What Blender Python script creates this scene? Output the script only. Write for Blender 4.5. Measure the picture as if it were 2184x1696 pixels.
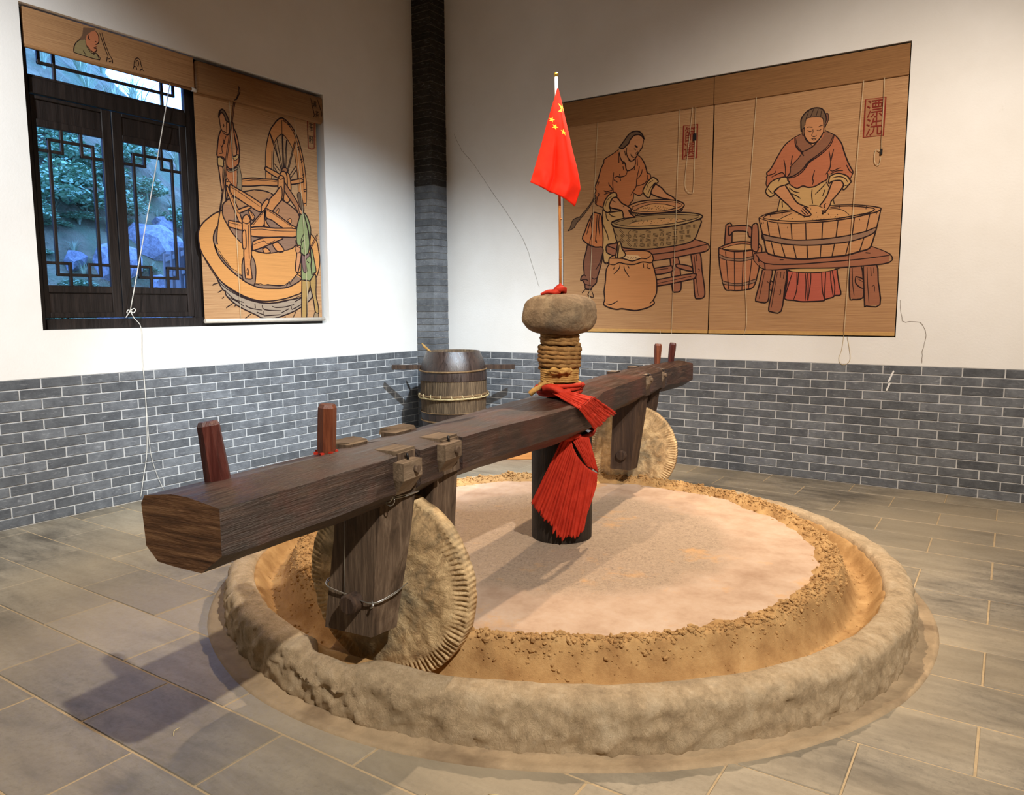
import bpy, bmesh, math, random
from mathutils import Vector, Matrix, noise
random.seed(11)
for o in list(bpy.data.objects): bpy.data.objects.remove(o)
SC = bpy.context.scene
COL = SC.collection
PI = math.pi
# ------------------------------------------------------------------ camera
cam_d = bpy.data.cameras.new('camera'); cam_d.sensor_fit = 'HORIZONTAL'; cam_d.sensor_width = 36.0
cam_d.lens = 1610.45 / 2184 * 36.0; cam_d.clip_start = .05; cam_d.clip_end = 200
cam = bpy.data.objects.new('camera', cam_d); COL.objects.link(cam); SC.camera = cam
yaw, pitch, roll = 2.15485, -0.11705, -0.00354
Fv = Vector((math.cos(pitch)*math.cos(yaw), math.cos(pitch)*math.sin(yaw), math.sin(pitch)))
Rv = Fv.cross(Vector((0, 0, 1))).normalized(); Uv = Rv.cross(Fv)
R2 = Rv*math.cos(roll) + Uv*math.sin(roll); U2 = -Rv*math.sin(roll) + Uv*math.cos(roll)
mw = Matrix((R2, U2, -Fv)).transposed().to_4x4(); mw.translation = Vector((5.54308, -6.71895, 1.46097))
cam.matrix_world = mw
# ------------------------------------------------------------------ world (blue dusk outside)
wd = bpy.data.worlds.new('dusk_sky'); SC.world = wd; wd.use_nodes = True
bg = wd.node_tree.nodes['Background']; bg.inputs[0].default_value = (.15, .34, 1.0, 1); bg.inputs[1].default_value = 6.8
# ------------------------------------------------------------------ lamps of the hall
def spot(name, loc, aim, energy, color, size, blend, rad):
    d = bpy.data.lights.new(name, 'SPOT'); d.energy = energy; d.color = color
    d.spot_size = math.radians(size); d.spot_blend = blend; d.shadow_soft_size = rad
    o = bpy.data.objects.new(name, d); COL.objects.link(o); o.location = loc
    o.rotation_euler = (Vector(aim) - Vector(loc)).to_track_quat('-Z', 'Y').to_euler()
    return o
WARM = (1.0, .78, .56); NEUT = (1.0, .93, .84); COOL = (.74, .87, 1.0)
# ceiling spotlights above the frame; each is told by a shadow it throws in the photograph
spot('spotlight_near_right_offscreen', (7.40, -6.43, 4.6), (3.1, -3.6, .1), 1000, NEUT, 62, .7, .05)
spot('spotlight_above_mill_offscreen', (4.50, -3.24, 4.6), (.15, -1.25, .0), 1500, COOL, 58, 1.0, .05)
spot('spotlight_near_left_offscreen', (2.97, -5.17, 4.6), (3.5, -2.7, .2), 250, WARM, 60, .7, .05)
spot('spotlight_far_wall_offscreen', (3.54, -.75, 4.6), (3.6, -4.0, .2), 510, WARM, 66, .7, .05)
spot('spotlight_right_wall_offscreen', (6.6, -3.9, 4.6), (4.5, -.2, 1.0), 740, (1.0, .88, .76), 76, 1.0, .06)
spot('spotlight_left_wall_offscreen', (3.0, -7.2, 4.6), (.0, -4.95, 1.9), 1000, (.92, .96, 1.0), 62, 1.0, .08)
# ------------------------------------------------------------------ exposure
vs = SC.view_settings; vs.view_transform = 'Standard'; vs.look = 'None'; vs.gamma = 1.0; vs.use_curve_mapping = False; vs.exposure = 0.65

# ================================================================== helpers
def lin(r, g, b):
    f = lambda c: (c/255/12.92) if c/255 <= .04045 else ((c/255+.055)/1.055)**2.4
    return (f(r), f(g), f(b), 1)
class NT:
    def __init__(s, name):
        s.m = bpy.data.materials.new(name); s.m.use_nodes = True; s.t = s.m.node_tree; s.n = s.t.nodes; s.l = s.t.links
        s.b = s.n['Principled BSDF']
    def node(s, ty, **kw):
        n = s.n.new(ty)
        for k, v in kw.items(): setattr(n, k, v)
        return n
    def link(s, a, b): s.l.new(a, b)
    def coord(s, kind, scale=(1, 1, 1)):
        if kind == 'pos': src = s.node('ShaderNodeNewGeometry').outputs['Position']
        else: src = s.node('ShaderNodeTexCoord').outputs['Object']
        mp = s.node('ShaderNodeMapping'); mp.inputs['Scale'].default_value = scale
        s.link(src, mp.inputs['Vector']); return mp.outputs['Vector']
    def noise(s, vec, scale, detail=6, rough=.6, dist=0):
        n = s.node('ShaderNodeTexNoise'); n.inputs['Scale'].default_value = scale; n.inputs['Detail'].default_value = detail
        n.inputs['Roughness'].default_value = rough; n.inputs['Distortion'].default_value = dist
        s.link(vec, n.inputs['Vector']); return n.outputs['Fac']
    def ramp(s, fac, *stops):
        r = s.node('ShaderNodeValToRGB'); e = r.color_ramp.elements
        while len(e) < len(stops): e.new(.5)
        for el, (p, c) in zip(e, stops): el.position = p; el.color = c
        s.link(fac, r.inputs[0]); return r.outputs[0]
    def mix(s, fac, a, b, mode='MIX'):
        m = s.node('ShaderNodeMix', data_type='RGBA', blend_type=mode)
        for v, i in ((fac, 0), (a, 6), (b, 7)):
            if isinstance(v, (tuple, float, int)): m.inputs[i].default_value = v
            else: s.link(v, m.inputs[i])
        return m.outputs[2]
    def math(s, op, a, b=0.0):
        m = s.node('ShaderNodeMath', operation=op)
        for v, i in ((a, 0), (b, 1)):
            if isinstance(v, (float, int)): m.inputs[i].default_value = v
            else: s.link(v, m.inputs[i])
        return m.outputs[0]
    def bump(s, h, strength, dist=.01, prev=None):
        b = s.node('ShaderNodeBump'); b.inputs['Strength'].default_value = strength; b.inputs['Distance'].default_value = dist
        s.link(h, b.inputs['Height'])
        if prev is not None: s.link(prev, b.inputs['Normal'])
        s.link(b.outputs[0], s.b.inputs['Normal']); return b.outputs[0]
    def color(s, c):
        if isinstance(c, tuple): s.b.inputs['Base Color'].default_value = c
        else: s.link(c, s.b.inputs['Base Color'])
    def rough(s, v, spec=.3):
        s.b.inputs['Specular IOR Level'].default_value = spec
        if isinstance(v, (float, int)): s.b.inputs['Roughness'].default_value = v
        else: s.link(v, s.b.inputs['Roughness'])
def stdmat(name, c1, c2, scale=6, stretch=(1, 1, 1), rough=.75, bump=.3, bscale=40, bdist=.01, kind='obj', spots=None, rnd=0, spec=.3, c3=None, detail=7):
    t = NT(name); v = t.coord(kind, stretch)
    f = t.noise(v, scale, detail, .62)
    col = t.ramp(f, (.3, c1), (.7, c2)) if c3 is None else t.ramp(f, (.28, c1), (.5, c2), (.72, c3))
    if spots:
        sc, sscale, lo, hi = spots
        f2 = t.noise(v, sscale, 5, .6); k = t.ramp(f2, (lo, (0, 0, 0, 1)), (hi, (1, 1, 1, 1)))
        col = t.mix(k, col, sc)
    if rnd:
        oi = t.node('ShaderNodeObjectInfo'); hs = t.node('ShaderNodeHueSaturation')
        a = t.math('MULTIPLY_ADD', oi.outputs['Random'], rnd); t.n[-1].inputs[2].default_value = 1 - rnd/2
        t.link(a, hs.inputs['Value']); t.link(col, hs.inputs['Color']); col = hs.outputs[0]
    t.color(col); t.rough(rough, spec)
    if bump: t.bump(t.noise(v, bscale, 6, .65), bump, bdist)
    return t.m
# ---- mesh collection
class MB:
    def __init__(s): s.v = []; s.f = []; s.mi = []; s.sm = []
    def add(s, verts, faces, mi=0, smooth=False):
        k = len(s.v); s.v += [tuple(x) for x in verts]
        for f in faces: s.f.append([i+k for i in f]); s.mi.append(mi); s.sm.append(smooth)
        return s
    def box(s, x0, x1, y0, y1, z0, z1, mi=0, mat=None):
        v = [Vector((x, y, z)) for z in (z0, z1) for y in (y0, y1) for x in (x0, x1)]
        if mat is not None: v = [mat @ q for q in v]
        return s.add(v, [(0, 2, 3, 1), (4, 5, 7, 6), (0, 1, 5, 4), (2, 6, 7, 3), (0, 4, 6, 2), (1, 3, 7, 5)], mi)
    def bbox(s, x0, x1, y0, y1, z0, z1, b=.004, mi=0, mat=None):
        bm = bmesh.new(); bmesh.ops.create_cube(bm, size=1)
        for q in bm.verts: q.co = Vector(((x0+x1)/2+q.co.x*(x1-x0), (y0+y1)/2+q.co.y*(y1-y0), (z0+z1)/2+q.co.z*(z1-z0)))
        bmesh.ops.bevel(bm, geom=bm.edges[:], offset=b, segments=1, affect='EDGES')
        if mat is not None: bm.transform(mat)
        bm.verts.index_update(); s.add([q.co.copy() for q in bm.verts], [[q.index for q in f.verts] for f in bm.faces], mi); bm.free(); return s
    def rings(s, rings, cap0=True, cap1=True, closed=True, mi=0, smooth=True, capmi=None):
        n = len(rings[0]); v = [q for r in rings for q in r]; f = []
        for i in range(len(rings)-1):
            for j in range(n if closed else n-1):
                k = (j+1) % n; f.append((i*n+j, i*n+k, (i+1)*n+k, (i+1)*n+j))
        k0 = len(s.v); s.add(v, f, mi, smooth)
        cm = mi if capmi is None else capmi
        if cap0: s.f.append([k0+j for j in range(n)][::-1]); s.mi.append(cm); s.sm.append(False)
        if cap1: s.f.append([k0+(len(rings)-1)*n+j for j in range(n)]); s.mi.append(cm); s.sm.append(False)
        return s
    def tube(s, path, r, seg=8, mi=0, lobes=0, twist=0, amp=.2, caps=True, up=None):
        P = [Vector(q) for q in path]; rings = []; L = 0; nrm = None
        for i, q in enumerate(P):
            tg = (P[min(i+1, len(P)-1)] - P[max(i-1, 0)]).normalized()
            if nrm is None:
                nrm = tg.orthogonal().normalized() if up is None else (Vector(up) - tg*Vector(up).dot(tg)).normalized()
            else: nrm = (nrm - tg*nrm.dot(tg)).normalized()
            bn = tg.cross(nrm)
            if i: L += (q-P[i-1]).length
            rr = r[i] if isinstance(r, (list, tuple)) else r; ring = []
            for j in range(seg):
                a = 2*PI*j/seg; k = rr*(1+amp*math.cos(lobes*a - twist*L)) if lobes else rr
                ring.append(q + nrm*math.cos(a)*k + bn*math.sin(a)*k)
            rings.append(ring)
        return s.rings(rings, caps, caps, True, mi, True)
    def lathe(s, prof, seg=48, mi=0, cap0=True, cap1=True, center=(0, 0, 0), fn=None):
        rings = []
        for (r, z) in prof:
            ring = []
            for j in range(seg):
                a = 2*PI*j/seg; rr, zz = (r, z) if fn is None else fn(r, z, a)
                ring.append((center[0]+rr*math.cos(a), center[1]+rr*math.sin(a), center[2]+zz))
            rings.append(ring)
        return s.rings(rings, cap0, cap1, True, mi, True)
    def grid(s, fn, nu, nv, mi=0, smooth=True, closed_u=False):
        v = [fn(i/nu, j/nv) for j in range(nv+1) for i in range(nu+1)]
        f = [(j*(nu+1)+i, j*(nu+1)+i+1, (j+1)*(nu+1)+i+1, (j+1)*(nu+1)+i) for j in range(nv) for i in range(nu)]
        return s.add(v, f, mi, smooth)
    def mesh(s, name, mats):
        m = bpy.data.meshes.new(name); m.from_pydata(s.v, [], s.f)
        for q in (mats if isinstance(mats, (list, tuple)) else [mats]): m.materials.append(q)
        m.polygons.foreach_set('material_index', s.mi); m.polygons.foreach_set('use_smooth', s.sm); m.update(); return m
    def build(s, name, mats, parent=None, loc=None, rz=0):
        return put(name, s.mesh(name, mats), parent, loc, rz)
def put(name, mesh, parent=None, loc=None, rz=0):
    o = bpy.data.objects.new(name, mesh); COL.objects.link(o)
    if parent: o.parent = parent
    if loc is not None: o.location = loc
    if rz: o.rotation_euler = (0, 0, rz)
    return o
def tag(o, label=None, cat=None, group=None, kind=None):
    for k, v in (('label', label), ('category', cat), ('group', group), ('kind', kind)):
        if v: o[k] = v
    return o
def empty(name, loc=(0, 0, 0), rz=0):
    o = bpy.data.objects.new(name, None); COL.objects.link(o); o.location = loc; o.rotation_euler = (0, 0, rz); o.empty_display_size = .1
    return o
def copy_tree(o, parent=None):
    c = o.copy(); COL.objects.link(c); c.parent = parent
    for ch in [q for q in bpy.data.objects if q.parent == o]: copy_tree(ch, c)
    return c
def nz(x, y, z, s=1.0): return noise.noise(Vector((x*s, y*s, z*s)))
def fbm(x, y, z, s=1.0, o=4): return noise.fractal(Vector((x*s, y*s, z*s)), 1.0, 2.0, o)
def smooth(pts, k=4):
    P = [Vector(q) for q in pts]; out = []
    if len(P) < 3: return P
    for i in range(len(P)-1):
        a, b, c, d = P[max(i-1, 0)], P[i], P[i+1], P[min(i+2, len(P)-1)]
        for j in range(k):
            t = j/k; out.append(.5*((2*b)+(-a+c)*t+(2*a-5*b+4*c-d)*t*t+(-a+3*b-3*c+d)*t**3))
    out.append(P[-1]); return out
def lerp(a, b, t): return a+(b-a)*t
def interp(tab, x):
    if x <= tab[0][0]: return tab[0][1]
    for (x0, y0), (x1, y1) in zip(tab, tab[1:]):
        if x <= x1: return lerp(y0, y1, (x-x0)/(x1-x0) if x1 > x0 else 0)
    return tab[-1][1]
def sstep(a, b, x):
    t = min(1, max(0, (x-a)/(b-a))); return t*t*(3-2*t)
# ================================================================== print data: (kind, colour or width in mm, wall coordinates in mm)
ART = {
 'wash': [
  ('f', 'cream', [3883,2483,3934,2463,3972,2453,4052,2455,4113,2463,4190,2490,4210,2448,4201,2380,4250,2345,4264,2294,4092,2301,3814,2277,3826,2379,3917,2410]),
  ('f', 'coat', [3982,2897,3927,2873,3875,2842,3833,2799,3791,2728,3740,2637,3708,2608,3706,2573,3713,2486,3778,2544,3848,2563,3887,2546,3898,2501,3933,2469,3968,2455,4008,2472,4052,2455,4107,2460,4154,2484,4190,2493,4204,2516,4205,2547,4235,2550,4271,2547,4318,2536,4354,2514,4373,2488,4386,2517,4390,2547,4365,2598,4342,2649,4316,2719,4295,2782,4258,2835,4230,2860,4167,2898,4150,2873,4134,2832,4072,2793,4018,2834,4001,2879]),
  ('f', 'collar', [3934,2866,3938,2825,3959,2778,3988,2747,3974,2720,3938,2674,3905,2640,3900,2596,3883,2553,3917,2559,3967,2577,4015,2616,4044,2663,4109,2705,4167,2748,4207,2799,4231,2854,4167,2895,4151,2848,4105,2799,4072,2790,4025,2827,3998,2877,3979,2894]),
  ('f', 'skin', [4004,2891,4031,2832,4075,2791,4122,2827,4149,2885]),
  ('f', 'hair', [3978,2913,3973,2970,3974,3013,4003,3059,4045,3083,4093,3088,4136,3071,4158,3037,4172,2992,4168,2944,4160,2921,4148,2922,4008,2940,3996,2923]),
  ('s', 10.6, [3978,2913,3973,2970,3974,3013,4003,3059,4045,3083,4093,3088,4136,3071,4158,3037,4172,2992,4168,2944,4160,2921,4148,2922,4008,2940,3996,2923,3978,2913]),
  ('f', 'maroon', [4164,3033,4182,3029,4187,2984,4176,2949,4162,2945,4172,2986]),
  ('s', 6.0, [4164,3033,4182,3029,4187,2984,4176,2949,4162,2945,4172,2986,4164,3033]),
  ('f', 'skin', [4007,2965,4017,3013,4084,3017,4138,3003,4149,2971,4153,2934,4152,2897,4133,2851,4104,2814,4074,2808,4043,2821,4014,2859,4000,2904,3998,2948]),
  ('f', 'skin', [3985,2934,3997,2936,3999,2883,3989,2887]),
  ('s', 6.1, [3985,2934,3997,2936,3999,2883,3989,2887,3985,2934]),
  ('f', 'skin', [4153,2922,4162,2927,4164,2890,4154,2882]),
  ('s', 6.0, [4153,2922,4162,2927,4164,2890,4154,2882,4153,2922]),
  ('s', 10.7, [4001,2947,4001,2892,4018,2852,4043,2821,4077,2808,4110,2823,4139,2856,4152,2891]),
  ('s', 6.0, [4007,2965,4017,3013,4084,3017,4138,3003,4149,2971,4152,2928]),
  ('s', 6.1, [4020,2939,4038,2943,4066,2935]),
  ('s', 6.0, [4111,2933,4129,2940,4145,2941]),
  ('s', 6.1, [4027,2917,4046,2905,4067,2909]),
  ('s', 6.0, [4100,2910,4119,2903,4136,2915]),
  ('s', 6.0, [4073,2901,4062,2872,4084,2859,4102,2870]),
  ('s', 6.0, [4057,2851,4082,2843,4103,2848]),
  ('s', 6.0, [4064,2843,4082,2832,4100,2842]),
  ('s', 6.0, [4070,2920,4072,2901]),
  ('s', 6.1, [4033,3076,4011,3008]),
  ('s', 6.0, [4069,3080,4047,3022]),
  ('s', 6.0, [4105,3075,4090,3022]),
  ('s', 6.0, [4130,3059,4126,3011]),
  ('s', 11.1, [3982,2897,3927,2873,3875,2842,3833,2799,3791,2728,3740,2637,3708,2608,3713,2582,3706,2573,3710,2557,3705,2518,3716,2482]),
  ('s', 10.5, [4167,2898,4230,2860,4258,2835,4295,2782,4316,2719,4342,2649,4365,2598,4392,2547,4383,2517,4373,2488]),
  ('s', 10.8, [3928,2867,3936,2812,3959,2772,3988,2744]),
  ('s', 6.1, [3937,2865,3948,2808,3972,2771,3991,2753]),
  ('s', 10.7, [3991,2750,4039,2763,4081,2789,4121,2834,4152,2885]),
  ('s', 6.1, [4002,2876,4025,2830,4072,2791]),
  ('s', 10.8, [3988,2738,3962,2697,3905,2640,3901,2589,3880,2553,3930,2561,3979,2588,4014,2622,4044,2663,4109,2705,4167,2748,4207,2793,4231,2854]),
  ('s', 10.7, [3887,2545,3943,2552,3991,2580,4027,2621,4050,2656,4115,2695,4173,2738,4216,2785,4237,2850]),
  ('s', 10.8, [3978,2764,4005,2714]),
  ('s', 6.1, [3979,2739,4003,2748]),
  ('s', 8.7, [3846,2703,3861,2631,3864,2568]),
  ('s', 8.7, [3914,2727,3905,2652]),
  ('s', 8.5, [4203,2732,4219,2644,4213,2589,4182,2546]),
  ('s', 8.5, [4238,2743,4224,2674,4219,2638]),
  ('s', 8.6, [4098,2589,4083,2528,4090,2502,4085,2474]),
  ('s', 8.4, [4341,2607,4363,2562,4388,2535]),
  ('s', 8.4, [4204,2590,4234,2569,4269,2581,4298,2590]),
  ('s', 8.4, [4220,2546,4264,2566,4317,2564]),
  ('s', 8.8, [3749,2566,3796,2587,3840,2595,3867,2555]),
  ('s', 8.8, [3713,2582,3773,2596,3777,2618]),
  ('s', 8.7, [3899,2466,3935,2434,3985,2417]),
  ('s', 8.7, [3920,2416,3961,2394,3994,2369]),
  ('s', 8.6, [4083,2437,4082,2384,4093,2320]),
  ('s', 8.5, [4188,2474,4156,2440,4109,2394]),
  ('s', 8.5, [4184,2425,4168,2377]),
  ('s', 8.8, [3826,2379,3807,2281]),
  ('s', 8.5, [4250,2345,4262,2301]),
  ('s', 8.8, [3843,2359,3850,2307]),
  ('s', 8.5, [4190,2487,4213,2447]),
  ('s', 10.8, [3887,2540,3898,2501,3933,2469,3968,2455,4008,2472,4052,2455,4107,2460,4160,2489,4195,2505,4203,2535,4196,2566]),
  ('f', 'skin', [3776,2441,3819,2482,3860,2492,3877,2471,3917,2410,3963,2343,4008,2314,4065,2287,4059,2272,4079,2245,4077,2223,4037,2220,3992,2245,3954,2267,3895,2323,3829,2385]),
  ('s', 10.8, [3776,2441,3819,2482,3860,2492,3877,2471,3917,2410,3963,2343,4008,2314,4065,2287,4059,2272,4079,2245,4077,2223,4037,2220,3992,2245,3954,2267,3895,2323,3829,2385,3776,2441]),
  ('f', 'skin', [4238,2485,4273,2497,4315,2481,4325,2456,4311,2420,4267,2362,4236,2328,4228,2297,4211,2267,4174,2229,4176,2245,4193,2269,4150,2297,4173,2329,4201,2374,4219,2428]),
  ('s', 10.7, [4238,2485,4273,2497,4315,2481,4325,2456,4311,2420,4267,2362,4236,2328,4228,2297,4211,2267,4174,2229,4176,2245,4193,2269,4150,2297,4173,2329,4201,2374,4219,2428,4238,2485]),
  ('f', 'cream', [3716,2482,3741,2522,3785,2546,3854,2559,3880,2547,3884,2528,3897,2507,3863,2491,3819,2482,3775,2448,3780,2422,3741,2405,3704,2447]),
  ('s', 10.9, [3716,2482,3741,2522,3785,2546,3854,2559,3880,2547,3884,2528,3897,2507,3863,2491,3819,2482,3775,2448,3780,2422,3741,2405,3704,2447,3716,2482]),
  ('f', 'cream', [4215,2521,4224,2533,4271,2547,4318,2536,4354,2514,4370,2488,4382,2472,4363,2446,4332,2412,4317,2426,4328,2443,4318,2469,4297,2489,4238,2488,4215,2472,4211,2491]),
  ('s', 10.5, [4215,2521,4224,2533,4271,2547,4318,2536,4354,2514,4370,2488,4382,2472,4363,2446,4332,2412,4317,2426,4328,2443,4318,2469,4297,2489,4238,2488,4215,2472,4211,2491,4215,2521]),
  ('s', 8.8, [3805,2522,3823,2552,3848,2560]),
  ('s', 8.8, [3723,2472,3753,2437,3770,2432]),
  ('s', 8.4, [4237,2513,4284,2521,4331,2504,4356,2471]),
  ('s', 8.4, [4334,2443,4357,2447]),
  ('f', 'bench', [3368,2191,3419,2192,3422,1981,3374,1983,3361,2023]),
  ('s', 11.5, [3368,2191,3419,2192,3422,1981,3374,1983,3361,2023,3368,2191]),
  ('f', 'bench', [3392,2174,3505,2179,3590,2158,3593,2072,3569,2088,3553,2123,3444,2133,3414,2104,3394,2105]),
  ('s', 11.3, [3392,2174,3505,2179,3590,2158,3593,2072,3569,2088,3553,2123,3444,2133,3414,2104,3394,2105,3392,2174]),
  ('f', 'tub2', [3310,1994,3369,2018,3447,2037,3525,2039,3602,2026,3682,1996,3682,1887,3657,1736,3626,1642,3561,1620,3492,1614,3429,1618,3373,1635,3328,1800,3313,1917]),
  ('s', 11.3, [3310,1994,3369,2018,3447,2037,3525,2039,3602,2026,3682,1996,3682,1887,3657,1736,3626,1642,3561,1620,3492,1614,3429,1618,3373,1635,3328,1800,3313,1917,3310,1994]),
  ('f', 'grain', [3338,1989,3448,2014,3541,2018,3648,1993,3604,1969,3527,1963,3449,1969,3371,1977]),
  ('s', 6.4, [3338,1989,3448,2014,3541,2018,3648,1993,3604,1969,3527,1963,3449,1969,3371,1977,3338,1989]),
  ('s', 11.4, [3310,1994,3371,1972,3450,1955,3527,1954,3611,1961,3682,1988]),
  ('f', 'band', [3316,1940,3373,1910,3452,1896,3529,1893,3621,1912,3673,1932,3670,1906,3622,1888,3530,1870,3452,1874,3373,1887,3317,1912]),
  ('s', 6.4, [3316,1940,3373,1910,3452,1896,3529,1893,3621,1912,3673,1932,3670,1906,3622,1888,3530,1870,3452,1874,3373,1887,3317,1912,3316,1940]),
  ('f', 'band', [3351,1702,3458,1676,3552,1682,3646,1710,3640,1684,3552,1659,3459,1657,3360,1674]),
  ('s', 6.4, [3351,1702,3458,1676,3552,1682,3646,1710,3640,1684,3552,1659,3459,1657,3360,1674,3351,1702]),
  ('s', 9.2, [3371,1960,3377,1906]),
  ('s', 9.2, [3381,1883,3409,1627]),
  ('s', 9.2, [3450,1953,3464,1618]),
  ('s', 9.1, [3531,1952,3527,1617]),
  ('s', 9.1, [3612,1957,3584,1627]),
  ('f', 'bench', [3600,2176,3646,2177,3657,1963,3612,1957,3595,2011]),
  ('s', 11.3, [3600,2176,3646,2177,3657,1963,3612,1957,3595,2011,3600,2176]),
  ('f', 'red', [3912,1774,4052,1755,4178,1755,4294,1777,4309,1741,4327,1647,4344,1568,4297,1561,4284,1547,4222,1529,4209,1518,4090,1512,4026,1513,3972,1524,3895,1540,3909,1655]),
  ('s', 10.7, [3912,1774,4052,1755,4178,1755,4294,1777,4309,1741,4327,1647,4344,1568,4297,1561,4284,1547,4222,1529,4209,1518,4090,1512,4026,1513,3972,1524,3895,1540,3909,1655,3912,1774]),
  ('f', 'cream', [3907,1789,4314,1791,4261,1765,4178,1755,4052,1755,3952,1766]),
  ('s', 6.1, [3907,1789,4314,1791,4261,1765,4178,1755,4052,1755,3952,1766,3907,1789]),
  ('s', 8.9, [3952,1758,3914,1618,3895,1540]),
  ('s', 8.8, [3988,1757,3993,1617,3968,1524]),
  ('s', 8.8, [4002,1757,3999,1654]),
  ('s', 8.7, [4056,1752,4067,1652,4065,1520]),
  ('s', 8.7, [4074,1751,4085,1644,4083,1523]),
  ('s', 8.7, [4102,1754,4102,1666,4087,1516]),
  ('s', 8.6, [4185,1755,4198,1606,4219,1526]),
  ('s', 8.6, [4220,1761,4217,1649,4219,1533]),
  ('s', 8.6, [4254,1767,4265,1663,4287,1547]),
  ('s', 8.6, [4267,1771,4293,1648,4293,1561]),
  ('f', 'bench', [3730,1708,3794,1680,3782,1609,3728,1659]),
  ('s', 11.2, [3730,1708,3794,1680,3782,1609,3728,1659,3730,1708]),
  ('f', 'bench', [3700,1788,3783,1782,3765,1658,3755,1515,3672,1515,3649,1535,3675,1652]),
  ('s', 11.3, [3700,1788,3783,1782,3765,1658,3755,1515,3672,1515,3649,1535,3675,1652,3700,1788]),
  ('f', 'bench', [3812,1781,3904,1782,3892,1618,3870,1431,3788,1427,3765,1454,3789,1620]),
  ('s', 11.2, [3812,1781,3904,1782,3892,1618,3870,1431,3788,1427,3765,1454,3789,1620,3812,1781]),
  ('f', 'bench', [4398,1792,4487,1796,4510,1643,4512,1541,4440,1527,4412,1549]),
  ('s', 10.5, [4398,1792,4487,1796,4510,1643,4512,1541,4440,1527,4412,1549,4398,1792]),
  ('f', 'bench', [4451,1712,4508,1686,4515,1611,4454,1655]),
  ('s', 10.5, [4451,1712,4508,1686,4515,1611,4454,1655,4451,1712]),
  ('f', 'bench', [4503,1795,4600,1802,4619,1669,4641,1483,4541,1473,4527,1494]),
  ('s', 10.4, [4503,1795,4600,1802,4619,1669,4641,1483,4541,1473,4527,1494,4503,1795]),
  ('s', 6.4, [3720,1772,3698,1644,3679,1538]),
  ('s', 6.3, [3828,1769,3807,1620,3787,1462]),
  ('s', 6.3, [3852,1612,3861,1615,3858,1574,3848,1574]),
  ('s', 6.0, [4422,1780,4431,1645,4445,1559]),
  ('s', 5.9, [4533,1784,4543,1643,4560,1494]),
  ('s', 5.9, [4574,1628,4592,1635,4596,1589]),
  ('s', 6.0, [4465,1694,4506,1668]),
  ('s', 6.3, [3741,1689,3780,1658]),
  ('s', 6.3, [3857,1768,3855,1716]),
  ('s', 6.3, [3886,1768,3878,1708]),
  ('s', 5.9, [4559,1783,4566,1712]),
  ('s', 5.9, [4582,1782,4584,1733]),
  ('f', 'bench', [3620,1927,3650,1937,3729,1941,3740,1929,3889,1885,4076,1867,4269,1877,4468,1911,4558,1950,4692,1882,4692,1816,4494,1792,4260,1785,3979,1791,3723,1791,3622,1874]),
  ('s', 10.8, [3635,1934,3717,1844,3978,1827,4189,1835,4458,1849,4692,1872]),
  ('s', 10.5, [3622,1874,3723,1789,3979,1793,4260,1787,4493,1795,4692,1816,4694,1882,4554,1950]),
  ('s', 11.3, [3620,1927,3635,1934,3729,1941]),
  ('s', 11.3, [3620,1927,3622,1874]),
  ('s', 11.2, [3717,1844,3723,1789]),
  ('s', 11.3, [3659,1906,3668,1857]),
  ('s', 11.1, [3842,1869,3875,1868]),
  ('s', 10.4, [4515,1900,4551,1895]),
  ('f', 'tub', [3655,2233,3673,2157,3707,2036,3733,1937,3793,1912,3889,1886,3976,1872,4076,1868,4173,1875,4269,1878,4377,1888,4468,1912,4539,1930,4568,2005,4589,2101,4611,2244,4568,2264,4438,2281,4305,2291,4231,2289,4101,2281,3925,2280,3817,2270,3736,2264,3685,2249]),
  ('f', 'grain', [3689,2230,3729,2254,3817,2262,3925,2274,4031,2287,4238,2285,4406,2276,4560,2247,4532,2218,4409,2198,4297,2185,4174,2181,4042,2181,3928,2187,3819,2202,3738,2216]),
  ('f', 'tub', [3689,2230,3729,2254,3817,2262,3925,2274,4031,2287,4238,2285,4406,2276,4560,2247,4505,2238,4307,2252,4171,2255,3962,2241,3818,2222]),
  ('f', 'grain2', [3841,2204,3876,2225,3933,2250,4003,2274,4065,2306,4093,2307,4142,2296,4177,2276,4239,2264,4293,2264,4334,2243,4376,2209,4297,2186,4105,2181,3928,2189]),
  ('s', 6.2, [3819,2205,3862,2226,3933,2254]),
  ('s', 6.1, [4065,2306,4093,2307,4142,2296,4177,2276]),
  ('s', 6.0, [4225,2265,4266,2268,4334,2247,4382,2205]),
  ('s', 8.0, [4001,2233,4005,2229]),
  ('s', 7.9, [4062,2231,4066,2227]),
  ('s', 7.8, [4176,2257,4180,2253]),
  ('s', 8.0, [3898,2210,3902,2206]),
  ('s', 8.0, [4010,2260,4014,2256]),
  ('s', 7.7, [4341,2187,4346,2184]),
  ('s', 7.8, [4271,2203,4276,2199]),
  ('s', 7.8, [4182,2248,4186,2245]),
  ('s', 7.8, [4183,2193,4187,2189]),
  ('s', 7.9, [4132,2210,4136,2207]),
  ('s', 7.8, [4196,2250,4201,2246]),
  ('s', 7.8, [4237,2204,4241,2200]),
  ('s', 7.9, [4028,2282,4033,2278]),
  ('s', 7.8, [4284,2200,4288,2197]),
  ('s', 7.8, [4220,2188,4224,2185]),
  ('s', 7.8, [4218,2186,4222,2182]),
  ('s', 7.9, [4074,2211,4078,2207]),
  ('s', 7.9, [4097,2195,4101,2191]),
  ('s', 7.8, [4289,2216,4294,2212]),
  ('s', 8.0, [3953,2253,3958,2249]),
  ('s', 7.7, [4328,2192,4332,2188]),
  ('s', 7.8, [4177,2238,4181,2235]),
  ('s', 7.9, [4123,2245,4127,2242]),
  ('s', 7.9, [4053,2232,4057,2228]),
  ('s', 7.9, [4160,2192,4164,2189]),
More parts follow.
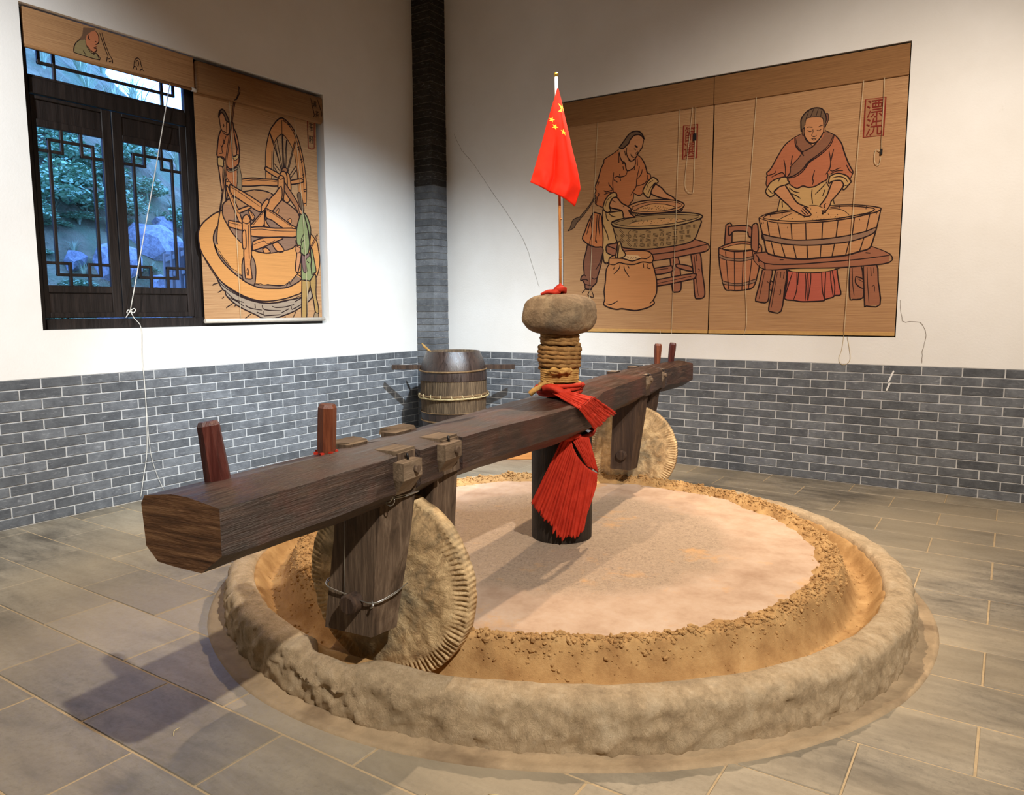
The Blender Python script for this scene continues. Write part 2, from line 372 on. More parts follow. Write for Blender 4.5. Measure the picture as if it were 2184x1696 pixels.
  ('s', 7.8, [4204,2187,4208,2183]),
  ('s', 7.8, [4281,2177,4285,2173]),
  ('s', 7.8, [4197,2243,4201,2239]),
  ('s', 7.8, [4283,2178,4287,2174]),
  ('s', 7.8, [4302,2193,4306,2189]),
  ('s', 7.8, [4216,2233,4220,2230]),
  ('s', 7.8, [4269,2199,4274,2195]),
  ('s', 7.9, [4021,2278,4025,2274]),
  ('s', 7.8, [4280,2177,4284,2173]),
  ('s', 8.0, [3933,2212,3937,2208]),
  ('s', 7.9, [4078,2280,4082,2276]),
  ('s', 7.9, [4028,2214,4032,2210]),
  ('s', 7.8, [4287,2219,4291,2215]),
  ('s', 7.8, [4171,2261,4175,2257]),
  ('s', 7.8, [4218,2225,4223,2221]),
  ('s', 7.8, [4292,2176,4296,2173]),
  ('s', 7.9, [4125,2187,4129,2183]),
  ('s', 7.9, [4032,2279,4037,2275]),
  ('s', 7.8, [4164,2264,4168,2260]),
  ('s', 8.0, [3982,2242,3986,2238]),
  ('s', 7.8, [4169,2252,4173,2248]),
  ('s', 11.1, [3655,2233,3685,2249,3736,2264,3816,2277,3925,2284]),
  ('s', 10.5, [4231,2293,4305,2293,4438,2283,4536,2266,4611,2244,4590,2221,4533,2208,4416,2185,4297,2172,4175,2166,4043,2167,3929,2170,3813,2182,3731,2202,3655,2233]),
  ('s', 11.0, [3689,2230,3729,2254,3817,2262,3932,2272]),
  ('s', 10.7, [4232,2279,4372,2279,4556,2248,4532,2218,4409,2199,4297,2186,4174,2182,4042,2181,3928,2187,3819,2201,3738,2216,3689,2230]),
  ('f', 'band', [3686,2096,3750,2074,3847,2051,3941,2031,4055,2025,4181,2026,4290,2034,4409,2049,4513,2071,4580,2095,4572,2057,4502,2023,4385,1994,4278,1985,4169,1980,4057,1981,3950,1990,3848,2006,3767,2029,3695,2051]),
  ('s', 10.4, [3686,2096,3750,2074,3847,2051,3941,2031,4055,2025,4181,2026,4290,2034,4409,2049,4513,2071,4580,2095,4572,2057,4502,2023,4385,1994,4278,1985,4169,1980,4057,1981,3950,1990,3848,2006,3767,2029,3695,2051,3686,2096]),
  ('s', 10.0, [3727,2198,3750,2078]),
  ('s', 9.9, [3816,2178,3843,2054]),
  ('s', 9.9, [3925,2167,3938,2038]),
  ('s', 9.8, [4043,2163,4052,2029]),
  ('s', 9.7, [4178,2165,4177,2029]),
  ('s', 9.6, [4297,2170,4286,2034]),
  ('s', 9.5, [4420,2183,4409,2052]),
  ('s', 9.4, [4533,2208,4513,2074]),
  ('s', 10.0, [3767,2021,3797,1912]),
  ('s', 9.9, [3852,1999,3889,1886]),
  ('s', 9.9, [3950,1986,3980,1875]),
  ('s', 9.8, [4061,1981,4072,1868]),
  ('s', 9.7, [4173,1977,4170,1875]),
  ('s', 9.6, [4278,1985,4262,1878]),
  ('s', 9.5, [4389,1994,4367,1888]),
  ('s', 9.4, [4499,2023,4469,1909]),
  ('s', 6.3, [3747,2263,3753,2237]),
  ('s', 6.2, [3846,2275,3850,2245]),
  ('s', 6.0, [4305,2291,4303,2266]),
  ('s', 5.9, [4412,2285,4410,2259]),
  ('s', 5.9, [4504,2269,4502,2245]),
  ('s', 6.3, [3675,2198,3683,2179]),
  ('s', 6.3, [3692,2197,3696,2182]),
  ('s', 5.8, [4578,2198,4587,2218]),
  ('s', 5.9, [4456,2175,4460,2161]),
  ('s', 6.2, [3898,2143,3900,2128]),
  ('s', 15.1, [3655,2233,3673,2157,3707,2036,3733,1937,3793,1908,3889,1885,3976,1872,4076,1868,4173,1873,4269,1877,4377,1887,4468,1911,4542,1934,4568,2005,4589,2101,4613,2244]),
  ('f', 'skin', [3894,2348,3951,2344,4008,2314,4065,2287,4059,2272,4079,2245,4077,2223,4037,2220,3992,2245,3954,2267,3902,2316]),
  ('s', 10.8, [3917,2410,3963,2343,4008,2314,4065,2287]),
  ('s', 10.8, [3829,2385,3895,2323,3934,2281,3992,2245,4037,2220,4077,2223,4080,2242,4027,2300]),
  ('s', 8.7, [4000,2273,4042,2229]),
  ('s', 8.6, [4012,2288,4061,2234]),
  ('s', 8.6, [4021,2297,4076,2242]),
  ('f', 'skin', [4173,2314,4236,2321,4228,2297,4211,2267,4174,2229,4176,2245,4193,2269,4150,2297]),
  ('s', 10.7, [4147,2297,4173,2329,4201,2374]),
  ('s', 10.7, [4236,2328,4228,2297,4211,2267,4174,2229,4176,2245,4193,2269]),
  ('s', 8.5, [4197,2315,4183,2297,4190,2275]),
  ('f', 'sealbg', [4460,3097,4605,3094,4601,2806,4457,2809]),
  ('q', 10.9, [4460,3097,4605,3094,4601,2806,4457,2809,4460,3097]),
 ],
 'sift': [
  ('f', 'cream', [2154,2415,2216,2383,2360,2386,2376,2338,2384,2317,2256,2292,2264,2244,2312,2098,2204,2076,2201,2004,2260,1971,2229,1937,2230,1903,2176,1905,2158,2051]),
  ('s', 12.6, [2154,2415,2216,2383,2360,2386,2376,2338,2384,2317,2256,2292,2264,2244,2312,2098,2204,2076,2201,2004,2260,1971,2229,1937,2230,1903,2176,1905,2158,2051,2154,2415]),
  ('s', 10.1, [2158,2408,2155,2285,2203,2179,2219,2117]),
  ('s', 10.0, [2185,2385,2198,2323,2221,2301]),
  ('s', 10.0, [2224,2372,2247,2347,2293,2334]),
  ('s', 10.1, [2176,1905,2207,1907,2230,1897]),
  ('f', 'sash', [2053,2395,2100,2381,2143,2340,2158,2051,2080,2058,2008,2086,1980,2101,1932,2149,1959,2214,1998,2309]),
  ('s', 12.8, [2053,2395,2100,2381,2143,2340,2158,2051,2080,2058,2008,2086,1980,2101,1932,2149,1959,2214,1998,2309,2053,2395]),
  ('s', 10.2, [2061,2380,2030,2293,2039,2209,2008,2093]),
  ('s', 10.2, [2045,2375,2014,2294,1979,2185]),
  ('s', 10.1, [2092,2371,2086,2220,2075,2110]),
  ('s', 10.1, [2116,2370,2109,2267,2126,2163]),
  ('s', 10.1, [2087,2123,2091,2099]),
  ('f', 'maroon', [1988,2087,2080,2058,2158,2051,2155,1954,2137,1872,2099,1754,2091,1712,2044,1671,2036,1650,1972,1655,1964,1694,1939,1737,1915,1741,1927,1780,1955,1800,1946,1878,1953,1948,1977,2031]),
  ('s', 12.9, [1988,2087,2080,2058,2158,2051,2155,1954,2137,1872,2099,1754,2091,1712,2044,1671,2036,1650,1972,1655,1964,1694,1939,1737,1915,1741,1927,1780,1955,1800,1946,1878,1953,1948,1977,2031,1988,2087]),
  ('s', 10.2, [2155,1996,2129,1907,2082,1838]),
  ('s', 10.3, [1955,1800,1971,1778]),
  ('s', 10.3, [1927,1744,1979,1746,2004,1728]),
  ('s', 10.3, [1964,1701,2012,1689,2036,1685]),
  ('s', 10.2, [2043,1762,2067,1748,2099,1761]),
  ('s', 10.3, [1972,1655,1932,1613]),
  ('s', 10.3, [2036,1650,1997,1594,2061,1572,2040,1636]),
  ('f', 'hair', [2066,2549,2081,2542,2037,2486,1999,2436,1924,2356,1901,2361,1962,2419,2014,2475]),
  ('s', 7.2, [2066,2549,2081,2542,2037,2486,1999,2436,1924,2356,1901,2361,1962,2419,2014,2475,2066,2549]),
  ('f', 'hair', [1893,2361,1916,2349,1863,2300,1840,2261,1766,2232,1793,2264,1824,2336]),
  ('s', 7.3, [1893,2361,1916,2349,1863,2300,1840,2261,1766,2232,1793,2264,1824,2336,1893,2361]),
  ('f', 'coat2', [2317,2956,2260,2930,2166,2886,2159,2852,2130,2803,2109,2734,2087,2678,2065,2628,2080,2600,2070,2562,2081,2535,2071,2474,2149,2438,2178,2508,2236,2561,2287,2570,2309,2516,2368,2448,2429,2427,2474,2490,2480,2540,2533,2514,2571,2539,2597,2599,2624,2647,2651,2663,2636,2702,2612,2714,2601,2749,2580,2807,2544,2861,2509,2884,2488,2867,2483,2786,2406,2753,2383,2828,2333,2871,2318,2917]),
  ('f', 'skin', [2353,2958,2395,2978,2404,2889,2440,2838,2482,2855,2483,2792,2406,2753,2380,2828,2340,2871,2321,2923]),
  ('f', 'skin', [2433,3043,2471,3069,2520,3072,2555,3049,2569,3020,2559,2978,2550,2941,2522,2913,2502,2878,2468,2844,2440,2841,2411,2876,2396,2921,2399,2965,2416,2994]),
  ('f', 'hair', [2317,2975,2373,3037,2408,3077,2442,3101,2491,3107,2533,3092,2561,3058,2574,3022,2555,3049,2520,3072,2471,3069,2433,3036,2416,3001,2395,2988,2367,2966,2353,2964]),
  ('s', 12.1, [2317,2975,2373,3037,2408,3077,2442,3101,2491,3107,2533,3092,2561,3058,2574,3022,2555,3049,2520,3072,2471,3069,2433,3036,2416,3001,2395,2988,2367,2966,2353,2964,2317,2975]),
  ('s', 12.6, [2317,2962,2260,2930,2166,2886,2159,2852,2130,2803,2109,2734,2087,2678,2062,2628,2079,2600,2062,2563,2081,2535,2071,2474,2153,2435]),
  ('s', 12.1, [2516,2883,2544,2861,2580,2807,2601,2749,2612,2714,2640,2698,2651,2657]),
  ('s', 12.3, [2321,2936,2333,2884,2355,2844,2383,2828,2406,2753,2483,2786,2488,2867]),
  ('s', 12.1, [2399,2965,2396,2921,2411,2876,2440,2841,2468,2844,2502,2878,2522,2913,2550,2941,2563,2983,2570,3020]),
  ('s', 9.9, [2406,2753,2392,2713,2332,2703,2306,2712,2263,2700]),
  ('s', 9.9, [2266,2754,2260,2694,2257,2649,2265,2571]),
  ('s', 9.9, [2328,2732,2339,2667]),
  ('s', 9.9, [2267,2684,2307,2658]),
  ('s', 9.9, [2213,2666,2220,2640,2250,2605,2261,2585]),
  ('s', 10.0, [2162,2593,2192,2578,2265,2594]),
  ('s', 10.0, [2163,2554,2221,2569,2287,2563]),
  ('s', 9.8, [2532,2781,2506,2671,2503,2608,2472,2560,2445,2524]),
  ('s', 9.7, [2616,2698,2610,2648,2576,2617,2507,2604]),
  ('s', 9.7, [2480,2540,2533,2514,2571,2536]),
  ('s', 9.8, [2473,2554,2474,2490,2446,2454,2429,2427]),
  ('s', 9.7, [2560,2753,2550,2710,2513,2670]),
  ('s', 10.1, [2103,2572,2111,2559,2092,2528,2086,2476]),
  ('s', 9.8, [2351,2828,2380,2825]),
  ('s', 9.8, [2479,2787,2480,2755]),
  ('s', 9.9, [2318,2930,2319,2835]),
  ('s', 9.8, [2362,2799,2370,2766]),
  ('s', 9.7, [2506,2853,2511,2790]),
  ('s', 10.1, [2109,2682,2095,2645]),
  ('s', 9.8, [2378,2942,2386,2897]),
  ('s', 9.8, [2418,2850,2440,2835]),
  ('s', 17.0, [2479,2981,2508,2956]),
  ('s', 6.9, [2529,2938,2546,2942]),
  ('s', 6.9, [2473,2950,2491,2933]),
  ('s', 6.9, [2512,2927,2505,2897,2481,2888]),
  ('s', 6.9, [2439,2907,2453,2877,2481,2868]),
  ('s', 6.9, [2446,2897,2467,2866]),
  ('s', 6.9, [2498,2916,2491,2898]),
  ('f', 'skin', [2696,2606,2755,2567,2803,2513,2863,2477,2894,2444,2864,2446,2797,2464,2729,2485,2647,2526,2663,2562]),
  ('s', 11.9, [2696,2606,2755,2567,2803,2513,2863,2477,2894,2444,2864,2446,2797,2464,2729,2485,2647,2526,2663,2562,2696,2606]),
  ('f', 'cream', [2578,2532,2570,2558,2604,2618,2644,2658,2678,2667,2720,2632,2713,2614,2686,2610,2660,2563,2634,2487,2595,2509]),
  ('s', 12.0, [2578,2532,2570,2558,2604,2618,2644,2658,2678,2667,2720,2632,2713,2614,2686,2610,2660,2563,2634,2487,2595,2509,2578,2532]),
  ('s', 6.8, [2605,2561,2624,2616,2672,2643]),
  ('s', 6.8, [2619,2516,2646,2576,2693,2622]),
  ('f', 'cream', [2157,2438,2178,2501,2229,2555,2287,2563,2302,2523,2258,2514,2230,2471,2223,2433,2238,2399,2202,2382,2164,2411]),
  ('s', 12.5, [2157,2438,2178,2501,2229,2555,2287,2563,2302,2523,2258,2514,2230,2471,2223,2433,2238,2399,2202,2382,2164,2411,2157,2438]),
  ('s', 7.1, [2179,2436,2200,2499,2251,2534]),
  ('f', 'tub', [2425,2430,2523,2458,2662,2464,2797,2457,2917,2435,2977,2401,2958,2368,2893,2347,2732,2340,2581,2346,2454,2364,2429,2389]),
  ('s', 11.8, [2425,2430,2523,2458,2662,2464,2797,2457,2917,2435,2977,2401,2958,2368,2893,2347,2732,2340,2581,2346,2454,2364,2429,2389,2425,2430]),
  ('f', 'skin2', [2461,2415,2558,2439,2662,2449,2798,2440,2898,2424,2958,2396,2892,2369,2732,2357,2581,2365,2482,2381]),
  ('s', 6.7, [2461,2415,2558,2439,2662,2449,2798,2440,2898,2424,2958,2396,2892,2369,2732,2357,2581,2365,2482,2381,2461,2415]),
  ('f', 'grain2', [2489,2381,2559,2408,2662,2428,2744,2422,2812,2410,2892,2379,2799,2358,2664,2359,2560,2366]),
  ('s', 6.7, [2489,2381,2559,2408,2662,2428,2744,2422,2812,2410,2892,2379,2799,2358,2664,2359,2560,2366,2489,2381]),
  ('s', 8.1, [2532,2381,2536,2378]),
  ('s', 8.1, [2623,2373,2627,2369]),
  ('s', 8.0, [2813,2376,2817,2372]),
  ('s', 8.1, [2671,2390,2675,2386]),
  ('s', 8.0, [2731,2380,2735,2376]),
  ('s', 8.0, [2703,2382,2707,2379]),
  ('s', 8.0, [2827,2370,2831,2367]),
  ('s', 8.1, [2661,2381,2665,2377]),
  ('s', 8.1, [2597,2398,2601,2395]),
  ('s', 8.0, [2839,2368,2843,2365]),
  ('s', 8.0, [2699,2410,2703,2407]),
  ('s', 8.1, [2656,2387,2660,2384]),
  ('s', 8.1, [2524,2389,2528,2385]),
  ('s', 8.0, [2726,2402,2731,2399]),
  ('s', 8.0, [2725,2386,2729,2382]),
  ('s', 8.0, [2742,2388,2746,2384]),
  ('s', 8.0, [2751,2372,2756,2368]),
  ('s', 8.1, [2525,2403,2529,2400]),
  ('s', 8.0, [2742,2364,2746,2361]),
  ('s', 8.1, [2601,2393,2606,2389]),
  ('s', 8.0, [2714,2394,2718,2390]),
  ('s', 8.1, [2639,2398,2643,2395]),
  ('s', 8.1, [2641,2387,2645,2383]),
  ('s', 8.1, [2618,2396,2622,2392]),
  ('s', 8.0, [2772,2394,2776,2391]),
  ('s', 8.0, [2706,2377,2711,2373]),
  ('s', 8.1, [2621,2402,2625,2398]),
  ('s', 8.0, [2783,2385,2787,2382]),
  ('s', 8.1, [2580,2393,2584,2390]),
  ('s', 8.0, [2748,2396,2752,2393]),
  ('s', 8.1, [2625,2397,2629,2394]),
  ('s', 8.0, [2792,2377,2796,2374]),
  ('s', 8.0, [2799,2384,2803,2381]),
  ('s', 8.1, [2630,2385,2634,2381]),
  ('s', 8.0, [2809,2374,2813,2371]),
  ('s', 8.1, [2592,2404,2597,2401]),
  ('s', 8.0, [2693,2403,2697,2400]),
  ('s', 8.0, [2784,2365,2788,2362]),
  ('s', 8.1, [2579,2399,2583,2395]),
  ('s', 8.0, [2784,2371,2788,2368]),
  ('f', 'weave', [2433,2372,2581,2344,2732,2337,2893,2344,2962,2366,2933,2336,2800,2309,2665,2302,2561,2312,2476,2337]),
  ('s', 11.8, [2433,2372,2581,2344,2732,2337,2893,2344,2962,2366,2933,2336,2800,2309,2665,2302,2561,2312,2476,2337,2433,2372]),
  ('s', 4.9, [2462,2361,2489,2341]),
  ('s', 4.9, [2488,2359,2462,2343]),
  ('s', 4.9, [2484,2356,2511,2336]),
  ('s', 4.9, [2511,2354,2485,2338]),
  ('s', 4.9, [2507,2351,2534,2332]),
  ('s', 4.9, [2534,2349,2507,2333]),
  ('s', 4.9, [2529,2348,2556,2327]),
  ('s', 4.9, [2556,2346,2530,2329]),
  ('s', 4.9, [2552,2346,2579,2323]),
  ('s', 4.9, [2578,2344,2552,2325]),
  ('s', 4.9, [2574,2345,2601,2319]),
  ('s', 4.9, [2600,2343,2575,2321]),
  ('s', 4.9, [2596,2343,2623,2315]),
  ('s', 4.9, [2623,2342,2597,2317]),
  ('s', 4.8, [2618,2342,2645,2312]),
  ('s', 4.9, [2645,2340,2619,2314]),
  ('s', 4.8, [2641,2341,2667,2309]),
  ('s', 4.9, [2667,2339,2641,2310]),
  ('s', 4.8, [2663,2340,2689,2306]),
  ('s', 4.8, [2689,2338,2663,2308]),
  ('s', 4.8, [2685,2339,2711,2304]),
  ('s', 4.8, [2711,2337,2685,2306]),
  ('s', 4.8, [2706,2339,2733,2302]),
  ('s', 4.8, [2732,2337,2707,2304]),
  ('s', 4.8, [2728,2338,2755,2301]),
  ('s', 4.8, [2754,2336,2729,2302]),
  ('s', 4.8, [2750,2338,2776,2301]),
  ('s', 4.8, [2776,2336,2751,2303]),
  ('s', 4.8, [2772,2338,2798,2303]),
  ('s', 4.8, [2797,2336,2772,2305]),
  ('s', 4.8, [2793,2338,2819,2305]),
  ('s', 4.8, [2819,2336,2794,2306]),
  ('s', 4.8, [2815,2338,2841,2307]),
  ('s', 4.8, [2840,2336,2815,2309]),
  ('s', 4.8, [2836,2339,2862,2309]),
  ('s', 4.8, [2861,2337,2837,2311]),
  ('s', 4.8, [2857,2340,2883,2312]),
  ('s', 4.8, [2883,2338,2858,2314]),
  ('s', 4.8, [2878,2341,2904,2315]),
  ('s', 4.8, [2904,2339,2879,2317]),
  ('s', 4.7, [2900,2342,2925,2319]),
  ('s', 4.8, [2925,2341,2900,2320]),
  ('s', 4.7, [2921,2344,2946,2322]),
  ('s', 4.7, [2946,2342,2921,2324]),
  ('f', 'skin', [2258,2514,2302,2517,2353,2461,2411,2428,2447,2403,2454,2377,2426,2386,2469,2331,2498,2317,2448,2326,2384,2318,2361,2384,2303,2407,2238,2425,2226,2458]),
  ('s', 12.3, [2258,2514,2302,2517,2353,2461,2411,2428,2447,2403,2454,2377,2426,2386,2469,2331,2498,2317,2448,2326,2384,2318,2361,2384,2303,2407,2238,2425,2226,2458,2258,2514]),
  ('s', 7.0, [2251,2495,2295,2472]),
  ('s', 7.0, [2368,2428,2382,2421]),
  ('f', 'bench', [2852,1920,2929,1927,2957,1779,2966,1680,2960,1621,2919,1609,2883,1626,2869,1781]),
  ('s', 12.0, [2852,1920,2929,1927,2957,1779,2966,1680,2960,1621,2919,1609,2883,1626,2869,1781,2852,1920]),
  ('f', 'bench', [2910,1859,2941,1864,3055,1838,3063,1795,2928,1832]),
  ('s', 11.8, [2910,1859,2941,1864,3055,1838,3063,1795,2928,1832,2910,1859]),
  ('f', 'bench', [2694,1833,2857,1851,2875,1837,2869,1798,2706,1776]),
  ('s', 12.0, [2694,1833,2857,1851,2875,1837,2869,1798,2706,1776,2694,1833]),
  ('f', 'bench', [3052,1945,3136,1960,3161,1799,3188,1643,3187,1563,3130,1547,3099,1573,3080,1775]),
  ('s', 11.8, [3052,1945,3136,1960,3161,1799,3188,1643,3187,1563,3130,1547,3099,1573,3080,1775,3052,1945]),
  ('f', 'bench', [2725,1725,3080,1775,3095,1736,3068,1724,2730,1668]),
  ('s', 11.8, [2725,1725,3080,1775,3095,1736,3068,1724,2730,1668,2725,1725]),
  ('s', 6.7, [3086,1930,3101,1775,3133,1573]),
  ('s', 6.7, [3123,1813,3137,1809,3131,1784]),
  ('s', 6.8, [2701,1816,2837,1828]),
  ('s', 6.7, [2733,1692,3060,1750]),
  ('s', 6.8, [2884,1912,2900,1807]),
  ('s', 6.7, [3103,1943,3108,1884]),
  ('f', 'bench', [2204,2076,2312,2081,2365,2045,2493,2018,2603,2011,2783,2018,2957,2040,3079,2079,3208,2034,3203,1974,3049,1951,2856,1920,2685,1903,2677,1934,2267,1974,2201,2004]),
  ('s', 12.6, [2312,2083,2205,2073,2201,2004,2260,1974]),
  ('s', 12.5, [2208,2066,2313,2023]),
  ('s', 11.9, [2677,1964,2924,1983,3204,2033]),
  ('s', 11.7, [2685,1903,2856,1920,3049,1948,3203,1974,3209,2034,3086,2082]),
  ('f', 'weave', [2264,2244,2378,2222,2563,2204,2779,2204,2987,2224,3138,2254,3118,2160,3073,2073,2957,2040,2783,2022,2603,2013,2418,2032,2365,2048,2312,2098,2288,2168]),
  ('s', 11.9, [2264,2244,2378,2222,2563,2204,2779,2204,2987,2224,3138,2254,3118,2160,3073,2073,2957,2040,2783,2022,2603,2013,2418,2032,2365,2048,2312,2098,2288,2168,2264,2244]),
  ('s', 5.4, [2341,2217,2379,2180]),
  ('s', 5.4, [2332,2209,2371,2172]),
  ('s', 5.4, [2453,2199,2424,2175]),
  ('s', 5.3, [2472,2196,2524,2184]),
  ('s', 5.3, [2470,2185,2523,2172]),
  ('s', 5.3, [2607,2188,2658,2176]),
  ('s', 5.3, [2605,2177,2657,2165]),
  ('s', 5.2, [2739,2192,2790,2180]),
  ('s', 5.2, [2738,2181,2788,2169]),
  ('s', 5.2, [2867,2201,2917,2202]),
  ('s', 5.2, [2869,2190,2919,2191]),
  ('s', 5.2, [2870,2179,2920,2180]),
  ('s', 5.1, [2943,2211,2946,2175]),
  ('s', 5.1, [2954,2211,2958,2175]),
  ('s', 5.1, [2966,2212,2969,2176]),
  ('s', 5.1, [2994,2205,3043,2206]),
  ('s', 5.1, [2996,2194,3045,2195]),
  ('s', 5.1, [2997,2183,3046,2184]),
  ('s', 5.1, [3068,2215,3072,2179]),
  ('s', 5.1, [3080,2215,3083,2179]),
  ('s', 5.1, [3091,2216,3094,2180]),
  ('s', 5.4, [2291,2184,2323,2143]),
  ('s', 5.4, [2372,2175,2342,2150]),
  ('s', 5.4, [2382,2167,2352,2142]),
  ('s', 5.4, [2391,2158,2361,2134]),
  ('s', 5.3, [2425,2175,2464,2139]),
  ('s', 5.3, [2417,2168,2455,2131]),
  ('s', 5.3, [2408,2160,2447,2123]),
  ('s', 5.3, [2495,2167,2488,2131]),
  ('s', 5.3, [2508,2165,2500,2128]),
  ('s', 5.3, [2520,2162,2512,2126]),
  ('s', 5.3, [2548,2159,2600,2147]),
  ('s', 5.3, [2546,2147,2598,2135]),
  ('s', 5.3, [2545,2136,2597,2124]),
  ('s', 5.3, [2630,2160,2622,2123]),
  ('s', 5.3, [2642,2157,2635,2121]),
  ('s', 5.3, [2654,2155,2647,2119]),
  ('s', 5.2, [2682,2157,2733,2145]),
  ('s', 5.2, [2680,2146,2731,2134]),
  ('s', 5.2, [2678,2135,2729,2123]),
  ('s', 5.2, [2762,2164,2754,2128]),
  ('s', 5.2, [2774,2162,2766,2126]),
  ('s', 5.2, [2786,2159,2778,2124]),
  ('s', 5.2, [2812,2162,2862,2150]),
  ('s', 5.2, [2811,2151,2861,2139]),
  ('s', 5.2, [2809,2140,2859,2128]),
  ('s', 5.2, [2886,2166,2889,2130]),
  ('s', 5.2, [2897,2167,2901,2130]),
  ('s', 5.2, [2909,2167,2912,2131]),
  ('s', 5.1, [2937,2161,2987,2161]),
  ('s', 5.1, [2939,2149,2988,2150]),
  ('s', 5.1, [2941,2138,2990,2139]),
  ('s', 5.1, [3012,2171,3016,2134]),
  ('s', 5.1, [3024,2171,3027,2135]),
  ('s', 5.1, [3035,2172,3039,2136]),
  ('s', 5.4, [2351,2135,2389,2098]),
  ('s', 5.4, [2342,2127,2381,2090]),
  ('s', 5.4, [2333,2119,2372,2082]),
  ('s', 5.4, [2436,2127,2406,2102]),
  ('s', 5.4, [2445,2119,2416,2094]),
  ('s', 5.4, [2455,2110,2425,2086]),
  ('s', 5.3, [2475,2118,2528,2106]),
  ('s', 5.3, [2473,2107,2526,2095]),
  ('s', 5.3, [2472,2096,2524,2084]),
  ('s', 5.3, [2558,2119,2550,2083]),
  ('s', 5.3, [2570,2117,2563,2081]),
  ('s', 5.3, [2583,2115,2575,2078]),
  ('s', 5.3, [2610,2111,2662,2099]),
  ('s', 5.3, [2609,2100,2660,2088]),
  ('s', 5.3, [2607,2089,2658,2077]),
  ('s', 5.3, [2691,2118,2684,2082]),
  ('s', 5.3, [2703,2116,2696,2080]),
  ('s', 5.2, [2716,2113,2708,2077]),
  ('s', 5.2, [2743,2116,2793,2104]),
  ('s', 5.2, [2741,2105,2791,2093]),
  ('s', 5.2, [2739,2094,2790,2082]),
  ('s', 5.2, [2822,2123,2815,2087]),
  ('s', 5.2, [2834,2121,2827,2085]),
  ('s', 5.2, [2846,2118,2839,2083]),
  ('s', 5.2, [2869,2115,2919,2116]),
  ('s', 5.2, [2871,2104,2921,2105]),
  ('s', 5.2, [2872,2093,2922,2094]),
  ('s', 5.1, [2945,2125,2948,2089]),
  ('s', 5.1, [2956,2126,2960,2090]),
  ('s', 5.1, [2968,2127,2971,2090]),
  ('s', 5.1, [2996,2120,3045,2121]),
  ('s', 5.1, [2998,2109,3047,2110]),
  ('s', 5.1, [2999,2098,3048,2099]),
  ('s', 5.3, [2427,2086,2465,2050]),
  ('s', 5.4, [2418,2078,2456,2042]),
  ('s', 5.3, [2497,2078,2489,2042]),
  ('s', 5.3, [2509,2076,2501,2039]),
  ('s', 5.3, [2522,2074,2514,2037]),
  ('s', 5.3, [2550,2070,2602,2059]),
  ('s', 5.3, [2548,2059,2600,2047]),
  ('s', 5.3, [2546,2048,2598,2036]),
  ('s', 5.3, [2632,2072,2624,2036]),
  ('s', 5.3, [2644,2069,2636,2033]),
  ('s', 5.3, [2656,2067,2649,2031]),
  ('s', 5.2, [2683,2070,2734,2058]),
  ('s', 5.2, [2682,2059,2733,2047]),
  ('s', 5.2, [2680,2048,2731,2036]),
  ('s', 5.2, [2764,2077,2756,2041]),
  ('s', 5.2, [2776,2075,2768,2039]),
  ('s', 5.2, [2788,2073,2780,2037]),
  ('s', 5.2, [2814,2075,2864,2064]),
  ('s', 5.2, [2813,2065,2863,2053]),
  ('s', 5.2, [2811,2054,2861,2042]),
  ('s', 5.2, [2888,2080,2891,2043]),
  ('s', 5.2, [2899,2081,2903,2044]),
  ('s', 5.2, [2911,2082,2914,2045]),
  ('s', 5.1, [2939,2075,2989,2076]),
  ('s', 5.1, [2941,2064,2990,2065]),
  ('f', 'weave2', [2244,2279,2339,2307,2488,2330,2705,2335,2916,2333,3087,2311,3151,2285,3128,2261,2987,2225,2779,2206,2563,2206,2378,2223,2279,2246]),
  ('s', 11.7, [2244,2279,2339,2307,2488,2330,2705,2335,2916,2333,3087,2311,3151,2285,3128,2261,2987,2225,2779,2206,2563,2206,2378,2223,2279,2246,2244,2279]),
  ('f', 'weave', [2271,2274,2377,2301,2488,2317,2777,2324,2951,2311,3121,2287,3054,2259,2849,2234,2636,2228,2415,2238]),
  ('s', 6.6, [2271,2274,2377,2301,2488,2317,2777,2324,2951,2311,3121,2287,3054,2259,2849,2234,2636,2228,2415,2238,2271,2274]),
  ('f', 'grain', [2415,2245,2489,2270,2599,2280,2777,2284,2883,2281,2986,2261,2918,2246,2707,2233,2526,2235]),
  ('s', 8.0, [2855,2266,2860,2264]),
  ('s', 8.2, [2506,2283,2511,2280]),
  ('s', 8.0, [2849,2270,2854,2267]),
  ('s', 8.1, [2620,2273,2625,2270]),
  ('s', 8.1, [2658,2272,2663,2269]),
  ('s', 7.9, [2912,2272,2917,2269]),
  ('s', 8.2, [2440,2259,2445,2256]),
  ('s', 7.9, [2893,2240,2898,2237]),
  ('s', 8.1, [2666,2250,2671,2247]),
  ('s', 7.9, [2916,2269,2921,2266]),
  ('s', 8.0, [2825,2248,2830,2246]),
  ('s', 8.0, [2783,2263,2788,2260]),
  ('s', 8.1, [2590,2277,2595,2274]),
  ('s', 8.1, [2557,2289,2563,2286]),
  ('s', 8.0, [2745,2273,2750,2270]),
  ('s', 8.0, [2857,2278,2862,2275]),
  ('s', 7.9, [2904,2251,2909,2248]),
  ('s', 7.9, [2915,2243,2920,2240]),
  ('s', 7.9, [2902,2256,2907,2253]),
  ('s', 8.2, [2444,2267,2449,2264]),
  ('s', 8.2, [2528,2281,2533,2278]),
  ('s', 8.0, [2783,2262,2788,2259]),
  ('s', 8.1, [2655,2251,2660,2248]),
  ('s', 8.0, [2757,2271,2762,2268]),
  ('s', 8.1, [2571,2257,2576,2254]),
  ('s', 8.1, [2688,2256,2693,2253]),
  ('s', 8.1, [2623,2282,2628,2279]),
  ('s', 8.0, [2718,2253,2723,2250]),
  ('s', 8.2, [2528,2262,2533,2259]),
  ('s', 7.9, [2914,2246,2918,2243]),
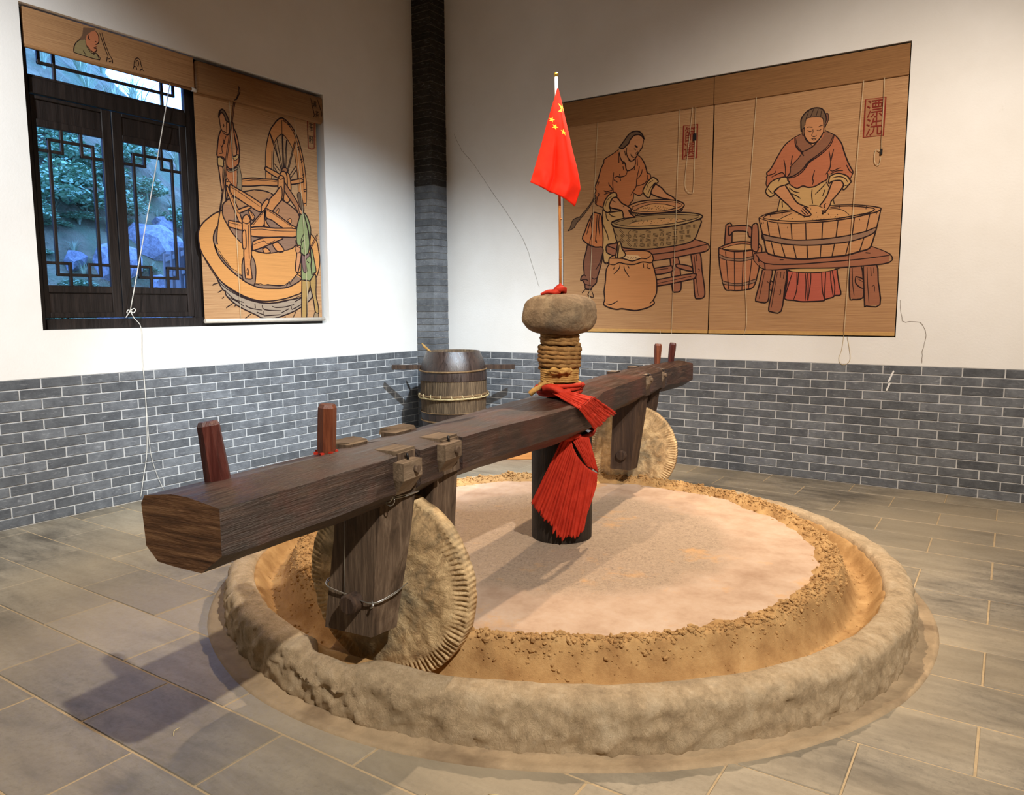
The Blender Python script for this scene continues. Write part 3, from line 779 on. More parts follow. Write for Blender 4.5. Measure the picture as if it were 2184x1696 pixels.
  ('s', 7.9, [2864,2279,2869,2276]),
  ('s', 8.0, [2766,2250,2771,2247]),
  ('s', 8.2, [2463,2285,2469,2282]),
  ('s', 8.1, [2579,2270,2584,2267]),
  ('s', 8.1, [2660,2269,2665,2266]),
  ('s', 8.0, [2840,2280,2845,2278]),
  ('s', 8.2, [2466,2291,2471,2288]),
  ('s', 8.2, [2503,2292,2508,2289]),
  ('s', 7.9, [2940,2243,2945,2240]),
  ('s', 8.2, [2483,2275,2488,2272]),
  ('s', 6.9, [2452,2266,2511,2279,2584,2277]),
  ('s', 6.8, [2721,2288,2799,2286]),
  ('s', 6.7, [2938,2274,3000,2257]),
  ('f', 'skin', [2376,2338,2488,2344,2503,2319,2458,2316,2384,2316]),
  ('s', 12.3, [2368,2359,2384,2316,2458,2318,2501,2317,2458,2339]),
  ('f', 'sack', [2230,1889,2200,1835,2193,1731,2179,1627,2188,1550,2176,1501,2235,1469,2321,1451,2374,1458,2503,1440,2577,1451,2650,1471,2707,1508,2696,1538,2727,1605,2725,1719,2701,1819,2678,1887,2689,1920,2670,1967,2626,1996,2530,2007,2389,2006,2298,1976,2237,1951,2226,1917]),
  ('s', 12.2, [2230,1889,2200,1835,2193,1731,2179,1627,2188,1550,2176,1501,2235,1469,2321,1451,2374,1458,2503,1440,2577,1451,2650,1471,2707,1508,2696,1538,2727,1605,2725,1719,2701,1819,2678,1887,2689,1920,2670,1967,2626,1996,2530,2007,2389,2006,2298,1976,2237,1951,2226,1917,2230,1889]),
  ('f', 'cream2', [2359,1939,2404,1968,2464,1969,2531,1960,2565,1938,2480,1911,2382,1932]),
  ('f', 'cream', [2298,1949,2316,2071,2334,2100,2354,2076,2366,2028,2404,1968,2344,1940]),
  ('s', 12.4, [2298,1949,2316,2071,2334,2100,2354,2076,2366,2028,2404,1968,2344,1940,2298,1949]),
  ('s', 12.4, [2229,1944,2276,1943,2382,1935,2473,1909,2561,1931,2620,1926,2663,1954]),
  ('s', 12.3, [2230,1889,2284,1880,2337,1899,2406,1883,2495,1877,2584,1897,2657,1884,2685,1900]),
  ('s', 10.0, [2345,1878,2338,1844,2281,1791]),
  ('s', 10.0, [2387,1863,2399,1822,2445,1759]),
  ('s', 9.8, [2587,1883,2592,1843]),
  ('s', 9.8, [2628,1875,2628,1842,2661,1831]),
  ('s', 10.1, [2204,1508,2258,1500,2327,1534]),
  ('s', 9.8, [2696,1538,2660,1504]),
  ('s', 9.9, [2425,1869,2444,1841]),
  ('s', 10.1, [2292,1860,2277,1836]),
  ('s', 10.0, [2316,2071,2318,1948]),
  ('s', 10.0, [2335,2070,2321,1948]),
  ('s', 8.3, [2447,1949,2452,1945]),
  ('s', 8.2, [2452,1937,2457,1933]),
  ('s', 8.2, [2484,1946,2488,1942]),
  ('s', 8.3, [2430,1949,2435,1945]),
  ('s', 8.3, [2421,1942,2426,1938]),
  ('s', 8.2, [2501,1945,2505,1940]),
  ('s', 8.3, [2415,1955,2420,1951]),
  ('s', 8.2, [2455,1939,2460,1935]),
  ('s', 8.2, [2510,1944,2514,1940]),
  ('s', 8.2, [2512,1936,2517,1932]),
  ('s', 8.2, [2463,1946,2467,1942]),
  ('s', 8.2, [2472,1935,2476,1931]),
  ('f', 'sealbg', [2957,3093,3087,3090,3084,2800,2955,2801]),
  ('q', 11.6, [2957,3093,3087,3090,3084,2800,2955,2801,2957,3093]),
 ],
 'mill': [
  ('f', 'stone', [-2735,1743,-2722,1695,-2685,1632,-2655,1616,-2656,1589,-2608,1540,-2514,1480,-2349,1412,-2295,1386,-2211,1379,-2117,1389,-1913,1450,-1754,1534,-1696,1596,-1701,1656,-1831,1576,-2021,1544,-2204,1517,-2377,1542,-2540,1596,-2664,1670]),
  ('s', 12.1, [-2735,1743,-2722,1695,-2685,1632,-2655,1616,-2656,1589,-2608,1540,-2514,1480,-2349,1412,-2295,1386,-2211,1379,-2117,1389,-1913,1450,-1754,1534,-1696,1596,-1701,1656,-1831,1576,-2021,1544,-2204,1517,-2377,1542,-2540,1596,-2664,1670,-2735,1743]),
  ('f', 'plate', [-2676,2279,-2723,2259,-2781,2219,-2840,2170,-2876,2119,-2889,2069,-2884,1988,-2867,1927,-2814,1851,-2735,1743,-2676,1683,-2540,1607,-2410,1558,-2287,1537,-2167,1540,-2021,1562,-1907,1593,-1828,1621,-1665,1742,-1613,1830,-1592,1934,-1605,2025,-1625,2111,-1689,2168,-1826,2339,-2096,2449,-2481,2374]),
  ('s', 11.7, [-2676,2279,-2723,2259,-2781,2219,-2840,2170,-2876,2119,-2889,2069,-2884,1988,-2867,1927,-2814,1851,-2735,1743,-2676,1683,-2540,1607,-2410,1558,-2287,1537,-2167,1540,-2021,1562,-1907,1593,-1828,1621,-1665,1742,-1613,1830,-1592,1934,-1605,2025,-1625,2111,-1689,2168,-1826,2339,-2096,2449,-2481,2374,-2676,2279]),
  ('s', 9.1, [-2882,1978,-2837,1871,-2753,1748,-2677,1659,-2541,1585,-2410,1542,-2275,1517,-2132,1520,-1984,1545,-1830,1594]),
  ('f', 'trough', [-2703,2158,-2731,2116,-2749,2066,-2748,2017,-2723,1954,-2742,1997,-2724,1940,-2672,1863,-2582,1786,-2481,1718,-2403,1682,-2302,1653,-2162,1650,-2031,1656,-1933,1684,-1823,1747,-1898,1783,-2029,1685,-2196,1681,-2349,1689,-2467,1741,-2568,1803,-2641,1859,-2700,1931,-2709,1989,-2718,2033,-2711,2108]),
  ('s', 12.0, [-2703,2158,-2731,2116,-2749,2066,-2748,2017,-2723,1954,-2742,1997,-2724,1940,-2672,1863,-2582,1786,-2481,1718,-2403,1682,-2302,1653,-2162,1650,-2031,1656,-1933,1684,-1823,1747,-1898,1783,-2029,1685,-2196,1681,-2349,1689,-2467,1741,-2568,1803,-2641,1859,-2700,1931,-2709,1989,-2718,2033,-2711,2108,-2703,2158]),
  ('f', 'plate', [-2736,2003,-2700,1931,-2641,1865,-2568,1792,-2479,1752,-2349,1689,-2266,1679,-2196,1687,-2029,1685,-1976,1716,-1867,1784,-1816,1893,-1808,2054,-2385,2032]),
  ('s', 6.6, [-2352,1686,-2335,1692,-2314,1687,-2293,1690,-2273,1682,-2245,1680,-2210,1686,-2168,1676,-2125,1680,-2081,1684,-2030,1679]),
  ('s', 6.2, [-2733,1987,-2698,1953,-2670,1906,-2628,1865,-2593,1818,-2542,1793,-2486,1757]),
  ('f', 'pit', [-2650,2316,-2637,2347,-2582,2393,-2477,2445,-2415,2473,-2320,2497,-2225,2504,-2141,2491,-2029,2452,-1922,2405,-1840,2348,-1817,2235,-1882,2055,-1982,2005,-2086,1982,-2187,1963,-2284,1965,-2360,1981,-2469,2031,-2556,2105,-2611,2181,-2648,2247]),
  ('s', 12.1, [-2650,2316,-2637,2347,-2582,2393,-2477,2445,-2415,2473,-2320,2497,-2225,2504,-2141,2491,-2029,2452,-1922,2405,-1840,2348,-1817,2235,-1882,2055,-1982,2005,-2086,1982,-2187,1963,-2284,1965,-2360,1981,-2469,2031,-2556,2105,-2611,2181,-2648,2247,-2650,2316]),
  ('f', 'pit2', [-2544,2101,-2577,2164,-2550,2222,-2486,2283,-2361,2326,-2266,2316,-2170,2304,-1972,2222,-1875,2203,-1882,2055,-1982,2005,-2187,1965,-2360,1986,-2475,2035]),
  ('f', 'pit3', [-2631,2348,-2477,2445,-2320,2497,-2141,2491,-2195,2448,-2293,2416,-2390,2364,-2483,2334,-2543,2337]),
  ('f', 'wood', [-2191,2610,-2179,2849,-2129,3024,-2077,3099,-1997,3162,-1966,3172,-1905,3138,-1844,3077,-1777,2947,-1736,2767,-1728,2579,-1739,2422,-1843,2411,-1816,2630,-1842,2782,-1875,2924,-1928,2988,-1996,3028,-2052,2984,-2094,2905,-2116,2770,-2123,2619]),
  ('s', 13.1, [-2191,2610,-2179,2849,-2129,3024,-2077,3099,-2029,3150,-1981,3172,-1920,3148,-1859,3098,-1799,2999,-1750,2827,-1729,2654,-1729,2547,-1739,2422]),
  ('s', 9.4, [-2085,2931,-2052,2984,-1996,3028,-1950,3009,-1905,2962,-1876,2918]),
  ('s', 9.5, [-1998,3147,-1944,3143,-1891,3105,-1845,3046,-1809,2954,-1775,2823,-1759,2638,-1764,2423]),
  ('s', 9.2, [-2111,2861,-2127,2619]),
  ('s', 9.2, [-2083,2895,-2099,2803,-2100,2622]),
  ('s', 9.6, [-1854,2873,-1830,2691,-1828,2548]),
  ('s', 16.4, [-2017,3236,-1969,3267,-1913,3288,-1866,3283,-1812,3236]),
  ('s', 6.6, [-1951,3235,-1922,3265,-1868,3240]),
  ('s', 9.4, [-2129,3024,-2011,2714]),
  ('s', 9.4, [-2052,2978,-2003,2727]),
  ('s', 9.4, [-1990,3146,-1995,2728]),
  ('s', 9.4, [-1936,2987,-1963,2739]),
  ('s', 9.4, [-1848,2996,-1949,2711]),
  ('s', 9.4, [-1944,2986,-1979,2737]),
  ('s', 9.3, [-2077,2932,-2016,2707]),
  ('s', 9.5, [-1842,2776,-1918,2684]),
  ('s', 9.5, [-1835,2746,-1912,2654]),
  ('s', 9.3, [-2090,2756,-2028,2699]),
  ('s', 9.3, [-2095,2725,-2045,2666]),
  ('s', 9.4, [-1984,3027,-1985,2736]),
  ('s', 9.2, [-2123,3013,-2085,2937]),
  ('s', 9.2, [-2133,3023,-2086,2907]),
  ('s', 9.4, [-1840,2986,-1942,2699]),
  ('s', 9.5, [-1853,3054,-1829,3061]),
  ('s', 9.5, [-1846,3034,-1826,3025]),
  ('s', 9.6, [-1822,2942,-1793,2954]),
  ('s', 9.6, [-1815,2919,-1786,2939]),
  ('s', 9.6, [-1790,2836,-1765,2846]),
  ('s', 9.6, [-1783,2816,-1762,2828]),
  ('s', 9.7, [-1776,2701,-1747,2709]),
  ('s', 9.7, [-1769,2680,-1748,2693]),
  ('s', 9.7, [-1766,2568,-1732,2578]),
  ('s', 9.7, [-1762,2553,-1731,2560]),
  ('s', 9.7, [-1772,2441,-1738,2451]),
  ('s', 9.4, [-1974,3161,-1890,3111]),
  ('s', 9.4, [-1921,3135,-1905,3126]),
  ('f', 'wood', [-2190,2711,-2171,2714,-2029,2669,-2039,2631,-2188,2682]),
  ('s', 11.7, [-2190,2711,-2171,2714,-2029,2669,-2039,2631,-2188,2682,-2190,2711]),
  ('f', 'wood', [-1929,2621,-1897,2638,-1782,2666,-1771,2636,-1899,2601,-1930,2603]),
  ('s', 12.0, [-1929,2621,-1897,2638,-1782,2666,-1771,2636,-1899,2601,-1930,2603,-1929,2621]),
  ('f', 'woodd', [-2020,2694,-2003,2727,-1971,2741,-1948,2729,-1949,2698]),
  ('s', 11.8, [-2020,2694,-2003,2727,-1971,2741,-1948,2729,-1949,2698,-2020,2694]),
  ('f', 'wood', [-2033,2674,-2012,2698,-1981,2703,-1958,2679,-1931,2584,-1916,2487,-1954,2433,-2001,2453,-2001,2606]),
  ('s', 11.9, [-2033,2674,-2012,2698,-1981,2703,-1958,2679,-1931,2584,-1916,2487,-1954,2433,-2001,2453,-2001,2606,-2033,2674]),
  ('f', 'wood', [-1957,2703,-1934,2694,-1916,2648,-1913,2543,-1950,2520,-1952,2643]),
  ('s', 11.9, [-1957,2703,-1934,2694,-1916,2648,-1913,2543,-1950,2520,-1952,2643,-1957,2703]),
  ('f', 'wood', [-2525,2559,-2471,2566,-2334,2598,-2219,2606,-2061,2617,-2061,2567,-2222,2551,-2350,2527,-2474,2513,-2528,2514]),
  ('s', 11.7, [-2525,2559,-2471,2566,-2334,2598,-2219,2606,-2061,2617,-2061,2567,-2222,2551,-2350,2527,-2474,2513,-2528,2514,-2525,2559]),
  ('s', 6.4, [-2520,2542,-2410,2562,-2284,2589,-2062,2601]),
  ('f', 'wood', [-2606,2538,-2578,2576,-2553,2590,-2542,2576,-2542,2517,-2567,2509,-2599,2401,-2612,2379]),
  ('s', 11.0, [-2606,2538,-2578,2576,-2553,2590,-2542,2576,-2542,2517,-2567,2509,-2599,2401,-2612,2379,-2606,2538]),
  ('s', 8.7, [-2603,2534,-2583,2534,-2549,2563]),
  ('f', 'woodd', [-1987,2622,-1968,2592,-1856,2466,-1811,2373,-1834,2338,-1866,2394,-1991,2536]),
  ('s', 12.0, [-1987,2622,-1968,2592,-1856,2466,-1811,2373,-1834,2338,-1866,2394,-1991,2536,-1987,2622]),
  ('f', 'wood', [-2567,2509,-2534,2506,-2428,2466,-2293,2411,-2244,2380,-2260,2316,-2360,2347,-2480,2400,-2561,2440]),
  ('s', 11.4, [-2567,2509,-2534,2506,-2428,2466,-2293,2411,-2244,2380,-2260,2316,-2360,2347,-2480,2400,-2561,2440,-2567,2509]),
  ('s', 6.3, [-2558,2495,-2441,2445,-2264,2362]),
  ('f', 'wood', [-2602,2499,-2582,2487,-2518,2370,-2459,2225,-2463,2148,-2522,2279,-2596,2446]),
  ('s', 11.2, [-2602,2499,-2582,2487,-2518,2370,-2459,2225,-2463,2148,-2522,2279,-2596,2446,-2602,2499]),
  ('s', 6.3, [-2583,2477,-2509,2301]),
  ('f', 'wood', [-2054,2639,-2026,2664,-1992,2653,-1987,2622,-2001,2471,-2050,2444,-2061,2559]),
  ('s', 11.8, [-2054,2639,-2026,2664,-1992,2653,-1987,2622,-2001,2471,-2050,2444,-2061,2559,-2054,2639]),
  ('s', 9.3, [-2054,2639,-2027,2627,-1986,2648]),
  ('f', 'wood', [-2367,2198,-2247,2318,-2198,2385,-2149,2448,-2094,2497,-2023,2569,-2022,2458,-2086,2387,-2205,2254,-2254,2187,-2381,2176]),
  ('s', 11.7, [-2367,2198,-2247,2318,-2198,2385,-2149,2448,-2094,2497,-2023,2569,-2022,2458,-2086,2387,-2205,2254,-2254,2187,-2381,2176,-2367,2198]),
  ('s', 6.5, [-2349,2194,-2228,2320]),
  ('f', 'wood', [-2251,2369,-2216,2414,-2186,2436,-2170,2430,-2171,2404,-2234,2324,-2253,2327]),
  ('s', 11.5, [-2251,2369,-2216,2414,-2186,2436,-2170,2430,-2171,2404,-2234,2324,-2253,2327,-2251,2369]),
  ('f', 'wood', [-2389,2329,-2326,2273,-2353,2235,-2382,2283]),
  ('s', 11.3, [-2389,2329,-2326,2273,-2353,2235,-2382,2283,-2389,2329]),
  ('s', 6.4, [-2374,2315,-2339,2259]),
  ('f', 'wood', [-2497,2312,-2390,2354,-2360,2342,-2486,2283]),
  ('s', 11.3, [-2497,2312,-2390,2354,-2360,2342,-2486,2283,-2497,2312]),
  ('f', 'wood', [-2200,2354,-2103,2322,-2004,2273,-1930,2236,-1861,2212,-1876,2197,-2008,2192,-2139,2255,-2204,2275]),
  ('s', 12.0, [-2200,2354,-2103,2322,-2004,2273,-1930,2236,-1861,2212,-1876,2197,-2008,2192,-2139,2255,-2204,2275,-2200,2354]),
  ('s', 6.6, [-2194,2339,-2104,2306,-1910,2211]),
  ('f', 'wood', [-2214,2337,-2212,2248,-2169,2189,-2221,2184,-2223,2278]),
  ('s', 11.5, [-2214,2337,-2212,2248,-2169,2189,-2221,2184,-2223,2278,-2214,2337]),
  ('f', 'wood', [-2096,2328,-2067,2368,-2058,2353,-2076,2314]),
  ('s', 6.6, [-2096,2328,-2067,2368,-2058,2353,-2076,2314,-2096,2328]),
  ('f', 'wood', [-1970,2270,-1938,2292,-1921,2280,-1929,2247]),
  ('s', 6.7, [-1970,2270,-1938,2292,-1921,2280,-1929,2247,-1970,2270]),
  ('f', 'wood', [-2595,2212,-2550,2211,-2466,2201,-2463,2143,-2553,2153,-2594,2162]),
  ('s', 11.2, [-2595,2212,-2550,2211,-2466,2201,-2463,2143,-2553,2153,-2594,2162,-2595,2212]),
  ('s', 6.3, [-2593,2195,-2479,2183]),
  ('f', 'wood', [-2356,2054,-2239,2094,-2018,2113,-2149,2053,-2347,1977,-2366,1991]),
  ('s', 11.6, [-2356,2054,-2239,2094,-2018,2113,-2149,2053,-2347,1977,-2366,1991,-2356,2054]),
  ('s', 6.5, [-2358,2023,-2240,2067,-2202,2044,-2115,2082]),
  ('f', 'wood', [-2257,1998,-2217,2011,-2173,1972,-2239,1962]),
  ('s', 11.6, [-2257,1998,-2217,2011,-2173,1972,-2239,1962,-2257,1998]),
  ('f', 'wood', [-2150,2042,-2088,2068,-2017,1997,-2093,1982]),
  ('s', 11.8, [-2150,2042,-2088,2068,-2017,1997,-2093,1982,-2150,2042]),
  ('f', 'wood', [-2382,2165,-2343,2179,-2241,2190,-2109,2189,-1861,2204,-1864,2133,-2046,2116,-2245,2099,-2385,2104]),
  ('s', 12.0, [-2382,2165,-2343,2179,-2241,2190,-2109,2189,-1861,2204,-1864,2133,-2046,2116,-2245,2099,-2385,2104,-2382,2165]),
  ('s', 6.6, [-2379,2153,-2255,2168,-2111,2165,-1869,2182]),
  ('f', 'trough', [-2481,1845,-2464,1906,-2430,1936,-2390,1938,-2358,1906,-2340,1846,-2341,1767,-2363,1677,-2429,1692,-2480,1729]),
  ('s', 11.4, [-2481,1845,-2464,1906,-2430,1936,-2390,1938,-2358,1906,-2340,1846,-2341,1767,-2363,1677,-2429,1692,-2480,1729,-2481,1845]),
  ('f', 'wood', [-2459,2225,-2445,2257,-2419,2277,-2395,2272,-2375,2238,-2374,2192,-2377,1954,-2376,1933,-2391,1855,-2382,1755,-2387,1729,-2434,1728,-2453,1747,-2457,1929,-2454,1984,-2462,2052]),
  ('s', 11.3, [-2459,2225,-2445,2257,-2419,2277,-2395,2272,-2375,2238,-2374,2192,-2377,1954,-2376,1933,-2391,1855,-2382,1755,-2387,1729,-2434,1728,-2453,1747,-2457,1929,-2454,1984,-2462,2052,-2459,2225]),
  ('s', 9.0, [-2459,2215,-2411,2201,-2372,2228]),
  ('s', 9.0, [-2399,2195,-2402,1901]),
  ('f', 'wood', [-2465,2102,-2458,2134,-2438,2145,-2427,2126,-2431,2003,-2447,1984,-2465,1995]),
  ('s', 11.2, [-2465,2102,-2458,2134,-2438,2145,-2427,2126,-2431,2003,-2447,1984,-2465,1995,-2465,2102]),
  ('s', 9.0, [-2434,1797,-2426,1820,-2417,1798,-2419,1765,-2429,1759,-2434,1792]),
  ('s', 8.9, [-2642,1605,-2575,1551,-2478,1524]),
  ('s', 8.9, [-2632,1567,-2544,1530,-2480,1491]),
  ('s', 9.1, [-2466,1502,-2414,1474,-2292,1457]),
  ('s', 9.2, [-2364,1514,-2360,1474]),
  ('s', 9.3, [-2286,1503,-2277,1468,-2207,1454,-2078,1450]),
  ('s', 9.3, [-2271,1445,-2273,1408]),
  ('s', 9.3, [-2348,1440,-2273,1414]),
  ('s', 9.4, [-2273,1405,-2174,1410,-2087,1415]),
  ('s', 9.5, [-2177,1491,-2134,1480,-2024,1486,-1926,1509]),
  ('s', 9.6, [-1957,1491,-1951,1462,-1834,1510]),
  ('s', 9.6, [-2079,1430,-1988,1468]),
  ('s', 9.7, [-1917,1533,-1831,1570]),
  ('s', 8.7, [-2779,1662,-2770,1673,-2726,1684]),
  ('s', 8.8, [-2733,1606,-2685,1629]),
  ('s', 8.8, [-2696,1556,-2676,1570]),
  ('s', 8.8, [-2659,1475,-2636,1491,-2583,1518]),
  ('s', 8.9, [-2575,1491,-2558,1499]),
  ('s', 9.1, [-2472,1385,-2410,1424]),
  ('s', 9.5, [-2052,1374,-2029,1397]),
  ('s', 9.7, [-1947,1381,-1906,1444]),
  ('f', 'grey', [-2490,2693,-2469,2691,-2446,2596,-2452,2480,-2500,2497,-2523,2586]),
  ('s', 6.3, [-2490,2693,-2469,2691,-2446,2596,-2452,2480,-2500,2497,-2523,2586,-2490,2693]),
  ('f', 'coat2', [-2601,2642,-2491,2659,-2500,2497,-2554,2524,-2592,2565]),
  ('s', 6.2, [-2601,2642,-2491,2659,-2500,2497,-2554,2524,-2592,2565,-2601,2642]),
  ('f', 'coat2', [-2627,2951,-2572,2917,-2530,2953,-2508,2991,-2476,2934,-2460,2852,-2457,2778,-2472,2696,-2533,2647,-2574,2646,-2598,2694,-2623,2729,-2676,2726,-2672,2788,-2654,2885]),
  ('s', 11.0, [-2627,2951,-2572,2917,-2530,2953,-2508,2991,-2476,2934,-2460,2852,-2457,2778,-2472,2696,-2533,2647,-2574,2646,-2598,2694,-2623,2729,-2676,2726,-2672,2788,-2654,2885,-2627,2951]),
  ('f', 'cream', [-2528,2750,-2500,2754,-2468,2777,-2469,2748,-2502,2720,-2522,2734]),
  ('s', 6.3, [-2528,2750,-2500,2754,-2468,2777,-2469,2748,-2502,2720,-2522,2734,-2528,2750]),
  ('f', 'skin', [-2533,3025,-2509,3030,-2503,2958,-2484,2791,-2507,2753,-2527,2767,-2532,2924]),
  ('s', 11.0, [-2533,3025,-2509,3030,-2503,2958,-2484,2791,-2507,2753,-2527,2767,-2532,2924,-2533,3025]),
  ('f', 'cream', [-2675,2715,-2650,2725,-2624,2712,-2619,2685,-2628,2644,-2673,2654]),
  ('s', 10.8, [-2675,2715,-2650,2725,-2624,2712,-2619,2685,-2628,2644,-2673,2654,-2675,2715]),
  ('f', 'skin', [-2670,2649,-2628,2644,-2632,2570,-2635,2457,-2648,2455,-2659,2550]),
  ('s', 10.9, [-2670,2649,-2628,2644,-2632,2570,-2635,2457,-2648,2455,-2659,2550,-2670,2649]),
  ('f', 'skin', [-2638,3060,-2616,3087,-2584,3071,-2567,3007,-2576,2922,-2605,2928,-2624,2952,-2637,3005]),
  ('f', 'skin', [-2574,3017,-2546,3028,-2551,2943,-2572,2917]),
  ('s', 6.2, [-2574,3017,-2546,3028,-2551,2943,-2572,2917,-2574,3017]),
  ('f', 'hair', [-2645,3037,-2640,3076,-2622,3108,-2601,3117,-2576,3095,-2546,3031,-2573,3029,-2591,3070,-2610,3088,-2630,3078]),
  ('s', 10.9, [-2645,3037,-2640,3076,-2622,3108,-2601,3117,-2576,3095,-2546,3031,-2573,3029,-2591,3070,-2610,3088,-2630,3078,-2645,3037]),
  ('s', 8.6, [-2638,3049,-2635,2994,-2624,2952,-2599,2923,-2576,2916]),
  ('s', 8.6, [-2608,3000,-2598,2990,-2606,2972]),
  ('s', 8.7, [-2611,2943,-2578,2933]),
  ('s', 8.6, [-2627,2951,-2654,2885,-2672,2788,-2676,2726]),
  ('s', 8.8, [-2501,2986,-2471,2907,-2455,2819,-2472,2696]),
  ('s', 8.7, [-2614,2881,-2600,2839]),
  ('s', 8.6, [-2637,2827,-2625,2813,-2580,2910]),
  ('s', 8.7, [-2628,2812,-2627,2779,-2621,2763,-2655,2752]),
  ('s', 8.7, [-2623,2729,-2598,2691,-2574,2646]),
  ('s', 8.8, [-2492,2903,-2481,2848,-2470,2793]),
  ('s', 8.8, [-2574,2652,-2548,2633,-2505,2657,-2472,2696]),
  ('f', 'grey', [-2588,2639,-2548,2628,-2491,2664,-2478,2655,-2548,2616,-2582,2623]),
  ('s', 6.3, [-2588,2639,-2548,2628,-2491,2664,-2478,2655,-2548,2616,-2582,2623,-2588,2639]),
  ('f', 'woodd', [-2434,3339,-2422,3302,-2454,3233,-2476,3206,-2512,3041,-2539,2912,-2583,2718,-2615,2516,-2648,2401,-2655,2401,-2628,2514,-2597,2716,-2553,2909,-2522,3039,-2489,3208,-2460,3237,-2433,3294]),
  ('s', 6.1, [-2434,3339,-2422,3302,-2454,3233,-2476,3206,-2512,3041,-2539,2912,-2583,2718,-2615,2516,-2648,2401,-2655,2401,-2628,2514,-2597,2716,-2553,2909,-2522,3039,-2489,3208,-2460,3237,-2433,3294,-2434,3339]),
  ('s', 10.8, [-2634,2446,-2661,2334,-2679,2264,-2703,2158,-2715,2083]),
  ('s', 8.7, [-2643,2440,-2670,2324,-2686,2253]),
  ('f', 'green', [-1812,2340,-1775,2360,-1733,2326,-1700,2245,-1696,2185,-1715,2077,-1734,1998,-1772,1967,-1815,1976,-1840,2041,-1867,2067,-1871,2143,-1861,2215,-1836,2288]),
  ('s', 12.2, [-1812,2340,-1775,2360,-1733,2326,-1700,2245,-1696,2185,-1715,2077,-1734,1998,-1772,1967,-1815,1976,-1840,2041,-1867,2067,-1871,2143,-1861,2215,-1836,2288,-1812,2340]),
  ('f', 'skin', [-1876,2044,-1825,2053,-1828,1986,-1820,1982,-1830,1922,-1866,1808,-1889,1813,-1894,1860,-1873,1979]),
  ('s', 12.1, [-1876,2044,-1825,2053,-1828,1986,-1820,1982,-1830,1922,-1866,1808,-1889,1813,-1894,1860,-1873,1979,-1876,2044]),
  ('f', 'green', [-1819,1988,-1774,1961,-1718,1988,-1692,2044,-1665,1931,-1646,1822,-1679,1803,-1688,1766,-1738,1728,-1823,1738,-1824,1893]),
  ('s', 12.3, [-1819,1988,-1774,1961,-1718,1988,-1692,2044,-1665,1931,-1646,1822,-1679,1803,-1688,1766,-1738,1728,-1823,1738,-1824,1893,-1819,1988]),
  ('f', 'purple', [-1812,1971,-1774,1961,-1726,1994,-1723,1964,-1768,1919,-1757,1824,-1781,1805,-1804,1822,-1815,1917]),
  ('s', 6.9, [-1812,1971,-1774,1961,-1726,1994,-1723,1964,-1768,1919,-1757,1824,-1781,1805,-1804,1822,-1815,1917,-1812,1971]),
  ('f', 'khaki', [-1823,1735,-1730,1728,-1732,1668,-1769,1564,-1785,1367,-1840,1371]),
  ('s', 12.3, [-1823,1735,-1730,1728,-1732,1668,-1769,1564,-1785,1367,-1840,1371,-1823,1735]),
  ('f', 'khaki', [-1726,1729,-1663,1797,-1649,1743,-1656,1596,-1635,1504,-1631,1424,-1671,1436,-1690,1547,-1724,1680]),
  ('s', 12.5, [-1726,1729,-1663,1797,-1649,1743,-1656,1596,-1635,1504,-1631,1424,-1671,1436,-1690,1547,-1724,1680,-1726,1729]),
  ('f', 'grey', [-1683,1430,-1639,1424,-1637,1375,-1694,1372]),
  ('s', 7.1, [-1683,1430,-1639,1424,-1637,1375,-1694,1372,-1683,1430]),
  ('f', 'hair', [-1843,2516,-1824,2541,-1797,2522,-1772,2432,-1767,2377,-1789,2364,-1828,2448]),
  ('s', 6.9, [-1843,2516,-1824,2541,-1797,2522,-1772,2432,-1767,2377,-1789,2364,-1828,2448,-1843,2516]),
  ('f', 'skin', [-1830,2415,-1789,2364,-1798,2341,-1825,2361]),
  ('s', 6.8, [-1830,2415,-1789,2364,-1798,2341,-1825,2361,-1830,2415]),
  ('s', 17.2, [-1787,2408,-1763,2323,-1731,2215,-1714,2105,-1706,1966,-1697,1929,-1708,1868,-1695,1784]),
  ('s', 9.7, [-1781,2167,-1808,2120,-1817,2081,-1798,2021]),
  ('s', 9.7, [-1772,2118,-1810,2082]),
  ('s', 9.6, [-1880,2099,-1876,2044]),
  ('f', 'skin2', [-1882,2049,-1840,2035,-1827,2014,-1850,1985,-1878,1989,-1891,2021]),
  ('s', 6.8, [-1882,2049,-1840,2035,-1827,2014,-1850,1985,-1878,1989,-1891,2021,-1882,2049]),
  ('f', 'woodd', [-1702,2055,-1622,2168,-1620,2146,-1695,2045]),
  ('s', 7.0, [-1702,2055,-1622,2168,-1620,2146,-1695,2045,-1702,2055]),
  ('s', 9.6, [-1827,1821,-1898,1771,-1962,1704]),
  ('s', 9.6, [-2008,1674,-1976,1716,-1962,1687]),
  ('s', 9.9, [-1708,1868,-1703,1790]),
  ('s', 9.8, [-1753,1914,-1730,1897]),
  ('q', 8.1, [-1690,3224,-1690,2962,-1661,2955,-1618,2966,-1606,3240]),
  ('f', 'seal', [-1690,2968,-1652,2962,-1614,2975,-1619,2958,-1653,2949,-1690,2955]),
 ],
 'roll': [
  ('s', 8.0, [-1691,3401,-1673,3331,-1651,3261,-1665,3233]),
  ('s', 8.1, [-1615,3417,-1584,3350,-1561,3292,-1567,3259]),
  ('s', 8.0, [-2475,3323,-2465,3283,-2496,3221,-2511,3201]),
  ('s', 7.9, [-2475,3323,-2481,3274,-2503,3219,-2528,3197]),
 ],
 'rolled': [
  ('f', 'green2', [-3806,3245,-3796,3299,-3765,3336,-3722,3360,-3713,3310,-3680,3273,-3649,3281,-3628,3240]),
  ('s', 5.2, [-3806,3245,-3796,3299,-3765,3336,-3722,3360,-3713,3310,-3680,3273,-3649,3281,-3628,3240,-3806,3245]),
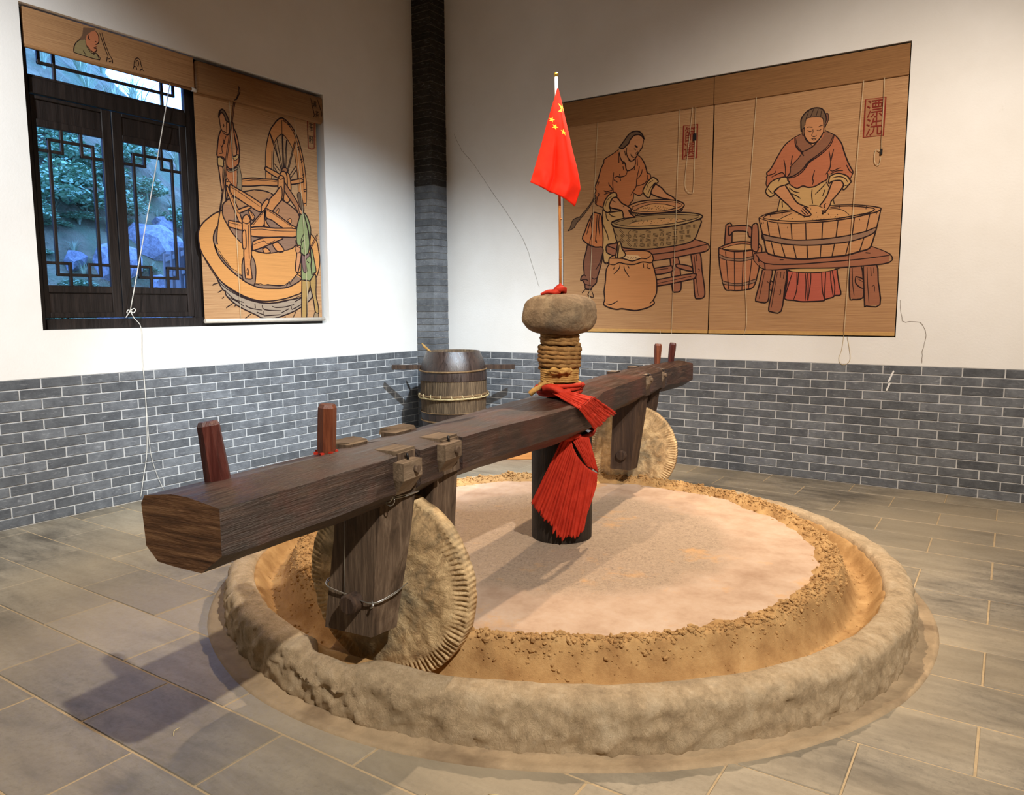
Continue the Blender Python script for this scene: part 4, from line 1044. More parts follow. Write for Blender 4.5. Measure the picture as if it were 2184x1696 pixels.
  ('f', 'hair2', [-3729,3432,-3644,3451,-3651,3432,-3702,3394,-3722,3354,-3765,3336,-3738,3384]),
  ('f', 'skin3', [-3719,3355,-3708,3387,-3676,3419,-3645,3437,-3628,3421,-3620,3394,-3625,3363,-3642,3341,-3645,3305,-3661,3283,-3685,3289,-3713,3316]),
  ('s', 6.2, [-3645,3434,-3625,3410,-3625,3363,-3642,3344,-3651,3339]),
  ('s', 6.2, [-3643,3326,-3665,3312,-3644,3311,-3648,3296,-3667,3285]),
  ('s', 6.1, [-3710,3317,-3691,3293,-3662,3278,-3669,3264]),
  ('s', 6.1, [-3653,3362,-3641,3359]),
  ('s', 6.1, [-3690,3398,-3698,3366,-3686,3364]),
  ('s', 6.0, [-3806,3245,-3804,3274,-3787,3313,-3752,3351]),
  ('s', 6.1, [-3740,3274,-3723,3250]),
  ('s', 6.2, [-3655,3285,-3638,3266,-3628,3240]),
  ('s', 6.2, [-3615,3431,-3595,3366,-3563,3280]),
  ('s', 6.2, [-3599,3435,-3582,3370,-3550,3289]),
  ('s', 6.2, [-3569,3278,-3578,3241]),
  ('s', 6.3, [-3550,3289,-3533,3264,-3534,3240]),
  ('s', 6.2, [-3571,3260,-3551,3271]),
  ('s', 6.3, [-3559,3245,-3540,3256]),
  ('s', 6.5, [-3372,3263,-3362,3308,-3341,3329,-3321,3319,-3314,3284,-3305,3262]),
  ('s', 6.4, [-3351,3275,-3353,3299,-3339,3311,-3333,3291,-3342,3265]),
  ('s', 6.4, [-3379,3243,-3368,3264,-3352,3256,-3353,3240]),
  ('s', 6.5, [-3327,3238,-3312,3257,-3296,3245]),
 ],
}
# ================================================================== materials
def m_plaster():
    t = NT('plaster'); v = t.coord('pos')
    f = t.noise(v, .9, 5, .6); col = t.ramp(f, (.3, lin(226, 222, 214)), (.7, lin(238, 236, 231)))
    f2 = t.noise(v, 7, 6, .7); k = t.ramp(f2, (.66, (0, 0, 0, 1)), (.8, (.5, .5, .5, 1)))
    col = t.mix(k, col, lin(205, 196, 182)); t.color(col); t.rough(.9, .1)
    t.bump(t.noise(v, 60, 5, .6), .12, .01); return t.m
def m_brick(name, c1, c2):
    t = NT(name); v = t.coord('pos'); oi = t.node('ShaderNodeObjectInfo')
    f = t.noise(v, 9, 6, .7); col = t.ramp(f, (.3, c1), (.7, c2))
    vs_ = t.coord('pos', (14, 14, 60)); s = t.noise(vs_, 1.2, 5, .7, .8); k = t.ramp(s, (.56, (0, 0, 0, 1)), (.74, (.55, .55, .55, 1)))
    col = t.mix(k, col, lin(168, 170, 172))
    hs = t.node('ShaderNodeHueSaturation'); a = t.math('MULTIPLY_ADD', oi.outputs['Random'], .55); t.n[-1].inputs[2].default_value = .72
    t.link(a, hs.inputs['Value']); t.link(col, hs.inputs['Color']); t.color(hs.outputs[0]); t.rough(.8, .25)
    t.bump(t.noise(v, 70, 5, .7), .35, .006); return t.m
def m_tile():
    t = NT('slate_tile'); v = t.coord('pos'); vv = t.coord('pos', (1, 3.2, 1)); oi = t.node('ShaderNodeObjectInfo')
    f = t.noise(vv, 2.3, 8, .68, .3); col = t.ramp(f, (.3, lin(78, 72, 63)), (.5, lin(120, 112, 98)), (.7, lin(150, 140, 122)))
    f2 = t.noise(v, 34, 6, .75); k = t.ramp(f2, (.5, (0, 0, 0, 1)), (.72, (.6, .6, .6, 1))); col = t.mix(k, col, lin(80, 76, 68))
    f3 = t.noise(v, .55, 4, .6); k3 = t.ramp(f3, (.42, (0, 0, 0, 1)), (.62, (.75, .75, .75, 1))); col = t.mix(k3, col, lin(160, 146, 122))
    hs = t.node('ShaderNodeHueSaturation'); a = t.math('MULTIPLY_ADD', oi.outputs['Random'], .32); t.n[-1].inputs[2].default_value = .84
    t.link(a, hs.inputs['Value']); t.link(col, hs.inputs['Color']); t.color(hs.outputs[0])
    t.rough(t.ramp(f2, (.3, (.42, .42, .42, 1)), (.7, (.62, .62, .62, 1))), .35)
    t.bump(t.noise(v, 45, 6, .7), .22, .006); return t.m
def m_wood(name, c1, c2, c3, rough=.55, axis='x', spec=.35, bump=.5, grain=9, wear=None):
    st_ = {'x': (.7, 9, 9), 'y': (9, .7, 9), 'z': (9, 9, .7)}[axis]
    t = NT(name); v = t.coord('obj', st_); v0 = t.coord('obj')
    f = t.noise(v, grain/3, 9, .68, .6); col = t.ramp(f, (.28, c1), (.5, c2), (.74, c3))
    if wear:
        k = t.ramp(t.noise(v0, 3.2, 6, .65), (.5, (0, 0, 0, 1)), (.66, (.8, .8, .8, 1))); col = t.mix(k, col, wear)
    t.color(col); t.rough(t.ramp(f, (.3, (rough-.12,)*3+(1,)), (.7, (rough+.12,)*3+(1,))), spec)
    b = t.bump(t.noise(v, grain, 6, .7), bump, .008); return t.m
def m_blind():
    t = NT('bamboo_blind'); v = t.coord('pos'); vh = t.coord('pos', (2.2, 2.2, 260)); vz = t.coord('pos', (1.2, 1.2, 34))
    f = t.noise(vh, 1, 4, .7); col = t.ramp(f, (.3, lin(140, 101, 67)), (.5, lin(172, 130, 89)), (.72, lin(191, 150, 106)))
    f2 = t.noise(vz, 1, 6, .7, .2); k = t.ramp(f2, (.6, (0, 0, 0, 1)), (.8, (.65, .65, .65, 1))); col = t.mix(k, col, lin(120, 84, 48))
    t.color(col); t.rough(.72, .25); t.bump(t.noise(vh, 1, 3, .6), .5, .004); return t.m
def m_print():
    t = NT('printed_ink'); a = t.node('ShaderNodeVertexColor'); a.layer_name = 'ink'
    vh = t.coord('pos', (2.2, 2.2, 260)); f = t.noise(vh, 1, 4, .7); k = t.ramp(f, (.3, (.78, .78, .78, 1)), (.7, (1.1, 1.1, 1.1, 1)))
    t.color(t.mix(1.0, a.outputs['Color'], k, 'MULTIPLY')); t.rough(.75, .2); t.bump(f, .4, .004); return t.m
def m_plain(name, c, rough=.6, spec=.3, metal=0):
    t = NT(name); v = t.coord('obj'); f = t.noise(v, 30, 4, .6)
    d = tuple(x*.82 for x in c[:3])+(1,); t.color(t.ramp(f, (.3, d), (.7, c))); t.rough(rough, spec); t.b.inputs['Metallic'].default_value = metal; return t.m
def m_glass():
    t = NT('window_glass'); out = t.n['Material Output']; tr = t.node('ShaderNodeBsdfTransparent'); gl = t.node('ShaderNodeBsdfGlossy'); gl.inputs['Roughness'].default_value = .02
    tr.inputs[0].default_value = (.93, .96, 1, 1)
    fr = t.node('ShaderNodeFresnel'); fr.inputs[0].default_value = 1.25; mx = t.node('ShaderNodeMixShader')
    t.link(fr.outputs[0], mx.inputs[0]); t.link(tr.outputs[0], mx.inputs[1]); t.link(gl.outputs[0], mx.inputs[2]); t.link(mx.outputs[0], out.inputs[0]); return t.m
def m_sand():
    t = NT('ground_powder'); v = t.coord('pos')
    f = t.noise(v, 8, 8, .65); col = t.ramp(f, (.3, lin(146, 110, 70)), (.55, lin(177, 141, 94)), (.75, lin(194, 160, 112)))
    t.color(col); t.rough(.95, .1); n1 = t.bump(t.noise(v, 60, 8, .75), .55, .008); t.bump(t.noise(v, 260, 3, .7), .5, .003, n1); return t.m
def m_stone_rim():
    t = NT('worn_rim_stone'); v = t.coord('pos')
    f = t.noise(v, 12, 9, .75); col = t.ramp(f, (.28, lin(158, 136, 108)), (.5, lin(206, 180, 144)), (.72, lin(228, 206, 172)))
    k2 = t.ramp(t.noise(v, 1.6, 5, .6), (.52, (0, 0, 0, 1)), (.66, (.6, .6, .6, 1))); col = t.mix(k2, col, lin(178, 160, 132))
    t.color(col); t.rough(.88, .15)
    vd = t.coord('pos', (1, 1, .55)); h = t.noise(vd, 42, 9, .8, .6); n1 = t.bump(h, .9, .018); t.bump(t.noise(v, 150, 4, .7), .4, .004, n1); return t.m
def m_platform():
    t = NT('platform_stone'); v = t.coord('obj'); ln = t.node('ShaderNodeVectorMath', operation='LENGTH'); vx = t.coord('obj', (1, 1, 0)); t.link(vx, ln.inputs[0])
    f = t.noise(v, 5, 8, .68); base = t.ramp(f, (.28, lin(158, 130, 107)), (.5, lin(180, 154, 131)), (.72, lin(190, 168, 148)))
    rr = t.math('ADD', ln.outputs['Value'], t.math('MULTIPLY', t.math('SUBTRACT', t.noise(v, 3, 6, .6), .5), .45))
    k = t.ramp(rr, (.82, (1, 1, 1, 1)), (.98, (0, 0, 0, 1))); spk = t.noise(v, 46, 9, .85, 1.5)
    inner = t.ramp(spk, (.34, lin(118, 102, 87)), (.52, lin(164, 143, 121)), (.7, lin(184, 163, 140))); col = t.mix(k, base, inner)
    k2 = t.ramp(t.noise(v, 2.4, 6, .7), (.6, (0, 0, 0, 1)), (.74, (.8, .8, .8, 1))); col = t.mix(k2, col, lin(200, 152, 96))
    t.color(col); t.rough(.85, .15); t.bump(t.noise(v, 55, 7, .75), .35, .008); return t.m
def m_wheel():
    t = NT('wheel_stone'); v = t.coord('obj', (1, 1, 1))
    f = t.noise(v, 11, 8, .7, .8); col = t.ramp(f, (.3, lin(128, 112, 86)), (.44, lin(180, 150, 110)), (.58, lin(216, 186, 140)), (.74, lin(232, 208, 164)))
    k = t.ramp(t.noise(v, 3.4, 5, .6), (.47, (0, 0, 0, 1)), (.62, (.85, .85, .85, 1))); col = t.mix(k, col, t.ramp(f, (.3, lin(100, 98, 86)), (.7, lin(168, 150, 118))))
    t.color(col); t.rough(.88, .15); n1 = t.bump(t.noise(v, 26, 8, .7, .9), .75, .012); t.bump(t.noise(v, 120, 4, .7), .4, .004, n1); return t.m
def m_cloth(name, c1, c2):
    t = NT(name); v = t.coord('obj'); f = t.noise(v, 14, 6, .7); t.color(t.ramp(f, (.3, c1), (.7, c2))); t.rough(.7, .2)
    t.bump(t.noise(v, 220, 3, .6), .15, .002); return t.m
def m_leaf(name, c1, c2):
    t = NT(name); oi = t.node('ShaderNodeNewGeometry'); v = t.coord('pos'); f = t.noise(v, 5, 4, .6); t.color(t.ramp(f, (.3, c1), (.7, c2))); t.rough(.55, .4); return t.m
MT = dict(plaster=m_plaster(), brick=m_brick('grey_brick', lin(82, 84, 88), lin(114, 117, 120)), brick_dark=m_brick('blackened_brick', lin(40, 36, 33), lin(58, 53, 48)),
 mortar=stdmat('lime_mortar', lin(178, 178, 176), lin(200, 200, 198), 8, kind='pos', rough=.9, bump=.3), mortar_d=stdmat('dark_mortar', lin(96, 92, 86), lin(128, 124, 118), 8, kind='pos', rough=.9),
 tile=m_tile(), grout=stdmat('sandy_grout', lin(166, 144, 110), lin(190, 166, 130), 14, kind='pos', rough=.95, bump=.5, bscale=90),
 ceil=stdmat('ceiling_boards', lin(120, 92, 64), lin(140, 108, 76), 4, kind='pos', rough=.8), backw=stdmat('rear_plaster', lin(196, 178, 152), lin(210, 192, 166), 2, kind='pos', rough=.9, bump=.1),
 rim=m_stone_rim(), platform=m_platform(), sand=m_sand(), wheel=m_wheel(),
 skirt=stdmat('cement_skirt', lin(146, 126, 98), lin(176, 152, 120), 7, kind='pos', rough=.9, bump=.4, bscale=50, spots=(lin(112, 92, 70), 3, .5, .7)),
 beam=m_wood('beam_timber', lin(22, 15, 12), lin(50, 34, 28), lin(92, 70, 56), .40, 'x', .5, .9, 14, wear=lin(80, 43, 33)),
 endgrain=m_wood('end_grain', lin(40, 26, 18), lin(116, 82, 56), lin(170, 130, 92), .75, 'y', .2, 1.0, 16),
 leg=m_wood('leg_timber', lin(50, 39, 31), lin(94, 77, 62), lin(138, 118, 97), .7, 'z', .25, .7, 12),
 legd=m_wood('dark_leg_timber', lin(36, 26, 20), lin(62, 46, 36), lin(88, 68, 52), .65, 'z', .3, .7, 12),
 peg=m_wood('peg_timber', lin(52, 24, 16), lin(98, 50, 30), lin(136, 76, 44), .38, 'z', .5, .4, 10),
 pegd=m_wood('dark_peg_timber', lin(40, 16, 13), lin(74, 32, 26), lin(104, 52, 40), .36, 'z', .5, .4, 10),
 block=m_wood('block_timber', lin(70, 58, 46), lin(112, 95, 77), lin(146, 128, 106), .7, 'x', .2, .4, 10),
 post=m_wood('post_timber', lin(18, 14, 11), lin(36, 28, 23), lin(70, 58, 46), .6, 'z', .35, .8, 9),
 rope=stdmat('hemp_rope', lin(112, 80, 44), lin(166, 126, 76), 30, rough=.85, bump=.7, bscale=200, bdist=.003, spec=.2),
 ropel=stdmat('pale_hemp_rope', lin(152, 112, 58), lin(198, 156, 92), 30, rough=.85, bump=.7, bscale=200, bdist=.003, spec=.2),
 cap=stdmat('capstone_rock', lin(92, 76, 58), lin(134, 112, 86), 9, rough=.85, bump=.8, bscale=45, bdist=.012, c3=lin(166, 144, 112), spots=(lin(84, 74, 62), 4, .52, .7)),
 red=m_cloth('red_cotton', lin(158, 36, 21), lin(190, 54, 33)), flag=m_cloth('flag_red', lin(232, 34, 10), lin(240, 44, 16)), gold=m_plain('flag_yellow', lin(250, 226, 70), .6),
 wire=m_plain('galvanised_wire', lin(190, 190, 186), .3, .6, .9), white=m_plain('white_plastic', lin(232, 232, 230), .4), brass=m_plain('brass_ball', lin(200, 160, 60), .3, .5, .8), bamboo=stdmat('bamboo_cane', lin(150, 92, 40), lin(192, 130, 66), 20, stretch=(1, 1, .2), rough=.45, bump=.1),
 barrel=m_wood('barrel_lacquer', lin(28, 20, 17), lin(52, 38, 32), lin(78, 58, 46), .32, 'z', .6, .35, 10), stave=m_wood('barrel_stave', lin(44, 34, 26), lin(92, 74, 54), lin(140, 116, 86), .65, 'z', .3, .6, 16),
 cane=stdmat('cane_hoop', lin(92, 70, 46), lin(140, 110, 74), 30, rough=.6, bump=.4, bscale=120, bdist=.003), twine=stdmat('pale_twine', lin(160, 138, 96), lin(204, 186, 140), 40, rough=.8, bump=.5, bscale=160, bdist=.003),
 darkwood=m_wood('window_timber', lin(15, 11, 9), lin(27, 20, 17), lin(44, 33, 27), .5, 'z', .35, .4, 9), boxwood=m_wood('box_timber', lin(150, 92, 44), lin(186, 124, 66), lin(206, 148, 88), .55, 'x', .3, .3, 8),
 blind=m_blind(), valance=stdmat('valance_weave', lin(122, 84, 48), lin(158, 114, 70), 3, stretch=(1, 1, 60), kind='pos', rough=.75, bump=.4, bscale=20, bdist=.004),
 ink=m_print(), rail=m_plain('blind_rail', lin(206, 194, 178), .45), railwood=m_plain('blind_batten', lin(196, 152, 90), .6), cord=m_plain('pale_cord', lin(206, 186, 150), .7), cordw=m_plain('white_cord', lin(220, 216, 206), .6), black=m_plain('black_plastic', lin(30, 28, 28), .4), sealink=m_plain('seal_ink', lin(122, 38, 26), .75, .2), blackink=m_plain('black_ink', lin(36, 26, 24), .75, .2),
 crack=m_plain('crack_dark', lin(150, 140, 128), .9), paint=m_plain('white_paint', lin(244, 242, 238), .6), glass=m_glass(),
 earth=stdmat('hillside_earth', lin(92, 88, 62), lin(150, 140, 104), 4, kind='pos', rough=.95, bump=.9, bscale=16, bdist=.08, spots=(lin(104, 116, 80), 2.2, .45, .6)),
 rock=stdmat('blue_grey_rock', lin(120, 122, 124), lin(178, 180, 182), 7, rough=.85, bump=.9, bscale=16, bdist=.04), leaf=m_leaf('shrub_leaf', lin(88, 122, 84), lin(140, 170, 124)), grass=m_leaf('grass_blade', lin(104, 128, 90), lin(176, 186, 144)),
 fence=m_wood('fence_timber', lin(84, 82, 78), lin(112, 108, 102), lin(136, 132, 124), .8, 'z', .2, .4, 9), straw=m_plain('dry_straw', lin(214, 196, 148), .8))
# ================================================================== the setting
XMAX, YMIN, ZC = 9.6, -9.6, 5.25
# floor: grout bed + single slate tiles
fl = MB().box(-.25, XMAX, YMIN, .25, -.14, -.0025).build('floor', MT['grout']); tag(fl, kind='structure')
CX, CY = 3.53, -3.18
TY, TX = .3425, .67
tile_m = {}
def tile_mesh(w, h):
    k = (round(w, 3), round(h, 3))
    if k not in tile_m: tile_m[k] = MB().bbox(0, w, 0, h, -.03, 0, .003).mesh('floor_tile', MT['tile'])
    return tile_m[k]
g = .0062
for k in range(-9, 14):
    y0 = -4.42 + TY*k; y1 = y0 + TY
    if y0 > -.03: continue
    y1 = min(y1, 0)
    x = (2.515 if k % 2 == 0 else 2.18) - TX*4
    while x < 7.6:
        x0, x1 = max(x, 0), x+TX
        x += TX
        if x1 < .05: continue
        far = max(math.hypot(a-CX, b-CY) for a in (x0, x1) for b in (y0, y1))
        if far < 1.6: continue
        # keep what the camera or a step to its side can see
        dx, dy = (x0+x1)/2-5.54, (y0+y1)/2+6.72
        fwd = dx*-.5514+dy*.8342; side = dx*.8345+dy*.5511
        if fwd < .8 or abs(side) > fwd*.95+.9: continue
        put('floor_tile', tile_mesh(x1-x0-g, y1-y0-g), fl, (x0+g/2, y0+g/2, random.uniform(-.0015, .0015)))
# ceiling and the walls behind the camera
tag(MB().box(-.25, XMAX+.25, YMIN-.25, .25, ZC, ZC+.2).build('ceiling', MT['ceil']), kind='structure')
tag(MB().box(-.25, XMAX+.25, YMIN-.25, YMIN, -.14, ZC).build('wall_back', MT['backw']), kind='structure')
tag(MB().box(XMAX, XMAX+.25, YMIN, .25, -.14, ZC).build('wall_side', MT['backw']), kind='structure')
# left wall (x = 0) with the window opening, right wall (y = 0) with the recess
WH = 1.0; NC = 14; CH = WH/NC
WY0, WY1, WZ0, WZ1 = -4.157, -1.54, 1.325, 3.468
m = MB()
m.box(-.25, 0, YMIN, WY0, WH, ZC).box(-.25, 0, WY1, .0, WH, ZC).box(-.25, 0, WY0, WY1, WH, WZ0).box(-.25, 0, WY0, WY1, WZ1, ZC)
wl = m.build('wall_left', MT['plaster']); tag(wl, kind='structure')
MB().box(-.25, -.0025, YMIN, 0, -.14, WH).build('mortar', MT['mortar'], wl)
RX0, RX1, RZ0, RZ1 = 1.705, 4.768, 1.222, 3.482
m = MB()
m.box(-.25, RX0, 0, .25, WH, ZC).box(RX1, XMAX, 0, .25, WH, ZC).box(RX0, RX1, 0, .25, WH, RZ0).box(RX0, RX1, 0, .25, RZ1, ZC).box(RX0, RX1, .1, .25, RZ0, RZ1)
wr = m.build('wall_right', MT['plaster']); tag(wr, kind='structure')
MB().box(-.25, XMAX, .0025, .25, -.14, WH).build('mortar', MT['mortar'], wr)
PA = .252
bl = .2745; jt = .0095
def brick_mesh(w, cache={}):
    k = round(w, 3)
    if k not in cache: cache[k] = MB().bbox(0, w, 0, .016, 0, CH-jt*.85, .0025).mesh('brick', MT['brick'])
    return cache[k]
for c in range(NC):                      # c = 0 is the top course
    z0 = WH - (c+1)*CH + jt*.4
    y = (-4.197 if c % 2 == 0 else -4.338) - bl*7 + (.03 if c > 9 else 0)
    while y < -PA:
        a, b = y, min(y+bl, -PA); y += bl
        if b - a < .04 or b < -5.85: continue
        o = put('brick', brick_mesh(b-a-jt), wl, (-.014+random.uniform(-.0015, .0015), a+jt/2, z0)); o.rotation_euler = (0, 0, PI/2); o.location.x += .016; 
    x = (4.415 if c % 2 == 0 else 4.272) - .276*17 + (.02 if c > 10 else 0)
    while x < 6.75:
        a, b = max(x, PA), x+.276; x += .276
        if b - a < .04: continue
        put('brick', brick_mesh(b-a-jt), wr, (a+jt/2, -.002+random.uniform(-.0015, .0015), z0))
# brick pier in the corner
pr = MB().box(0, PA-.005, -PA+.005, 0, 0, ZC).build('pillar', MT['mortar_d']); tag(pr, kind='structure')
pb = {k: MB().bbox(0, PA, -PA, 0, 0, CH-.006, .003).mesh('brick', MT[k]) for k in ('brick', 'brick_dark')}
for i in range(int(ZC/CH)):
    o = put('brick', pb['brick' if i < 39 else 'brick_dark'], pr, (random.uniform(-.002, .002), random.uniform(-.002, .002), i*CH+.003))
# plaster cracks, white paint mark
def ribbon(pts, w, to3, name, mat, parent):
    P = smooth([(a, b, 0) for a, b in pts], 5); mb = MB(); L = []
    for i, q in enumerate(P):
        tg = (P[min(i+1, len(P)-1)]-P[max(0, i-1)]).normalized(); n = Vector((-tg.y, tg.x, 0))*w*.5*(.6+.8*abs(nz(i*.7, 3, 1)))
        j = Vector((nz(i*.9, 0, 0)*.006, nz(0, i*.9, 5)*.006, 0)); L += [to3(q+n+j), to3(q-n+j)]
    mb.add(L, [(2*i, 2*i+1, 2*i+3, 2*i+2) for i in range(len(P)-1)]); return mb.build(name, mat, parent)
rw3 = lambda q: (q.x, -.0012, q.y)
ribbon([(.359, 3.349), (.464, 3.165), (.619, 3.001), (.862, 2.686), (1.069, 2.429), (1.272, 2.13), (1.358, 1.911), (1.443, 1.684)], .005, rw3, 'plaster_crack', MT['crack'], wr)
ribbon([(4.787, 1.519), (4.812, 1.357), (4.878, 1.35), (4.944, 1.335), (4.982, 1.245), (4.965, 1.134), (4.964, 1.024)], .006, rw3, 'plaster_crack', MT['crack'], wr)
for q in ([(4.765, .96), (4.775, .953), (4.742, .864), (4.729, .868)], [(4.739, .861), (4.753, .854), (4.729, .792), (4.719, .795)]):
    mb = MB(); mb.add([(a, -.006, b) for a, b in q]+[(a, .002, b) for a, b in q], [(0, 1, 2, 3), (4, 7, 6, 5), (0, 4, 5, 1), (1, 5, 6, 2), (2, 6, 7, 3), (3, 7, 4, 0)]); mb.build('paint_mark', MT['paint'], wr)

# ------------------------------------------------------------------ window in the left wall
w1 = empty('window_1', (-.12, -2.85, WZ0)); tag(w1, kind='structure')
def wbox(name, y0, y1, z0, z1, x0=-.14, x1=-.10, parent=w1, mat='darkwood', b=.004):
    P = Vector((-.12, -2.85, WZ0)); return MB().bbox(x0-P.x, x1-P.x, y0-P.y, y1-P.y, z0-P.z, z1-P.z, b).build(name, MT[mat], parent)
wbox('frame', WY0, -4.085, WZ0, WZ1); wbox('frame', -2.925, -2.80, WZ0, WZ1); wbox('frame', -1.61, WY1, WZ0, WZ1)
wbox('frame', -4.085, -1.61, WZ0, 1.40, -.15, -.085); wbox('frame', -4.085, -2.925, 2.925, 3.03, -.15, -.09); wbox('frame', -4.085, -1.61, 3.40, WZ1)
wbox('blind_backing_board', -2.80, -1.61, 1.40, 3.40, -.145, -.13)
def lattice(parent, y0, y1, z0, z1, bars):
    for (u0, v0, u1, v1) in bars:
        a, b = sorted((lerp(y0, y1, u0), lerp(y0, y1, u1))); c, d_ = sorted((lerp(z1, z0, v0), lerp(z1, z0, v1))); h = .0105
        if abs(u0-u1) < 1e-6: wbox('lattice_bar', a-h, a+h, c-h, d_+h, -.13, -.108, parent, b=.003)
        else: wbox('lattice_bar', a-h, b+h, c-h, d_+h, -.129, -.109, parent, b=.003)
def sash(y0, y1, gy0, gy1):
    s_ = wbox('sash', y0, gy0, 1.405, 2.92, -.138, -.104)
    for nm, a, b, c, d_ in (('sash_stile', gy1, y1, 1.405, 2.92), ('sash_rail', gy0, gy1, 1.405, 1.445), ('sash_rail', gy0, gy1, 1.585, 1.637), ('sash_rail', gy0, gy1, 2.714, 2.765), ('sash_rail', gy0, gy1, 2.895, 2.92)):
        wbox(nm, a, b, c, d_, -.137, -.105, s_)
    wbox('sash_panel', gy0-.002, gy1+.002, 1.44, 1.59, -.132, -.118, s_); wbox('sash_panel', gy0-.002, gy1+.002, 2.76, 2.90, -.132, -.118, s_)
    a, b = .07, .145
    B_ = [(.17, a, .84, a), (.36, 0, .36, b), (.66, 0, .66, b), (0, b, .36, b), (.66, b, 1, b), (.17, a, .17, 1-a), (.84, a, .84, 1-a)]
    B_ += [(.17, 1-a, .84, 1-a), (.36, 1-b, .36, 1), (.66, 1-b, .66, 1), (0, 1-b, .36, 1-b), (.66, 1-b, 1, 1-b)]
    lattice(s_, gy0, gy1, 1.637, 2.714, B_)
    wbox('pane', gy0-.003, gy1+.003, 1.634, 2.717, -.1225, -.1195, s_, 'glass', .0004)
sash(-4.085, -3.53, -4.05, -3.60); sash(-3.525, -2.925, -3.448, -2.978)
tr = wbox('transom', -4.085, -2.925, 3.03, 3.05, -.138, -.104)
wbox('transom_rail', -4.085, -2.925, 3.38, 3.40, -.138, -.104, tr)
y0, y1, z0, z1 = -4.085, -2.925, 3.05, 3.38
lattice(tr, y0, y1, z0, z1, [(.155, .72, .845, .72), (.155, .45, .155, 1), (.845, .45, .845, 1), (.07, .72, .07, .2), (.93, .72, .93, .2), (.07, .72, .155, .72), (.845, .72, .93, .72), (0, .45, .155, .45), (.845, .45, 1, .45), (.07, 0, .07, .45), (.93, 0, .93, .45)])
wbox('pane', y0, y1, z0, z1, -.1225, -.1195, tr, 'glass', .0004)
tag(MB().bbox(RX0+.002, RX1-.002, .085, .0995, RZ0+.002, RZ1-.002, .003).build('window_2', MT['darkwood']), kind='structure')
# ================================================================== the mill: beam frame (local x = along the beam, away; local y = -t)
ANG = math.radians(97.0)
def L(s, t, z): return Vector((s, -t, z))
def bempty(name, s=0, t=0, z=0):
    d = Vector((math.cos(ANG), math.sin(ANG), 0)); tv = Vector((d.y, -d.x, 0)); P = Vector((CX, CY, 0))+d*s+tv*t; P.z = z
    return empty(name, P, ANG)
class LB(MB):        # mesh builder in the beam frame, relative to an origin
    def __init__(s, o=(0, 0, 0)): super().__init__(); s.o = Vector((o[0], -o[1], o[2]))
    def build(s, name, mats, parent):
        s.v = [tuple(Vector(q)-s.o) for q in s.v]; return super().build(name, mats, parent)
# ------------------------------------------------------------------ stone base
base = empty('stone_mill_trough', (CX, CY, 0)); tag(base, 'round stone mill trough with worn rim and flat pale platform', 'mill')
def rimfn(r, z, a):
    ad = math.degrees(a); ad = ad-360 if ad > 180 else ad
    k = sstep(-97, -94, ad)*(1-sstep(-88, -84, ad))
    c, s_ = math.cos(a), math.sin(a); big = fbm(c*2.2, s_*2.2, 1, 1.2)*.016; fine = fbm(c*1.7*8, s_*1.7*8, z*10, 1.6)
    r0 = r
    if r > 1.55:
        rough_ = .014 if (r > 1.69 and z < .165) else .004; pit = abs(fbm(c*r*26, s_*r*26, z*22, 1.0))-.3
        r += big + fine*rough_ + (pit*.013 if (r0 > 1.69 and z < .175) else 0); z += (fbm(c*3, s_*3, 7, 1.5)*.012 + fine*.003)*(1 if z > .1 else 0)
        if z > .05: r += k*.05*(1-sstep(1.63, 1.715, r0))
        if z > .1: z -= k*.018
    return r, z
prof = [(1.742, -.01)]+[(1.749-.009*(k/11)**2, .004+k*.0135) for k in range(12)]+[(1.734, .164), (1.726, .173), (1.714, .182), (1.698, .188), (1.68, .191), (1.66, .193), (1.64, .193), (1.626, .191), (1.615, .182), (1.608, .16), (1.604, .12), (1.60, .06), (1.58, .02), (1.40, .02), (1.395, .10), (1.39, .2), (1.37, .205), (1.2, .205)]
MB().lathe(prof, 720, 0, False, True, fn=rimfn).build('rim', MT['rim'], base)
def pfn(r, z, a):
    c, s_ = math.cos(a), math.sin(a); return r, z + fbm(c*r*2, s_*r*2, 3, 1.0)*.004 - (.006 if r < .82+.1*nz(c*2, s_*2, 5) else 0)
MB().lathe([(1.40, .1), (1.40, .212), (1.385, .219)]+[(1.36-i*.06, .22) for i in range(22)]+[(.02, .22)], 120, 0, False, True, fn=pfn).build('platform', MT['platform'], base)
def sfn(r, z, a): return r+nz(math.cos(a)*3, math.sin(a)*3, r)*.012, z
MB().lathe([(1.835, -.004), (1.832, .003), (1.818, .008), (1.80, .006), (1.775, .004), (1.75, .010), (1.72, .016), (1.69, .016)], 160, 0, False, False, fn=sfn).build('cement_skirt', MT['skirt'], base)
